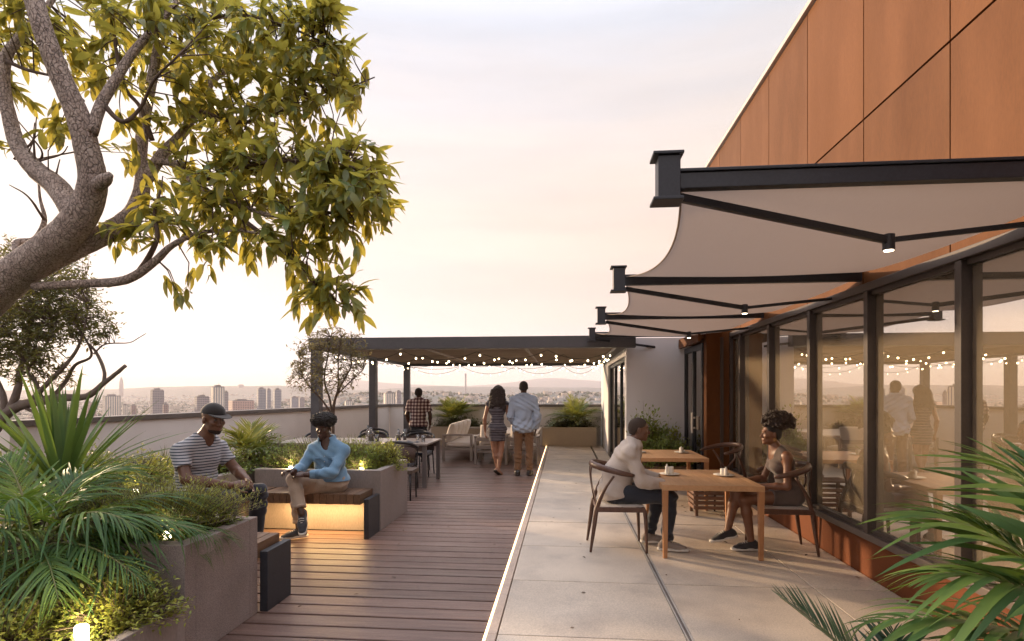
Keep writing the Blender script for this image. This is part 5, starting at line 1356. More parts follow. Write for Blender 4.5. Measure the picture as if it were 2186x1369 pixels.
narrow = [leaf_mesh('narrow_leaflet', 1.0, 0.042, LM['palm'], d_, 0.25, 6, prof_ll) for d_ in (0.25, 0.5, 0.8)]
cyc = [leaf_mesh('cycad_leaflet', 1.0, 0.08, LM['cycad'], d_, 0.25, 4, prof_ll) for d_ in (0.1, 0.3)]
# right foreground palm
rp = thing('potted_palm', 'large broad leaved palm filling the bottom right corner', 'palm', (2.30, 2.62, 0.021))
MB().lathe([(0.17, 0), (0.22, 0.3), (0.235, 0.34), (0.21, 0.34), (0.19, 0.28), (0, 0.28)], (2.30, 2.62, 0.021), 24).build('pot', M['conc2'], rp, smooth=True)
MB().tube([(2.30, 2.62, 0.28), (2.31, 2.62, 0.62)], [0.05, 0.035], 10).build('trunk', M['stem'], rp, smooth=True)
for (bz, dv, L_, dp, nl, ll) in [(0.80, (-0.55, 0.35, 0.75), 0.95, 0.35, 11, 0.62), (0.62, (-0.85, 0.25, 0.42), 0.95, 0.38, 12, 0.55), (0.55, (-0.95, -0.05, 0.25), 0.85, 0.30, 11, 0.50),
                                 (0.72, (-0.25, 0.55, 0.85), 0.9, 0.35, 10, 0.6), (0.60, (-0.6, -0.35, 0.35), 0.75, 0.35, 9, 0.5), (0.85, (0.1, 0.3, 1.0), 0.8, 0.3, 10, 0.55), (0.45, (-0.8, 0.45, 0.10), 0.8, 0.25, 9, 0.45), (0.5, (-0.25, 0.75, 0.35), 0.7, 0.3, 8, 0.5),
                                 (0.95, (-0.35, 0.15, 0.9), 0.75, 0.3, 9, 0.62), (0.75, (-0.75, 0.1, 0.65), 0.8, 0.4, 10, 0.58), (0.7, (-0.5, -0.15, 0.6), 0.6, 0.4, 8, 0.55), (0.55, (-0.9, 0.2, 0.15), 0.75, 0.3, 10, 0.5), (0.9, (0.35, 0.1, 0.8), 0.7, 0.3, 8, 0.55)]:
    frond(rp, (2.28, 2.62, bz - 0.18), dv, L_, dp, nl + 2, ll, 0, broad, True, M['stem'], 0.8)
sf_ = thing('fan_palm_frond', 'stiff blue green palm frond poking up at the bottom edge', 'palm', (1.32, 2.9, 0.021))
blue = [leaf_mesh('stiff_leaflet', 1.0, 0.10, leaf_mat('blue_green_leaflet', (0.02, 0.055, 0.045), (0.035, 0.075, 0.05), 0.12, (0.15, 0.25, 0.1), rough=0.35), 0.05, 0.2, 4, prof_ll)]
MB().lathe([(0.12, 0), (0.15, 0.22), (0.13, 0.22), (0, 0.2)], (1.52, 2.72, 0.021), 20).build('pot', M['conc2'], sf_, smooth=True)
frond(sf_, (1.52, 2.80, 0.20), (-0.62, 0.3, 0.62), 0.62, 0.10, 24, 0.30, 0, blue, True, M['stem'], 0.75)
frond(sf_, (1.52, 2.72, 0.20), (0.25, 0.5, 0.45), 0.45, 0.2, 12, 0.24, 0, blue, True, M['stem'], 0.75)
# left foreground palm
lpalm = thing('feather_palm', 'feathery palm arching over the tall speckled planter', 'palm', (-3.10, 3.05, 0.34))
MB().tube([(-3.10, 3.05, 0.34), (-3.10, 3.05, 0.72)], [0.07, 0.05], 10).build('trunk', M['twig'], lpalm, smooth=True)
LF = [((0.75, 0.1, 0.42), 1.15, .42), ((0.6, 0.45, 0.6), 1.2, .45), ((0.8, -0.25, 0.3), 1.0, .42), ((0.35, 0.2, 0.85), 1.1, .5), ((-0.3, 0.1, 0.8), 1.1, .45), ((-0.7, -0.1, 0.4), 1.0, .4), ((0.2, -0.6, 0.55), 0.9, .5), ((-0.35, -0.5, 0.5), 0.9, .5), ((0.65, 0.2, 0.15), 0.95, .30), ((0.55, -0.45, 0.2), 0.9, .35), ((0.9, 0.5, 0.35), 1.15, .38), ((-0.1, 0.5, 0.8), 1.1, .5), ((0.8, 0.15, 0.6), 1.2, .55), ((0.5, -0.1, 0.5), 1.1, .55), ((0.15, -0.3, 0.75), 1.0, .6), ((-0.5, 0.3, 0.6), 1.1, .5), ((0.7, 0.35, 0.3), 1.1, .35), ((-0.8, 0.2, 0.2), 1.0, .3)]
for i, (dv, L_, dp) in enumerate(LF): frond(lpalm, (-3.10, 3.05, 0.68), dv, L_, dp, 27, 0.42, 0, narrow, i in (0, 1, 2, 8, 9, 10), M['stem'], 0.7, flat=0.15)
# yucca with long sword blades
yu = thing('yucca', 'yucca with tall upright sword leaves at the left edge', 'yucca', (-4.12, 4.28, 0.62))
MB().tube([(-4.12, 4.28, 0.60), (-4.12, 4.28, 0.78)], [0.09, 0.07], 10).build('trunk', M['bark'], yu, smooth=True)
blades = [leaf_mesh('blade', 1.0, 0.062, LM['yucca'], d_, 0.3, 8, lambda s: min(1, 0.6 + s * 2) * (1 - s ** 3.0)) for d_ in (0.03, 0.12, 0.3, 0.6)]
for i in range(74):
    a = i * 2.39996; e = 0.25 + 1.15 * (1 - i / 74) ** 0.8 if i > 8 else 1.45
    e = rnd(0.35, 1.45)
    dv = Vector((math.cos(a) * math.cos(e), math.sin(a) * math.cos(e), math.sin(e)))
    k = 0 if e > 1.1 else (1 if e > 0.8 else pr.choice((2, 3)))
    put(blades[k], 'blade', yu, Vector((-4.12, 4.28, 0.74)) + dv * 0.04, dv, None, rnd(0.75, 1.12), rnd(-.3, .3))
y2 = thing('strap_leaf_plant', 'strap leaved plant arching over the bench end behind the yucca', 'plant', (-3.6, 3.7, 0.62))
straps = [leaf_mesh('strap_leaf', 1.0, 0.04, LM['yucca'], d_, 0.3, 9, lambda s: min(1, 0.6 + s * 2) * (1 - s ** 3.0)) for d_ in (0.6, 0.9, 1.1)]
for i in range(40):
    a = i * 2.4; e = rnd(0.6, 1.2); dv = Vector((math.cos(a) * math.cos(e), math.sin(a) * math.cos(e), math.sin(e)))
    put(straps[i % 3], 'strap_leaf', y2, Vector((-3.6, 3.7, 0.64)), dv, None, rnd(0.5, 0.85), rnd(-.3, .3))
# small palms
def small_palm(c, label, n, L_, ll, e0=0.4, seed=0):
    t = thing('small_palm', label, 'palm', c, group='small palms in the planters'); c = Vector(c)
    MB().lathe([(0.05, 0), (0.07, 0.1), (0.05, 0.18), (0, 0.2)], c, 10).build('trunk', M['twig'], t, smooth=True)
    for i in range(n):
        a = i * 2.4 + seed; e = rnd(e0, 1.4); dv = (math.cos(a) * math.cos(e), math.sin(a) * math.cos(e), math.sin(e))
        frond(t, c + Vector((0, 0, 0.15)), dv, L_ * rnd(0.8, 1.15), 0.30 + 0.2 * (1.4 - e), 15, ll, 0, cyc, False, M['stem'], 0.8)
small_palm((-3.36, 17.0, 0.60), 'small palm in the far planter left of the couple', 26, 1.1, 0.42, 0.35, 0.4)
small_palm((0.38, 17.0, 0.60), 'small palm in the far planter right of the couple', 26, 1.1, 0.42, 0.35, 1.1)
small_palm((-4.05, 6.95, 0.66), 'upright small palm between the capped man and denim person', 15, 0.62, 0.34, 0.5, 2.0)
S_('leafy_shrub', 'dark leafy shrub below the small palm beside the capped man', (-3.85, 6.9, 0.62), 0.42, 0.3, 0.42, LM['shrub'], 200, 0.05)
small_palm((1.28, 9.75, 0.42), 'drooping small palm in the stacked baskets', 11, 0.42, 0.2, 0.3, 0.2)

# ------------------------------------------------------------------ garden lamps among the plants
M['lamp_glow'] = emit_mat('garden_lamp_glow', (1.0, 0.86, 0.58), 14.0)
def garden_lamp(c, label, h, r_, power, style='bollard'):
    t = thing('garden_lamp', label, 'lamp', c, group='lit garden lamps in the planters'); c = Vector(c)
    if style == 'bollard':
        MB().lathe([(r_ * 0.9, 0), (r_ * 0.9, h * 0.35)], c, 14).build('stem', M['trim'], t, smooth=True)
        MB().lathe([(r_, h * 0.36), (r_, h * 0.96), (r_ * 0.85, h), (0, h)], c, 18).build('diffuser', M['lamp_glow'], t, smooth=True)
    else:
        MB().tube([c, c + Vector((0, 0, h * 0.6))], 0.006, 6).build('spike', M['black'], t)
        MB().obox(c + Vector((0, 0, h)), (0.026, 0, 0), (0, 0.012, 0.008), (0, -0.012, 0.02)).build('head', M['black'], t)
        MB().obox(c + Vector((0, -0.0165, h - 0.009)), (0.022, 0, 0), (0, 0.002, 0.0012), (0, -0.009, 0.016)).build('lens', M['lamp_glow'], t)
    ld = bpy.data.lights.new('garden_light', 'POINT'); ld.energy = power; ld.color = (1.0, 0.78, 0.42); ld.shadow_soft_size = 0.03
    lo = bpy.data.objects.new('garden_light', ld); col.objects.link(lo); lo.parent = t; lo.location = (0, -0.05 if style != 'bollard' else 0, h + 0.05)
garden_lamp((-2.385, 2.585, 0.30), 'glowing white cylinder lamp at the bottom left edge', 0.145, 0.03, 1.3)
garden_lamp((-2.56, 3.42, 0.64), 'small glaring lamp in the tall speckled planter', 0.06, 0.026, 2.6)
garden_lamp((-3.26, 6.50, 0.64), 'small square lamp between shrubs behind the bench', 0.07, 0.02, 2.0, 'spot')
garden_lamp((-2.42, 6.60, 0.64), 'small lamp hidden in the yellow shrub of the bench planter', 0.05, 0.02, 2.0, 'spot')
garden_lamp((-4.0, 4.95, 0.64), 'small lamp hidden among shrubs behind the capped man', 0.05, 0.02, 0.8, 'spot')
# ------------------------------------------------------------------ people: bodies grown as one smooth surface
V3 = lambda *a: np.array(a, dtype=np.float32)
class Field:
    """signed distance grid; primitives are blended in, then meshed with surface nets"""
    def __init__(s, lo, hi, h):
        s.lo = np.array(lo, np.float32) - 2.5 * h; s.h = h
        s.n = np.ceil((np.array(hi) - s.lo) / h + 3).astype(int)
        s.F = np.full(tuple(s.n), 1.0, np.float32)
    def _sub(s, lo, hi, pad):
        a = np.clip(np.floor((np.array(lo) - pad - s.lo) / s.h).astype(int), 0, s.n - 1)
        b = np.clip(np.ceil((np.array(hi) + pad - s.lo) / s.h).astype(int) + 1, 1, s.n)
        if (b <= a).any(): return None, None
        sl = tuple(slice(a[i], b[i]) for i in range(3))
        ax = [s.lo[i] + s.h * np.arange(a[i], b[i], dtype=np.float32) for i in range(3)]
        P = np.stack(np.meshgrid(*ax, indexing='ij'), -1)
        return sl, P
    def _mix(s, sl, d, k, op):
        F = s.F[sl]
        if op == 'add':
            if k > 0:
                hh = np.clip(0.5 + 0.5 * (F - d) / k, 0, 1); s.F[sl] = F + (d - F) * hh - k * hh * (1 - hh)
            else: s.F[sl] = np.minimum(F, d)
        else:
            if k > 0:
                hh = np.clip(0.5 - 0.5 * (F + d) / k, 0, 1); s.F[sl] = F + (-d - F) * hh + k * hh * (1 - hh)
            else: s.F[sl] = np.maximum(F, -d)
    def cap(s, a, b, ra, rb, k=0.02, op='add'):
        a, b = np.array(a, np.float32), np.array(b, np.float32); m_ = max(ra, rb)
        sl, P = s._sub(np.minimum(a, b) - m_, np.maximum(a, b) + m_, k + 2 * s.h)
        if sl is None: return
        ab = b - a; t = np.clip(((P - a) @ ab) / max(1e-9, float(ab @ ab)), 0, 1)
        d = np.linalg.norm(P - a - t[..., None] * ab, axis=-1) - (ra + (rb - ra) * t)
        s._mix(sl, d, k, op)
    def ecap(s, a, b, wa, da, wb, db, L, k=0.03, op='add', end=0.6):
        """capsule with elliptical section: half width w along L, half depth d across it"""
        a, b, L = np.array(a, np.float32), np.array(b, np.float32), np.array(L, np.float32)
        ab = b - a; ln = np.linalg.norm(ab); A = ab / max(ln, 1e-6)
        L = L - A * (L @ A); L /= np.linalg.norm(L); N_ = np.cross(A, L); m_ = max(wa, da, wb, db)
        sl, P = s._sub(np.minimum(a, b) - m_, np.maximum(a, b) + m_, k + 2 * s.h)
        if sl is None: return
        q = P - a; ta = q @ A; t = np.clip(ta / ln, 0, 1); r = q - (t * ln)[..., None] * A
        w = wa + (wb - wa) * t; dd = da + (db - da) * t; mn = np.minimum(w, dd)
        e = np.sqrt(((r @ L) / w) ** 2 + ((r @ N_) / dd) ** 2 + ((r @ A) / (mn * end)) ** 2 + 1e-9)
        s._mix(sl, (e - 1) * mn * np.where(e > 1, 1.0, 1.0), k, op)
    def ell(s, c, r, X=None, k=0.02, op='add'):
        """ellipsoid; X = 3x3 rows (axes)"""
        c = np.array(c, np.float32); r = np.array(r, np.float32); m_ = float(r.max())
        sl, P = s._sub(c - m_, c + m_, k + 2 * s.h)
        if sl is None: return
        q = P - c
        if X is not None: q = q @ np.array(X, np.float32).T
        k0 = np.sqrt(((q / r) ** 2).sum(-1) + 1e-9); k1 = np.sqrt(((q / (r * r)) ** 2).sum(-1) + 1e-9)
        s._mix(sl, k0 * (k0 - 1) / k1, k, op)
    def plane(s, p, n_):
        """keep the side opposite to n"""
        sl, P = s._sub(s.lo, s.lo + s.n * s.h, 0)
        n_ = np.array(n_, np.float32); n_ /= np.linalg.norm(n_)
        s.F = np.maximum(s.F, (P - np.array(p, np.float32)) @ n_)
    def wrinkle(s, amp, fr, seed=0.0, st=(1, 1, 1)):
        sl, P = s._sub(s.lo, s.lo + s.n * s.h, 0)
        x, y, z = P[..., 0] - s.lo[0], P[..., 1] - s.lo[1], P[..., 2]
        k = fr / 25.0
        a = np.sin(72 * k * (z + 0.42 * x - 0.2 * y) + 3.0 * np.sin(7 * x + 5 * y + seed)) * (0.5 + 0.5 * np.sin(11 * z + 6 * x + 2 * seed))
        b = np.sin(58 * k * (0.7 * x + 0.7 * y - 0.45 * z) + 2.6 * np.sin(8 * z + 2 * seed)) * (0.5 + 0.5 * np.sin(9 * y - 7 * z + seed))
        c = np.sin(17 * x + 2 * np.sin(9 * z + seed)) * np.sin(15 * y + 11 * z + seed)
        w = 1.6 * (0.95 * a + 0.75 * b + 0.45 * c)
        s.F = s.F + amp * w
    def mesh(s):
        F = s.F; S = F < 0
        c = np.zeros(tuple(s.n - 1), np.int8)
        for i in (0, 1):
            for j in (0, 1):
                for k in (0, 1): c += S[i:i + s.n[0] - 1, j:j + s.n[1] - 1, k:k + s.n[2] - 1]
        mask = (c > 0) & (c < 8); I, J, K = np.nonzero(mask)
        if len(I) == 0: return np.zeros((0, 3)), np.zeros((0, 4), int)
        idx = np.full(mask.shape, -1, np.int32); idx[mask] = np.arange(len(I))
        acc = np.zeros((len(I), 3), np.float32); cnt = np.zeros(len(I), np.float32)
        cs = [(0, 0, 0), (1, 0, 0), (0, 1, 0), (1, 1, 0), (0, 0, 1), (1, 0, 1), (0, 1, 1), (1, 1, 1)]
        for a, b in ((0, 1), (2, 3), (4, 5), (6, 7), (0, 2), (1, 3), (4, 6), (5, 7), (0, 4), (1, 5), (2, 6), (3, 7)):
            A, B = np.array(cs[a]), np.array(cs[b])
            fa = F[I + A[0], J + A[1], K + A[2]]; fb = F[I + B[0], J + B[1], K + B[2]]
            x = (fa < 0) != (fb < 0); t = np.where(x, fa / np.where(x, fa - fb, 1), 0)
            acc += np.where(x[:, None], A + t[:, None] * (B - A), 0); cnt += x
        Vt = s.lo + s.h * (np.stack([I, J, K], 1) + acc / cnt[:, None])
        Q = []
        for ax in range(3):
            o1, o2 = (ax + 1) % 3, (ax + 2) % 3
            sa = [slice(None)] * 3; sb = [slice(None)] * 3
            sa[ax] = slice(0, -1); sb[ax] = slice(1, None)
            for o_ in (o1, o2): sa[o_] = slice(1, -1); sb[o_] = slice(1, -1)
            A, B = S[tuple(sa)], S[tuple(sb)]
            E = np.argwhere(A != B)
            if len(E) == 0: continue
            inside = A[tuple(E.T)]
            g = E.copy(); g[:, o1] += 1; g[:, o2] += 1
            def cell(d1, d2):
                q = g.copy(); q[:, o1] += d1; q[:, o2] += d2; return idx[tuple(q.T)]
            q4 = np.stack([cell(-1, -1), cell(0, -1), cell(0, 0), cell(-1, 0)], 1)
            q4[~inside] = q4[~inside][:, ::-1]; Q.append(q4)
        return Vt, np.concatenate(Q)
def np_mesh(name, parts, m, parent):
    """parts: list of (verts, quads, material index)"""
    vs_, fs, mi = [], [], []; n = 0
    for p in parts:
        vs_.append(p[0]); fs.append(p[1] + n); mi.append(np.full(len(p[1]), p[2] if len(p) > 2 else 0, np.int32)); n += len(p[0])
    Vt = np.concatenate(vs_).astype(np.float32) - np.array(origin_of(parent)[:], np.float32); Q = np.concatenate(fs).astype(np.int32); MI = np.concatenate(mi)
    me = bpy.data.meshes.new(name); me.vertices.add(len(Vt)); me.vertices.foreach_set('co', Vt.ravel())
    me.loops.add(Q.size); me.loops.foreach_set('vertex_index', Q.ravel())
    me.polygons.add(len(Q)); me.polygons.foreach_set('loop_start', np.arange(0, Q.size, 4, dtype=np.int32))
    for q in (m if isinstance(m, (list, tuple)) else [m]): me.materials.append(q)
    me.polygons.foreach_set('material_index', MI); me.update(calc_edges=True)
    me.polygons.foreach_set('use_smooth', np.ones(len(Q), bool)); me.validate()
    return link(name, me, parent)
def unit(v): v = np.array(v, np.float32); return v / np.linalg.norm(v)
def sph(c, r_, n=8):
    vs_, fs = [], []
    for i in range(n + 1):
        for j in range(2 * n):
            a, b = math.pi * i / n, math.pi * j / n
            vs_.append((c[0] + r_ * math.sin(a) * math.cos(b), c[1] + r_ * math.sin(a) * math.sin(b), c[2] + r_ * math.cos(a)))
    for i in range(n):
        for j in range(2 * n):
            fs.append((i * 2 * n + j, (i + 1) * 2 * n + j, (i + 1) * 2 * n + (j + 1) % (2 * n), i * 2 * n + (j + 1) % (2 * n)))
    return np.array(vs_), np.array(fs)

class Person:
    """joints are world-axis offsets from the ground point under the hips"""
    def __init__(s, label, hip, face, J, sc=1.0, h=0.007, look=None, skin=None, group='people on the roof terrace'):
        s.J = {k: np.array(v, np.float32) + np.array([hip[0], hip[1], 0], np.float32) for k, v in J.items()}
        s.root = thing('person', label, 'person', (hip[0], hip[1], 0.0), group=group)
        s.f = unit([face[0], face[1], 0]); s.l = np.array([-s.f[1], s.f[0], 0], np.float32); s.sc = sc; s.h = h; s.skin = skin
        lk = unit(look if look is not None else (face[0], face[1], 0)); s.hf = lk
        s.hl = unit(np.cross([0, 0, 1], lk)); s.hu = np.cross(lk, s.hl); s.parts = []
    def H(s, x, y, z):
        """head coordinates (forward, left, up) to world"""
        return s.J['head'] + (s.hf * x + s.hl * y + s.hu * z) * s.sc
    def bbox(s, names, pad):
        P = np.array([s.J[n] for n in names]); return P.min(0) - pad, P.max(0) + pad
    def head(s, fem=0.0, beard=False, ears=True):
        h = 0.0042 if s.h < 0.008 else s.h * 0.75; c = s.J['head']; k = s.sc
        F = Field(c - 0.19 * k, c + 0.19 * k, h); X = np.stack([s.hf, s.hl, s.hu])
        e = lambda p, r, kk=0.02, op='add': F.ell(s.H(*p), np.array(r) * k, X, kk * k, op)
        e((-0.014, 0, 0.032), (0.097, 0.076, 0.086))
        e((0.030, 0, -0.030), (0.060, 0.058 - 0.004 * fem, 0.082), 0.02)
        e((0.022, 0, -0.078), (0.056, 0.050 - 0.006 * fem, 0.036), 0.025)
        e((0.068, 0, -0.102), (0.017, 0.021 - 0.005 * fem, 0.015), 0.018)
        e((0.076, 0, 0.028), (0.016, 0.045, 0.010), 0.014)
        for q in (-1, 1):
            e((0.060, q * 0.042, -0.024), (0.022, 0.018, 0.018), 0.02)
            e((0.095, q * 0.030, 0.004), (0.017, 0.019, 0.012), 0.010, 'sub')
            if ears: e((-0.008, q * 0.078, -0.010), (0.018, 0.009, 0.031), 0.006)
            e((0.093, q * 0.0125, -0.036), (0.010, 0.0085, 0.008), 0.005)
        F.cap(s.H(0.080, 0, 0.014), s.H(0.106, 0, -0.033), 0.008 * k, 0.0115 * k, 0.009)
        w = 0.021 + 0.002 * fem
        F.cap(s.H(0.084, -w, -0.064), s.H(0.084, w, -0.064), 0.0055 * k, 0.0055 * k, 0.006); e((0.087, 0, -0.061), (0.006, 0.015, 0.006), 0.004)
        e((0.084, 0, -0.073), (0.008, 0.016, 0.0065), 0.004)
        F.cap(s.H(-0.022, 0, -0.06), s.J['neck'] * 0.55 + s.J['head'] * 0.45, 0.05 * k, (0.052 - 0.008 * fem) * k, 0.03)
        Vt, Q = F.mesh(); s.parts.append((Vt, Q, 0))
        for q in (-1, 1):
            a = sph(s.H(0.0715, q * 0.030, 0.003), 0.0115 * k); s.parts.append((*a, 1))
            a = sph(s.H(0.0775, q * 0.030, 0.003), 0.0065 * k, 6); s.parts.append((*a, 2))
            # eyelid and brow
            F2 = Field(s.H(0.08, q * 0.03, 0.01) - 0.035 * k, s.H(0.08, q * 0.03, 0.01) + 0.035 * k, 0.003)
            F2.cap(s.H(0.088, q * 0.014, 0.024), s.H(0.078, q * 0.046, 0.027), 0.0034 * k, 0.0026 * k, 0)
            s.parts.append((*F2.mesh(), 2))
        lips = Field(s.H(0.085, 0, -0.067) - 0.035 * k, s.H(0.085, 0, -0.067) + 0.035 * k, 0.003)
        lips.ell(s.H(0.0868, 0, -0.0615), np.array((0.007, 0.0165, 0.0045)) * k, X, 0.002); lips.ell(s.H(0.0848, 0, -0.0728), np.array((0.008, 0.0165, 0.0055)) * k, X, 0.002)
        s.parts.append((*lips.mesh(), 3))
    def hand(s, wrist, d, back, side, curl=0.5, spread=0.0):
        """d: pointing direction, back: direction the back of the hand faces, side: +1 thumb on cross(d, back)"""
        d = unit(d); back = unit(back); back = unit(back - d * (back @ d)); sd = np.cross(d, back) * side; k = s.sc; w = np.array(wrist, np.float32)
        h = 0.0042 if s.h < 0.008 else s.h * 0.7
        F = Field(w - 0.21 * k, w + 0.21 * k, h); X = np.stack([d, sd, back])
        F.ecap(w - d * 0.03 * k, w + d * 0.03 * k, 0.027 * k, 0.021 * k, 0.030 * k, 0.019 * k, sd, 0.01)
        F.ell(w + d * 0.055 * k, np.array((0.052, 0.041, 0.016)) * k, X, 0.012)
        for i, (o_, ln) in enumerate(((0.030, 0.068), (0.010, 0.078), (-0.011, 0.072), (-0.030, 0.056))):
            p = w + (d * (0.092 - 0.004 * abs(i - 1)) + sd * o_) * k; a = curl * 0.55
            for j, (fl, r_) in enumerate(((0.45, 0.0088), (0.32, 0.0080), (0.23, 0.0070))):
                dv = d * math.cos(a) - back * math.sin(a) + sd * spread * o_ * 6; dv = unit(dv)
                q = p + dv * ln * fl * k; F.cap(p, q, r_ * k, r_ * 0.93 * k, 0.003); p = q; a += curl * 0.75
        p = w + (d * 0.022 + sd * 0.03 - back * 0.004) * k; a = 0.75
        for ln, r_ in ((0.042, 0.0115), (0.032, 0.0095), (0.024, 0.008)):
            dv = unit(d * math.cos(a) + sd * math.sin(a) - back * 0.35 * curl); q = p + dv * ln * k; F.cap(p, q, r_ * k, r_ * 0.9 * k, 0.006); p = q; a -= 0.3
        s.parts.append((*F.mesh(), 0))
    def torso(s, F, g=0.0, fem=0.0, belly=0.0, only=None, sh=0.0):
        J, k, L = s.J, s.sc, s.l
        wd = (1 - 0.12 * fem)
        F.ecap(J['pelvis'], J['waist'], (0.165 + 0.005 * fem) * k + g, 0.115 * k + g, (0.138 - 0.03 * fem) * k + g, (0.105 + belly - 0.012 * fem) * k + g, L, 0.05, end=1.0)
        F.ecap(J['waist'], J['chest'], (0.138 - 0.03 * fem) * k + g, (0.105 + belly - 0.012 * fem) * k + g, 0.168 * wd * k + g, (0.118 - 0.01 * fem) * k + g, L, 0.05, end=1.0)
        F.ecap(J['chest'], J['chest'] * 0.25 + J['neck'] * 0.75, 0.168 * wd * k + g, 0.115 * k + g, 0.10 * k + g, 0.075 * k + g, L, 0.05, end=0.8)
        for q in ('sl', 'sr'):
            F.cap(J['chest'] * 0.35 + J['neck'] * 0.65, J[q], 0.062 * k + g, (0.050 - 0.004 * fem + sh) * k + g, 0.06)
            F.cap(J['neck'] * 0.75 + J['head'] * 0.25, J[q] * 0.8 + J['neck'] * 0.2, 0.042 * k + g, 0.040 * k + g, 0.06)
        if fem:
            ax = unit(J['neck'] - J['waist']); n_ = unit(np.cross(L, ax)) * 1.0
            if n_ @ s.f < 0: n_ = -n_
            for q in (-1, 1): F.ell(J['chest'] + n_ * 0.075 * k + L * q * 0.07 * k - ax * 0.01, np.array((0.055, 0.062, 0.06)) * k + g, None, 0.04)
        F.ell(J['pelvis'] - s.f * 0.02 * k, np.array((0.125, 0.165, 0.115)) * k + g, np.stack([s.f, s.l, V3(0, 0, 1)]), 0.05)
    def arm(s, F, q, g=0.0, fem=0.0, upto=2, big=1.0, cut=None):
        J, k = s.J, s.sc * big; a, b, c = J['s' + q], J['e' + q], J['w' + q]; f_ = 1 - 0.15 * fem
        t = 1.0 if cut is None or upto > 1 else cut
        F.cap(a, a + (b - a) * t, 0.050 * k * f_ + g, (0.050 + (0.043 - 0.050) * t) * k * f_ + g, 0.035)
        if upto > 1:
            if cut is not None: c = b + (c - b) * cut
            F.cap(b, b * 0.65 + c * 0.35, 0.042 * k * f_ + g, 0.044 * k * f_ + g, 0.02)
            F.cap(b * 0.65 + c * 0.35, c, 0.043 * k * f_ + g, 0.029 * k * f_ + g, 0.02)
    def leg(s, F, q, g=0.0, fem=0.0, cut=1.0, hem=None):
        J, k = s.J, s.sc; a, b, c = J['h' + q], J['k' + q], J['a' + q]
        F.cap(a, b, (0.092 + 0.004 * fem) * k + g, 0.058 * k + g, 0.04)
        c2 = b + (c - b) * cut; md = b * 0.68 + c * 0.32
        F.cap(b, md, 0.055 * k + g, (0.057) * k + g * 1.0, 0.03)
        if cut > 0.32: F.cap(md, c2, 0.056 * k + g, (0.056 + (0.037 - 0.056) * (cut - 0.32) / 0.68) * k + (hem if hem is not None else g), 0.025)
    def body(s, fem=0.0, arms=2, legs=True, big=1.0):
        lo, hi = s.bbox([n for n in s.J if n != 'head'], 0.16 * s.sc)
        F = Field(lo, hi, s.h); s.torso(F, -0.004, fem)
        for q in 'lr':
            s.arm(F, q, 0.0, fem, 2, big)
            if legs: s.leg(F, q, -0.002, fem)
        F.cap(s.J['neck'] * 0.8 + s.J['chest'] * 0.2, s.J['neck'] * 0.45 + s.J['head'] * 0.55, 0.06 * s.sc, (0.052 - 0.008 * fem) * s.sc, 0.03)
        s.parts.append((*F.mesh(), 0))
    def finish(s):
        o = np_mesh('body', s.parts, [s.skin, PM['eye_white'], PM['eye_dark'], PM['lip']], s.root); return o
    def cloth(s, name, m, fn, lo, hi, h=None):
        F = Field(lo, hi, h or s.h); fn(F); return np_mesh(name, [(*F.mesh(), 0)], m, s.root)
    def shoe(s, q, d, m, sole, up=(0, 0, 1), L_=0.27, name='shoe', open_=False):
        """foot from the ankle joint; d: toe direction, up: sole normal"""
        k = s.sc; a = s.J['a' + q]; d = unit(d); up = unit(up); up = unit(up - d * (up @ d)); sd = np.cross(up, d); h = min(s.h, 0.007)
        g = a - up * 0.085 * k                                   # sole plane under the ankle
        F = Field(a - 0.28 * k, a + 0.28 * k, h)
        F.ecap(g - d * 0.055 * k + up * 0.04 * k, g + d * 0.10 * k + up * 0.045 * k, 0.036 * k, 0.04 * k, 0.045 * k, 0.038 * k, sd, 0.02, end=0.9)
        F.ecap(g + d * 0.09 * k + up * 0.034 * k, g + d * 0.165 * k + up * 0.026 * k, 0.046 * k, 0.034 * k, 0.041 * k, 0.024 * k, sd, 0.03, end=1.2)
        F.cap(g - d * 0.03 * k + up * 0.05 * k, g - d * 0.012 * k + up * 0.092 * k, 0.042 * k, 0.041 * k, 0.03)
        F.cap(g + d * 0.03 * k + up * 0.075 * k, g + d * 0.10 * k + up * 0.058 * k, 0.026 * k, 0.020 * k, 0.02)
        F.plane(g + up * 0.012, -up)
        F.plane(g + up * 0.098 * k, up + d * 0.25)
        o = np_mesh(name, [(*F.mesh(), 0)], m, s.root)
        F = Field(a - 0.28 * k, a + 0.28 * k, h)
        F.ecap(g - d * 0.06 * k + up * 0.012, g + d * 0.10 * k + up * 0.012, 0.040 * k, 0.05, 0.049 * k, 0.05, sd, 0.01, end=0.95)
        F.ecap(g + d * 0.10 * k + up * 0.012, g + d * 0.172 * k + up * 0.012, 0.049 * k, 0.05, 0.042 * k, 0.05, sd, 0.01, end=1.1)
        F.plane(g + up * 0.028 * k, up); F.plane(g, -up)
        so = np_mesh('sole', [(*F.mesh(), 0)], sole, s.root)
        so.parent = o
        # laces
        mlc = MB()
        for i in range(4):
            p = Vector((g + d * (0.055 + 0.020 * i) * k + up * (0.098 - 0.011 * i) * k).tolist()); w = Vector((sd * 0.026 * k).tolist())
            mlc.tube([p - w - Vector((up * 0.012).tolist()), p, p + w - Vector((up * 0.012).tolist())], 0.0042 * k, 5)
        lc = mlc.build('laces', sole, s.root); lc.parent = o
        return o
PM = {}
def skin_mat(name, c1, c2, rough=0.42):
    m = mat(name, c1, c2, rough=rough, scale=14, bump=0.03, bscale=120, spec=0.45)
    for nd in m.node_tree.nodes:
        if nd.type == 'BSDF_PRINCIPLED':
            nd.inputs['Subsurface Weight'].default_value = 0.0; nd.inputs['Subsurface Radius'].default_value = (0.02, 0.008, 0.004); nd.inputs['Subsurface Scale'].default_value = 0.5
    return m
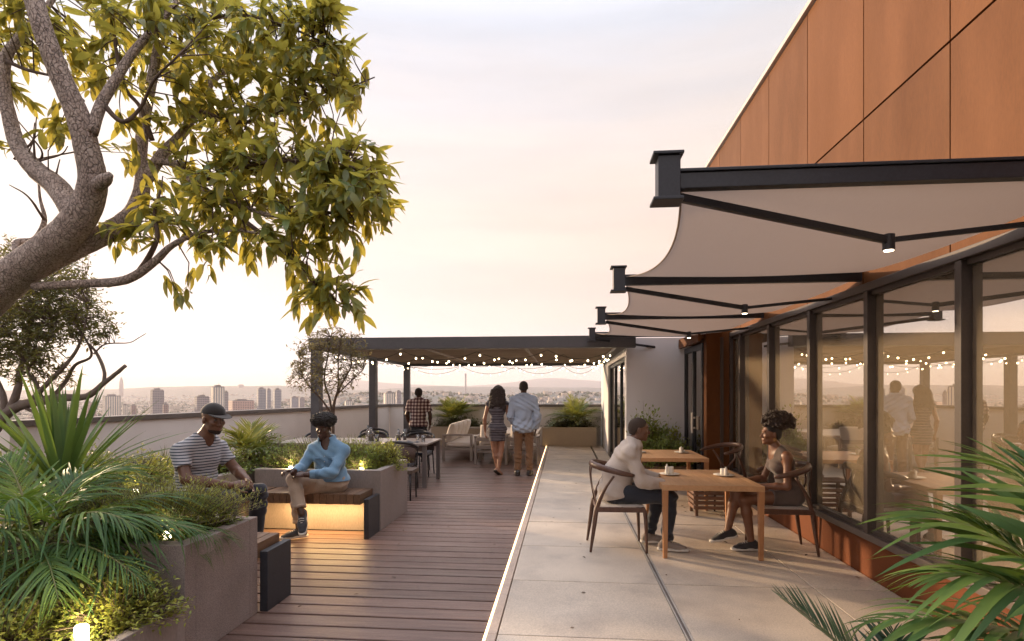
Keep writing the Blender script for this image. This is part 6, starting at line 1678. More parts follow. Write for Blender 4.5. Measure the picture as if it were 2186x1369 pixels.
PM['skin'] = skin_mat('brown_skin', (0.155, 0.072, 0.042), (0.125, 0.057, 0.034))
PM['skin_dark'] = skin_mat('dark_brown_skin', (0.075, 0.035, 0.022), (0.06, 0.028, 0.018))
PM['skin_mid'] = skin_mat('warm_brown_skin', (0.19, 0.085, 0.046), (0.155, 0.068, 0.037))
PM['skin_light'] = skin_mat('light_brown_skin', (0.34, 0.17, 0.105), (0.29, 0.14, 0.085))
PM['eye_white'] = mat('eye_white', (0.13, 0.105, 0.09), rough=0.45, scale=2)
PM['eye_dark'] = mat('eye_iris_brow', (0.012, 0.008, 0.006), rough=0.35, scale=2)
PM['lip'] = mat('lip', (0.17, 0.062, 0.048), rough=0.4, scale=20)
PM['hair'] = mat('black_hair', (0.012, 0.009, 0.008), (0.022, 0.016, 0.013), rough=0.7, scale=120, bump=1.0, bscale=220)
PM['hair_brown'] = mat('brown_curly_hair', (0.040, 0.022, 0.015), (0.020, 0.011, 0.008), rough=0.6, scale=90, bump=1.0, bscale=160)
PM['crop'] = mat('cropped_hair', (0.025, 0.017, 0.013), (0.016, 0.011, 0.009), rough=0.85, scale=200, bump=0.6, bscale=300)
PM['fade'] = mat('faded_short_hair', (0.055, 0.035, 0.026), (0.035, 0.022, 0.016), rough=0.85, scale=200, bump=0.5, bscale=300)
PM['beard'] = mat('short_beard', (0.035, 0.018, 0.012), (0.02, 0.011, 0.008), rough=0.85, scale=200, bump=0.5, bscale=300)
def cloth_mat(name, c1, c2=None, **kw): return mat(name, c1, c2, rough=0.88, scale=kw.pop('scale', 3), bump=0.14, bscale=kw.pop('bscale', 26), sheen=0.25, fine=(180, 0.1), **kw)
PM['jeans'] = cloth_mat('dark_jeans', (0.022, 0.026, 0.040), (0.012, 0.014, 0.022))
PM['jeans2'] = cloth_mat('navy_trousers', (0.014, 0.016, 0.026), (0.009, 0.010, 0.016))
PM['chino'] = cloth_mat('beige_chinos', (0.40, 0.30, 0.22), (0.33, 0.245, 0.18))
PM['brown'] = cloth_mat('brown_trousers', (0.21, 0.105, 0.045), (0.15, 0.072, 0.032))
PM['sweater'] = cloth_mat('cream_sweater', (0.48, 0.41, 0.36), (0.42, 0.355, 0.31))
PM['denim'] = cloth_mat('denim_shirt', (0.165, 0.30, 0.44), (0.115, 0.225, 0.35), c3=(0.25, 0.40, 0.53), scale3=9, amt3=0.5)
PM['denim2'] = cloth_mat('denim_trim', (0.13, 0.25, 0.38), (0.095, 0.19, 0.30))
PM['blueshirt'] = cloth_mat('pale_blue_shirt', (0.36, 0.41, 0.50), (0.30, 0.345, 0.43))
PM['dress'] = cloth_mat('brown_knit_dress', (0.115, 0.082, 0.068), (0.088, 0.062, 0.052))
PM['cap'] = cloth_mat('black_cap', (0.018, 0.015, 0.015), (0.012, 0.010, 0.010))
PM['stripes'] = wave_mat('striped_tee', [(0, (0.46, 0.46, 0.49)), (0.62, (0.045, 0.055, 0.085))], 2, 38, 0.88, 0.012, 0.25)
PM['dress_stripe'] = wave_mat('striped_dress', [(0, (0.05, 0.04, 0.048)), (0.22, (0.11, 0.095, 0.105)), (0.42, (0.045, 0.037, 0.046)), (0.58, (0.20, 0.17, 0.175)), (0.66, (0.055, 0.046, 0.055)), (0.85, (0.13, 0.11, 0.12))], 2, 6.5, 0.85, 0.03, 0.3)
PM['sneaker'] = cloth_mat('dark_canvas_sneaker', (0.05, 0.05, 0.06), (0.035, 0.035, 0.042))
PM['sneaker_grey'] = cloth_mat('grey_sneaker', (0.27, 0.22, 0.19), (0.20, 0.165, 0.145))
PM['sneaker_black'] = cloth_mat('black_sneaker', (0.03, 0.026, 0.028), (0.02, 0.018, 0.02))
PM['sole'] = mat('pale_rubber_sole', (0.62, 0.58, 0.53), rough=0.6, scale=12)
PM['leather'] = mat('dark_leather', (0.03, 0.02, 0.015), rough=0.4, scale=12)
PM['gold'] = mat('gold_metal', (0.8, 0.5, 0.2), rough=0.25, metal=1.0, scale=3)
# plaid: crossed bands
m, nt, out_ = new_mat('plaid_shirt'); N, L = nt.nodes, nt.links
b = N.new('ShaderNodeBsdfPrincipled'); b.inputs['Roughness'].default_value = 0.9; L.new(b.outputs[0], out_.inputs['Surface'])
tc = N.new('ShaderNodeTexCoord'); sp = N.new('ShaderNodeSeparateXYZ'); L.new(tc.outputs['Object'], sp.inputs[0]); bands = []
for axn in (0, 2):
    q = N.new('ShaderNodeMath'); q.operation = 'MULTIPLY_ADD'; q.inputs[1].default_value = 13.0; q.inputs[2].default_value = 50.25; L.new(sp.outputs[axn], q.inputs[0])
    f = N.new('ShaderNodeMath'); f.operation = 'FRACT'; L.new(q.outputs[0], f.inputs[0])
    g = N.new('ShaderNodeMath'); g.operation = 'LESS_THAN'; g.inputs[1].default_value = 0.5; L.new(f.outputs[0], g.inputs[0]); bands.append(g)
sm = N.new('ShaderNodeMath'); sm.operation = 'ADD'; L.new(bands[0].outputs[0], sm.inputs[0]); L.new(bands[1].outputs[0], sm.inputs[1])
rpn = N.new('ShaderNodeValToRGB'); rpn.color_ramp.interpolation = 'CONSTANT'; dv2 = N.new('ShaderNodeMath'); dv2.operation = 'DIVIDE'; dv2.inputs[1].default_value = 2.2; L.new(sm.outputs[0], dv2.inputs[0])
el = rpn.color_ramp.elements; el[0].position = 0; el[0].color = (0.62, 0.55, 0.52, 1); el[1].position = 0.4; el[1].color = (0.22, 0.13, 0.13, 1); e2 = el.new(0.8); e2.color = (0.055, 0.03, 0.04, 1)
L.new(dv2.outputs[0], rpn.inputs[0]); L.new(rpn.outputs[0], b.inputs['Base Color']); PM['plaid'] = m

def hair_cap(p, m, off=0.007, low=-0.035, front=0.058, name='hair', nape=-0.055):
    """close-cropped hair following the skull down to ears and nape"""
    k = p.sc; c = p.J['head']; X = np.stack([p.hf, p.hl, p.hu])
    F = Field(c - 0.17 * k, c + 0.17 * k, 0.005 if p.h < 0.008 else p.h * 0.75)
    F.ell(p.H(-0.014, 0, 0.032), (np.array((0.097, 0.076, 0.086)) + off) * k, X, 0.0)
    F.ell(p.H(-0.045, 0, -0.01), (np.array((0.060, 0.064, 0.07)) + off) * k, X, 0.02)
    F.plane(p.H(front, 0, 0.05), p.hf + p.hu * -0.35)          # hairline
    F.plane(p.H(0.0, 0, 0.0), p.hf * 0.55 - p.hu * 0.75) if False else None
    sl, P = F._sub(F.lo, F.lo + F.n * F.h, 0)
    q = (P - c) @ X.T / k
    lim = np.where(q[..., 0] > 0.0, 0.012 + q[..., 0] * 0.45, np.where(q[..., 0] > -0.04, 0.012 + q[..., 0] * 1.2, nape))
    F.F = np.maximum(F.F, (lim - q[..., 2]) * k)
    return np_mesh(name, [(*F.mesh(), 0)], m, p.root)
def tuft_hair(p, m, centre, rad, n, rt, seed, name='hair', clip=None, cyl=0.0, base=True, pull=None, h=None):
    """curly hair: a core and many small tufts over it"""
    q = random.Random(seed); c = p.H(*centre); k = p.sc; X = np.stack([p.hf, p.hl, p.hu]); R_ = np.array(rad) * k
    F = Field(c - R_.max() - rt * 2.2 - 0.03, c + R_.max() + rt * 2.2 + 0.03, h or (0.006 if p.h < 0.008 else p.h * 0.8))
    F.ell(c, R_ * 0.95, X, 0.0)
    for i in range(n):
        z = q.uniform(-0.85, 1); a = i * 2.39996; r_ = math.sqrt(1 - z * z)
        v = np.array((math.cos(a) * r_, math.sin(a) * r_, z)); o_ = (v * R_) @ X
        if pull is not None and (v @ np.array(pull)) < -0.45: continue
        e_ = o_ * (q.uniform(0.99, 1.035) if n > 600 else q.uniform(1.04, 1.16)) + np.array((q.uniform(-1, 1), q.uniform(-1, 1), q.uniform(-1, 1))) * rt * 0.7
        F.cap(c + o_ * 0.9, c + e_, rt * q.uniform(0.7, 1.0), rt * q.uniform(0.35, 0.7), 0.004)
    if clip is not None: F.plane(p.H(*clip[0]), p.hf * clip[1][0] + p.hl * clip[1][1] + p.hu * clip[1][2])
    return np_mesh(name, [(*F.mesh(), 0)], m, p.root)
def neck_cut(F, p, r_=0.075, drop=0.0, v=0.0):
    n_ = p.J['neck']; up = unit(p.J['head'] - p.J['neck'])
    F.cap(n_ + up * 0.015 - up * drop, n_ + up * 0.20, r_ * p.sc, (r_ + 0.03) * p.sc, 0.008, 'sub')
    if v: F.cap(n_ + p.f * 0.06 * p.sc, n_ + p.f * (0.122) * p.sc - up * v, 0.056 * p.sc, 0.026 * p.sc, 0.01, 'sub')
def collar(p, m, r_=0.07, open_=0.5, hgt=0.045):
    """folded shirt collar round the neck, open at the front"""
    up = unit(p.J['head'] - p.J['neck'] + V3(0, 0, 0.15)); n_ = p.J['neck'] + up * 0.028 * p.sc; vv = []; K = 22
    for i in range(K + 1):
        a = math.pi * (open_ * 0.35) + (2 * math.pi - math.pi * open_ * 0.7) * i / K
        dv = p.f * math.cos(a) + p.l * math.sin(a); fr = max(0.0, math.cos(a))
        b = n_ + dv * r_ * p.sc - V3(0, 0, 1) * fr * 0.035 * p.sc
        vv += [tuple(b + up * hgt * 0.75 * p.sc), tuple(b + up * hgt * p.sc + dv * 0.012 * p.sc), tuple(b + dv * (0.030 + 0.012 * fr) * p.sc - up * (0.006 + 0.045 * fr) * p.sc)]
    fs = []
    for i in range(K):
        a = 3 * i; fs += [(a, a + 3, a + 4, a + 1), (a + 1, a + 4, a + 5, a + 2)]
    o = MB().add(vv, fs).build('collar', m, p.root, smooth=True); s_ = o.modifiers.new('solid', 'SOLIDIFY'); s_.thickness = 0.004; return o

# ---------------------------------------------------------------- man in cream sweater at the near table
def std_pants(p, m, hem=0.006, cut=0.96, g=0.011, wr=0.004, waist_up=0.05, name='trousers', cuff=False):
    def fn(F):
        s = p
        F.ell(s.J['pelvis'] - s.f * 0.015, np.array((0.128, 0.168, 0.12)) * s.sc + g * 0.6, np.stack([s.f, s.l, V3(0, 0, 1)]), 0.05)
        F.ecap(s.J['pelvis'], s.J['pelvis'] * 0.6 + s.J['waist'] * 0.4, 0.165 * s.sc + g, 0.118 * s.sc + g, 0.155 * s.sc + g, 0.115 * s.sc + g, s.l, 0.04, end=0.5)
        for q in 'lr': s.leg(F, q, g, 0, cut, hem + g)
        F.wrinkle(wr, 26, 1.3)
        for q in 'lr':
            b, c = s.J['k' + q], s.J['a' + q]; d = unit(c - b)
            e = b + (c - b) * cut
            sl, P = F._sub(e - 0.16, e + 0.16, 0)
            if sl is not None:
                F.F[sl] = np.where(np.linalg.norm(P - (e + d * 0.06), axis=-1) < 0.13, np.maximum(F.F[sl], (P - e) @ d), F.F[sl])
    lo, hi = p.bbox(['pelvis', 'waist', 'hl', 'hr', 'kl', 'kr', 'al', 'ar'], 0.20)
    return p.cloth(name, m, fn, lo, hi)
def std_top(p, m, g=0.014, sleeve=2, scut=0.97, wr=0.004, hem_z=None, belly=0.02, neck=0.07, drop=0.0, v=0.0, fem=0.0, big=1.0, name='shirt', seed=0.0, hemslope=(0, 0), sleeve_g=0.006, skirt=None, patches=()):
    def fn(F):
        p.torso(F, g, fem, belly, sh=0.004)
        F.ell(p.J['pelvis'] - p.f * 0.012, np.array((0.128, 0.168, 0.12)) * p.sc + g + 0.012, np.stack([p.f, p.l, V3(0, 0, 1)]), 0.04)
        for q in 'lr':
            F.ell(p.J['h' + q], np.array((0.098,) * 3) * p.sc + g + 0.006, None, 0.03)
            p.arm(F, q, g + sleeve_g, fem, sleeve, big, scut)
        F.wrinkle(wr, 24, seed)
        for q in 'lr':
            a, b = (p.J['e' + q], p.J['w' + q]) if sleeve == 2 else (p.J['s' + q], p.J['e' + q])
            d = unit(b - a); e = a + (b - a) * scut
            sl, P = F._sub(e - 0.13, e + 0.13, 0)
            if sl is not None:
                ra_ = (P - e); al_ = ra_ @ d; pr_ = np.linalg.norm(ra_ - al_[..., None] * d, axis=-1)
                F.F[sl] = np.where((pr_ < 0.078 * p.sc) & (al_ < 0.09) & (al_ > -0.03), np.maximum(F.F[sl], al_), F.F[sl])
        if hem_z is not None: F.plane((p.J['pelvis'][0], p.J['pelvis'][1], hem_z), (hemslope[0], hemslope[1], -1))
        neck_cut(F, p, neck, drop, v)
        p.last = F
    lo, hi = p.bbox(['pelvis', 'waist', 'chest', 'neck', 'sl', 'sr', 'el', 'er', 'wl', 'wr'], 0.2)
    o = p.cloth(name, m, fn, lo, hi)
    for nm, mm, l0, l1, z0, z1, pop in patches:              # pockets, plackets: raised pieces of the front
        F = p.last; sl, P = F._sub(F.lo, F.lo + F.n * F.h, 0); q = P - p.J['chest']; ql = q @ p.l; qf = q @ p.f; qz = P[..., 2]
        G = Field.__new__(Field); G.lo, G.h, G.n = F.lo, F.h, F.n
        G.F = np.maximum(F.F - pop, np.maximum(np.maximum(l0 - ql, ql - l1), np.maximum(np.maximum(z0 - qz, qz - z1), 0.04 - qf))).astype(np.float32)
        c = np_mesh(nm, [(*G.mesh(), 0)], mm, p.root)
    return o

p = Person('man in cream sweater and dark jeans sitting at the near oak table', (0.53, 5.88), (1, 0), dict(
    pelvis=(0.0, 0, 0.60), waist=(0.03, 0, 0.755), chest=(0.125, 0, 0.945), neck=(0.185, 0, 1.075), head=(0.245, 0, 1.225),
    sl=(0.13, 0.185, 1.005), sr=(0.13, -0.185, 1.005), el=(0.25, 0.23, 0.735), er=(0.24, -0.235, 0.725), wl=(0.475, 0.13, 0.70), wr=(0.465, -0.15, 0.685),
    hl=(0.0, 0.095, 0.575), hr=(0.0, -0.095, 0.575), kl=(0.47, 0.12, 0.565), kr=(0.53, -0.13, 0.560), al=(0.37, 0.13, 0.115), ar=(0.50, -0.14, 0.112)), look=(1, -0.04, -0.06), skin=PM['skin'])
p.head(); p.body(); p.hand(p.J['wr'] + V3(0.01, 0.0, 0), (0.9, 0.3, -0.1), (0.1, -0.3, 0.95), 1, 0.6); p.hand(p.J['wl'], (0.9, -0.35, -0.1), (0.1, 0.3, 0.95), -1, 0.6); p.finish()
hair_cap(p, PM['fade'], 0.003)
std_top(p, PM['sweater'], 0.017, 2, 0.98, 0.0034, 0.535, 0.03, 0.066, name='sweater', hemslope=(0.25, 0), seed=0.4)
std_pants(p, PM['jeans'])
p.shoe('r', (1, -0.12, 0), PM['sneaker_grey'], PM['sole']); p.shoe('l', (1, 0.05, 0), PM['sneaker_grey'], PM['sole'])
# ---------------------------------------------------------------- woman in brown dress
p = Person('woman in short brown dress with tied up curly hair at the near oak table', (2.27, 5.92), (-1, 0), dict(
    pelvis=(0.0, 0, 0.585), waist=(-0.02, 0, 0.735), chest=(-0.075, 0, 0.895), neck=(-0.125, 0, 1.015), head=(-0.175, 0, 1.185),
    sl=(-0.075, -0.165, 0.97), sr=(-0.085, 0.165, 0.97), el=(-0.10, -0.225, 0.685), er=(-0.17, 0.215, 0.70), wl=(-0.345, -0.135, 0.675), wr=(-0.40, 0.10, 0.695),
    hl=(0.0, -0.085, 0.56), hr=(0.0, 0.085, 0.565), kl=(-0.455, -0.07, 0.53), kr=(-0.52, -0.015, 0.60), al=(-0.40, -0.10, 0.108), ar=(-0.615, -0.05, 0.205)), sc=0.94, look=(-1, -0.06, 0.03), skin=PM['skin_mid'])
p.head(1.0); p.body(1.0); p.hand(p.J['wl'], (-0.95, 0.3, 0.0), (0, -0.3, 0.95), -1, 0.5); p.hand(p.J['wr'], (-0.95, -0.2, 0), (0, 0.3, 0.95), 1, 0.4); p.finish()
def dress_fn(F):
    p.torso(F, 0.007, 1.0, 0.0, sh=-0.03)
    for q in 'lr': F.cap(p.J['h' + q], p.J['h' + q] * 0.52 + p.J['k' + q] * 0.48, 0.094 + 0.010, 0.078 + 0.010, 0.04)
    F.wrinkle(0.0022, 30, 0.7)
    for q in 'lr':
        d = unit(p.J['k' + q] - p.J['h' + q]); e = p.J['h' + q] * 0.56 + p.J['k' + q] * 0.44
        sl, P = F._sub(e - 0.2, e + 0.2, 0); F.F[sl] = np.where((P - e) @ d > -0.02, np.maximum(F.F[sl], (P - e) @ d), F.F[sl])
        s_ = p.J['s' + q]; F.ell(s_ + V3(0, 0, 0.02) + (s_ - p.J['neck']) * 0.22, (0.075, 0.06, 0.125), None, 0.01, 'sub')
    F.cap(p.J['neck'] + V3(-0.06, 0, -0.01), p.J['neck'] + V3(-0.03, 0, 0.2), 0.085, 0.12, 0.01, 'sub')
lo, hi = p.bbox(['pelvis', 'waist', 'chest', 'neck', 'sl', 'sr', 'kl', 'kr'], 0.2)
p.cloth('dress', PM['dress'], dress_fn, lo, hi, 0.006)
for q in (-1, 1):
    MB().tube([Vector((p.J['chest'] + V3(-0.085, q * 0.075, 0.06)).tolist()), Vector((p.J['neck'] + V3(-0.02, q * 0.105, -0.005)).tolist()), Vector((p.J['chest'] + V3(0.08, q * 0.08, 0.05)).tolist())], 0.007, 6).build('strap', PM['dress'], p.root, smooth=True)
hair_cap(p, PM['hair'], 0.003, nape=-0.06)
tuft_hair(p, PM['hair_brown'], (-0.075, 0, 0.135), (0.150, 0.135, 0.105), 480, 0.017, 5, pull=(0, 0, 1))
MB().tube([Vector((p.J['neck'] + V3(-0.055 * math.cos(a) - 0.005, 0.062 * math.sin(a), 0.0 - 0.022 * math.cos(a))).tolist()) for a in [i * 0.2618 for i in range(25)]], 0.0035, 5).build('necklace', PM['gold'], p.root, smooth=True)
MB().tube([Vector(p.H(-0.008 + 0.013 * math.sin(a), 0.088, -0.058 + 0.016 * math.cos(a)).tolist()) for a in [i * 0.4488 for i in range(15)]], 0.0025, 5).build('earring', PM['gold'], p.root, smooth=True)
p.shoe('l', (-1, -0.1, 0), PM['sneaker_black'], PM['sole']); p.shoe('r', (-0.97, -0.05, -0.22), PM['sneaker_black'], PM['sole'], (-0.22, 0, 0.97))
# ---------------------------------------------------------------- man in cap and striped tee
p = Person('man in black cap and striped tee sitting with clasped hands on the side bench', (-3.47, 5.02), (0.96, -0.28), dict(
    pelvis=(0.0, 0, 0.62), waist=(0.0, 0.01, 0.79), chest=(0.04, 0.0, 1.0), neck=(0.10, -0.02, 1.165), head=(0.215, -0.045, 1.355),
    sl=(0.11, 0.19, 1.06), sr=(0.0, -0.21, 1.065), el=(0.27, 0.23, 0.84), er=(0.13, -0.31, 0.83), wl=(0.49, 0.06, 0.765), wr=(0.455, -0.16, 0.755),
    hl=(0.03, 0.10, 0.60), hr=(-0.02, -0.105, 0.60), kl=(0.56, 0.13, 0.655), kr=(0.47, -0.21, 0.635), al=(0.50, 0.17, 0.125), ar=(0.44, -0.18, 0.12)), sc=1.13, look=(0.9, -0.42, -0.13), skin=PM['skin'])
p.head(); p.body(big=1.0); p.hand(p.J['wr'] + V3(0, 0.01, 0), (0.75, 0.6, 0.1), (0.3, -0.5, 0.75), 1, 0.8); p.hand(p.J['wl'], (0.55, -0.65, 0.0), (0.6, 0.35, 0.65), -1, 0.9); p.finish()
std_top(p, PM['stripes'], 0.012, 1, 0.60, 0.0035, 0.57, 0.03, 0.07, 0.005, 0.06, big=1.0, name='tee', sleeve_g=0.008, seed=2.0)
std_pants(p, PM['jeans2'])
k = p.sc; X = np.stack([p.hf, p.hl, p.hu]); c = p.J['head']
F = Field(c - 0.24 * k, c + 0.24 * k, 0.006)
F.ell(p.H(-0.012, 0, 0.045), np.array((0.110, 0.088, 0.090)) * k, X, 0.0); F.plane(p.H(0, 0, 0.047), -p.hu)
F2 = Field(c - 0.26 * k, c + 0.26 * k, 0.005)
F2.ell(p.H(0.095, 0, 0.050), np.array((0.122, 0.082, 0.03)) * k, X, 0.0); F2.plane(p.H(0, 0, 0.058), p.hu * 1.0 + p.hf * 0.12); F2.plane(p.H(0, 0, 0.049), -p.hu - p.hf * 0.12)
np_mesh('cap', [(*F.mesh(), 0), (*F2.mesh(), 0)], PM['cap'], p.root)
F = Field(c - 0.17 * k, c + 0.12 * k, 0.005)
F.ell(p.H(0.026, 0, -0.080), np.array((0.058, 0.055, 0.038)) * k, X, 0); F.ell(p.H(0.066, 0, -0.101), np.array((0.022, 0.026, 0.019)) * k, X, 0.015)
F.ell(p.H(0.09, 0, -0.067), np.array((0.03, 0.024, 0.014)) * k, X, 0.006, 'sub'); F.plane(p.H(0, 0, -0.05), p.hu + p.hf * 0.3)
np_mesh('beard', [(*F.mesh(), 0)], PM['beard'], p.root)
p.shoe('l', (0.9, 0.1, 0), PM['sneaker_black'], PM['sole']); p.shoe('r', (0.95, -0.2, 0), PM['sneaker_black'], PM['sole'])
# ---------------------------------------------------------------- person with afro in denim shirt
p = Person('person with rounded afro in denim shirt and beige chinos, legs crossed on lit bench', (-2.60, 6.13), (0.06, -0.99), dict(
    pelvis=(0.0, 0.0, 0.60), waist=(-0.01, -0.02, 0.745), chest=(-0.02, -0.035, 0.905), neck=(-0.03, -0.045, 1.035), head=(-0.065, -0.085, 1.205),
    sl=(0.155, -0.06, 0.955), sr=(-0.195, -0.045, 0.965), el=(0.12, -0.27, 0.735), er=(-0.27, -0.18, 0.775), wl=(-0.115, -0.42, 0.735), wr=(-0.255, -0.41, 0.755),
    hl=(0.085, -0.03, 0.575), hr=(-0.085, 0.0, 0.58), kl=(-0.32, -0.20, 0.545), kr=(-0.27, -0.37, 0.675), al=(-0.27, -0.235, 0.108), ar=(-0.115, -0.50, 0.335)), sc=0.98, look=(0.06, -0.99, -0.06), skin=PM['skin_dark'])
p.head(0.4); p.body(0.0); p.hand(p.J['wl'], (-0.95, -0.12, 0.03), (0.0, -0.5, 0.85), 1, 0.55); p.hand(p.J['wr'] + V3(0, 0, 0.02), (-0.3, -0.6, 0.05), (-0.3, -0.3, 0.9), -1, 0.7); p.finish()
def den(F): pass
std_top(p, PM['denim'], 0.016, 2, 0.86, 0.0028, 0.615, 0.012, 0.080, 0.0, 0.20, big=0.94, name='shirt', seed=1.1, sleeve_g=0.0, patches=[('placket', PM['denim2'], -0.017, 0.017, 0.63, 0.87, 0.004), ('pocket', PM['denim2'], -0.115, -0.04, 0.80, 0.885, 0.004), ('pocket', PM['denim2'], 0.04, 0.115, 0.80, 0.885, 0.004), ('pocket_flap', PM['denim2'], -0.118, -0.037, 0.862, 0.890, 0.008), ('pocket_flap', PM['denim2'], 0.037, 0.118, 0.862, 0.890, 0.008)])
collar(p, PM['denim'], 0.080, 0.62, 0.07)
std_pants(p, PM['chino'], 0.008, 0.80, 0.012, 0.0035)
for q in 'lr':
    b, a = p.J['k' + q], p.J['a' + q]; e0 = Vector((b + (a - b) * 0.76).tolist()); e1 = Vector((b + (a - b) * 0.83).tolist())
    MB().tube([e0, e0.lerp(e1, 0.5), e1], [0.063, 0.0645, 0.0625], 18).build('cuff', PM['chino'], p.root, smooth=True)
tuft_hair(p, PM['hair'], (-0.02, 0, 0.092), (0.138, 0.143, 0.096), 900, 0.008, 9)
p.shoe('l', (-0.80, -0.55, 0), PM['sneaker'], PM['sole']); p.shoe('r', (0.22, -0.55, -0.62), PM['sneaker'], PM['sole'], (0.1, -0.6, 0.6))
btn = MB()
for i in range(4):
    q = p.J['chest'] + p.f * (0.132 + 0.002 * i) + V3(0, 0, 0.0 - 0.06 * i); btn.tube([Vector((q).tolist()), Vector((q + p.f * 0.01).tolist())], 0.005, 8)
btn.build('buttons', PM['sole'], p.root)['kind'] = 'stuff'
# ---------------------------------------------------------------- standing figures seen from behind
def standing(label, hip, H_, face, skin, sc, arms, legs=None, h=0.011, fem=0.0, head_off=(0, 0), look=None):
    z = H_ / 1.8
    J = dict(pelvis=(0, 0, 0.93 * z), waist=(0, 0, 1.10 * z), chest=(0, 0.0, 1.31 * z), neck=(0, 0.0, 1.49 * z), head=(head_off[0], head_off[1] + 0.02, 1.665 * z),
             sl=(-0.185 * sc, 0, 1.43 * z), sr=(0.185 * sc, 0, 1.43 * z), hl=(-0.09 * sc, 0, 0.90 * z), hr=(0.09 * sc, 0, 0.90 * z))
    J.update(arms); J.update(legs or dict(kl=(-0.105 * sc, 0.015, 0.50 * z), kr=(0.105 * sc, 0.015, 0.50 * z), al=(-0.11 * sc, -0.01, 0.10), ar=(0.11 * sc, -0.01, 0.10)))
    return Person(label, hip, face, J, sc, h, look=look, skin=skin)
# man in pale blue shirt (faces away: his left is image left)
p = standing('man in pale blue shirt and brown trousers standing with his back to the camera', (-0.77, 10.86), 1.84, (0, 1), PM['skin_dark'], 1.04,
             dict(el=(-0.25, -0.02, 1.16), wl=(-0.20, 0.16, 1.0), er=(0.275, -0.05, 1.14), wr=(0.235, 0.03, 0.90)))
p.head(); p.body(); p.hand(p.J['wl'], (0, 0.8, -0.5), (-1, 0, 0), -1, 0.6); p.hand(p.J['wr'], (-0.15, 0.1, -1), (1, 0, 0), -1, 0.5); p.finish()
hair_cap(p, PM['crop'], 0.007)
std_top(p, PM['blueshirt'], 0.02, 2, 0.95, 0.006, 0.83, 0.03, 0.068, name='shirt', seed=0.9, hemslope=(0.06, 0)); collar(p, PM['blueshirt'], 0.066, 0.3, 0.045)
std_pants(p, PM['brown'], 0.012, 0.98, 0.016, 0.005)
p.shoe('l', (-0.2, 1, 0), PM['leather'], PM['leather']); p.shoe('r', (0.2, 1, 0), PM['leather'], PM['leather'])
# woman in striped dress
p = standing('woman with long curly hair in a striped dress standing with her back to the camera', (-1.30, 11.0), 1.74, (0, 1), PM['skin_light'], 0.96,
             dict(el=(-0.245, -0.03, 1.09), wl=(-0.245, 0.03, 0.84), er=(0.235, -0.05, 1.10), wr=(0.42, 0.10, 1.02)),
             dict(kl=(-0.055, 0.02, 0.48), kr=(0.075, 0.0, 0.48), al=(0.005, 0.03, 0.095), ar=(0.03, -0.08, 0.10)), fem=1.0, head_off=(0.02, 0.0))
p.head(1.0); p.body(1.0); p.hand(p.J['wl'], (0.05, 0.15, -1), (-1, 0, 0), -1, 0.6); p.hand(p.J['wr'], (0.9, 0.4, -0.1), (0, -0.6, 0.7), -1, 0.8); p.finish()
def dress2(F):
    p.torso(F, 0.012, 1.0, 0.0, sh=0.0)
    F.ecap(p.J['pelvis'], p.J['pelvis'] - V3(0, 0, 0.26), 0.178, 0.135, 0.155, 0.115, p.l, 0.05, end=0.5)
    F.wrinkle(0.003, 26, 0.5); F.plane((0, 0, 0.655), (0, 0, -1)); neck_cut(F, p, 0.075)
lo, hi = p.bbox(['pelvis', 'waist', 'chest', 'neck', 'sl', 'sr', 'hl', 'hr'], 0.3)
p.cloth('dress', PM['dress_stripe'], dress2, lo, hi, 0.010)
q = random.Random(3); c = p.J['head']; F = Field(c + V3(-0.24, -0.22, -0.52), c + V3(0.24, 0.2, 0.2), 0.0085)
F.ell(c + V3(0, -0.01, 0.03), (0.115, 0.125, 0.115), None, 0.0)
F.ecap(c + V3(0, -0.045, 0.0), c + V3(-0.01, -0.095, -0.26), 0.13, 0.07, 0.155, 0.045, V3(1, 0, 0), 0.03)
for i in range(120):
    a = q.uniform(-1, 1); x0 = a * 0.12; ln = q.uniform(0.22, 0.42); ph = q.uniform(0, 6.28); prev = None
    for j in range(10):
        t = j / 9; sp_ = x0 * (1 + 0.35 * t) + 0.012 * math.sin(ph + t * 22)
        dep = -0.07 - 0.045 * math.sqrt(max(0, 1 - (a * 0.95) ** 2)) - 0.045 * t * (1 - abs(a) * 0.6) + 0.01 * math.cos(ph + t * 22)
        pt = c + V3(sp_ * (0.55 if j == 0 else 1.0), dep + (0.10 if j == 0 else 0.03 if j == 1 else 0.0), 0.135 - abs(a) * 0.06 - ln * t)
        if prev is not None: F.cap(prev, pt, 0.016, 0.013, 0.004)
        prev = pt
np_mesh('hair', [(*F.mesh(), 0)], PM['hair_brown'], p.root)
for q_, d in (('l', (-0.15, 1, 0)), ('r', (0.45, 0.5, -0.5))): p.shoe(q_, d, PM['skin_light'], PM['leather'], (0, 0, 1) if q_ == 'l' else (0.2, 0.5, 0.8), name='sandal')
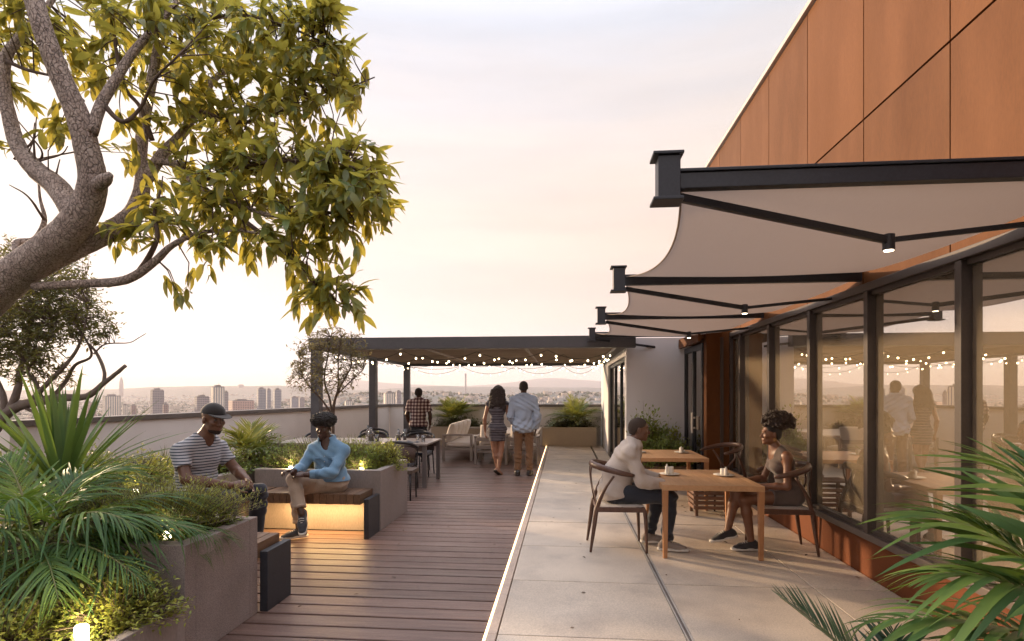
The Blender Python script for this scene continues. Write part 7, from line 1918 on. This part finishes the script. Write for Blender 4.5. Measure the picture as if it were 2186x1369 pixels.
# man in plaid shirt
p = standing('man in plaid short sleeved shirt standing behind the long table', (-3.33, 12.72), 1.72, (0.05, 1), PM['skin_dark'], 1.0,
             dict(el=(-0.27, -0.02, 1.10), wl=(-0.235, 0.05, 0.86), er=(0.275, -0.02, 1.10), wr=(0.255, 0.06, 0.87)))
p.head(); p.body(); p.hand(p.J['wl'], (0.1, 0.2, -1), (-1, 0, 0), -1, 0.6); p.hand(p.J['wr'], (-0.1, 0.2, -1), (1, 0, 0), 1, 0.6); p.finish()
hair_cap(p, PM['crop'], 0.010)
std_top(p, PM['plaid'], 0.02, 1, 0.72, 0.005, 0.83, 0.03, 0.068, name='shirt', seed=0.2, sleeve_g=0.014); collar(p, PM['plaid'], 0.064, 0.3, 0.04)
std_pants(p, PM['jeans2'], 0.012, 0.98, 0.016, 0.005)
p.shoe('l', (-0.1, 1, 0), PM['leather'], PM['leather']); p.shoe('r', (0.1, 1, 0), PM['leather'], PM['leather'])
# ------------------------------------------------------------------ small litter on the floor
fl = Leaves([leaf_mesh('dry_leaf', 1.0, 0.4, M['twig'], 0.2, 0.3, 3)])
for _ in range(70):
    x, y = rnd(-2.0, 2.5), rnd(3.0, 12.0)
    if -0.6 < x < -0.4 or (x > 0.75 and x < 0.85): continue
    fl.put(Vector((x, y, 0.004 if x < -0.5 else 0.0245)), Vector((rnd(-1, 1), rnd(-1, 1), 0.02)), rnd(0.018, 0.05), rnd(-.3, .3))
lit = thing('fallen_leaves', 'tiny dry leaves and specks scattered over deck and paving', 'leaf litter', (0, 5, 0), kind='stuff')
fl.build('litter', mat('dry_leaf_brown', (0.13, 0.075, 0.04), (0.07, 0.04, 0.025), rough=0.8, scale=9, island=0.4), lit)
# ------------------------------------------------------------------ evening haze over the valley
m, nt, out_ = new_mat('haze_air')
pv = nt.nodes.new('ShaderNodeVolumePrincipled')
pv.inputs['Color'].default_value = (0.90, 0.84, 0.89, 1)
pv.inputs['Density'].default_value = 0.0001
pv.inputs['Anisotropy'].default_value = 0.2
nt.links.new(pv.outputs[0], out_.inputs['Volume'])
hz = MB().box(-16500, 16500, -3200, 16900, -81, 420).build('haze', m)
tag(hz, 'pale evening haze filling the valley air', 'haze', kind='stuff')
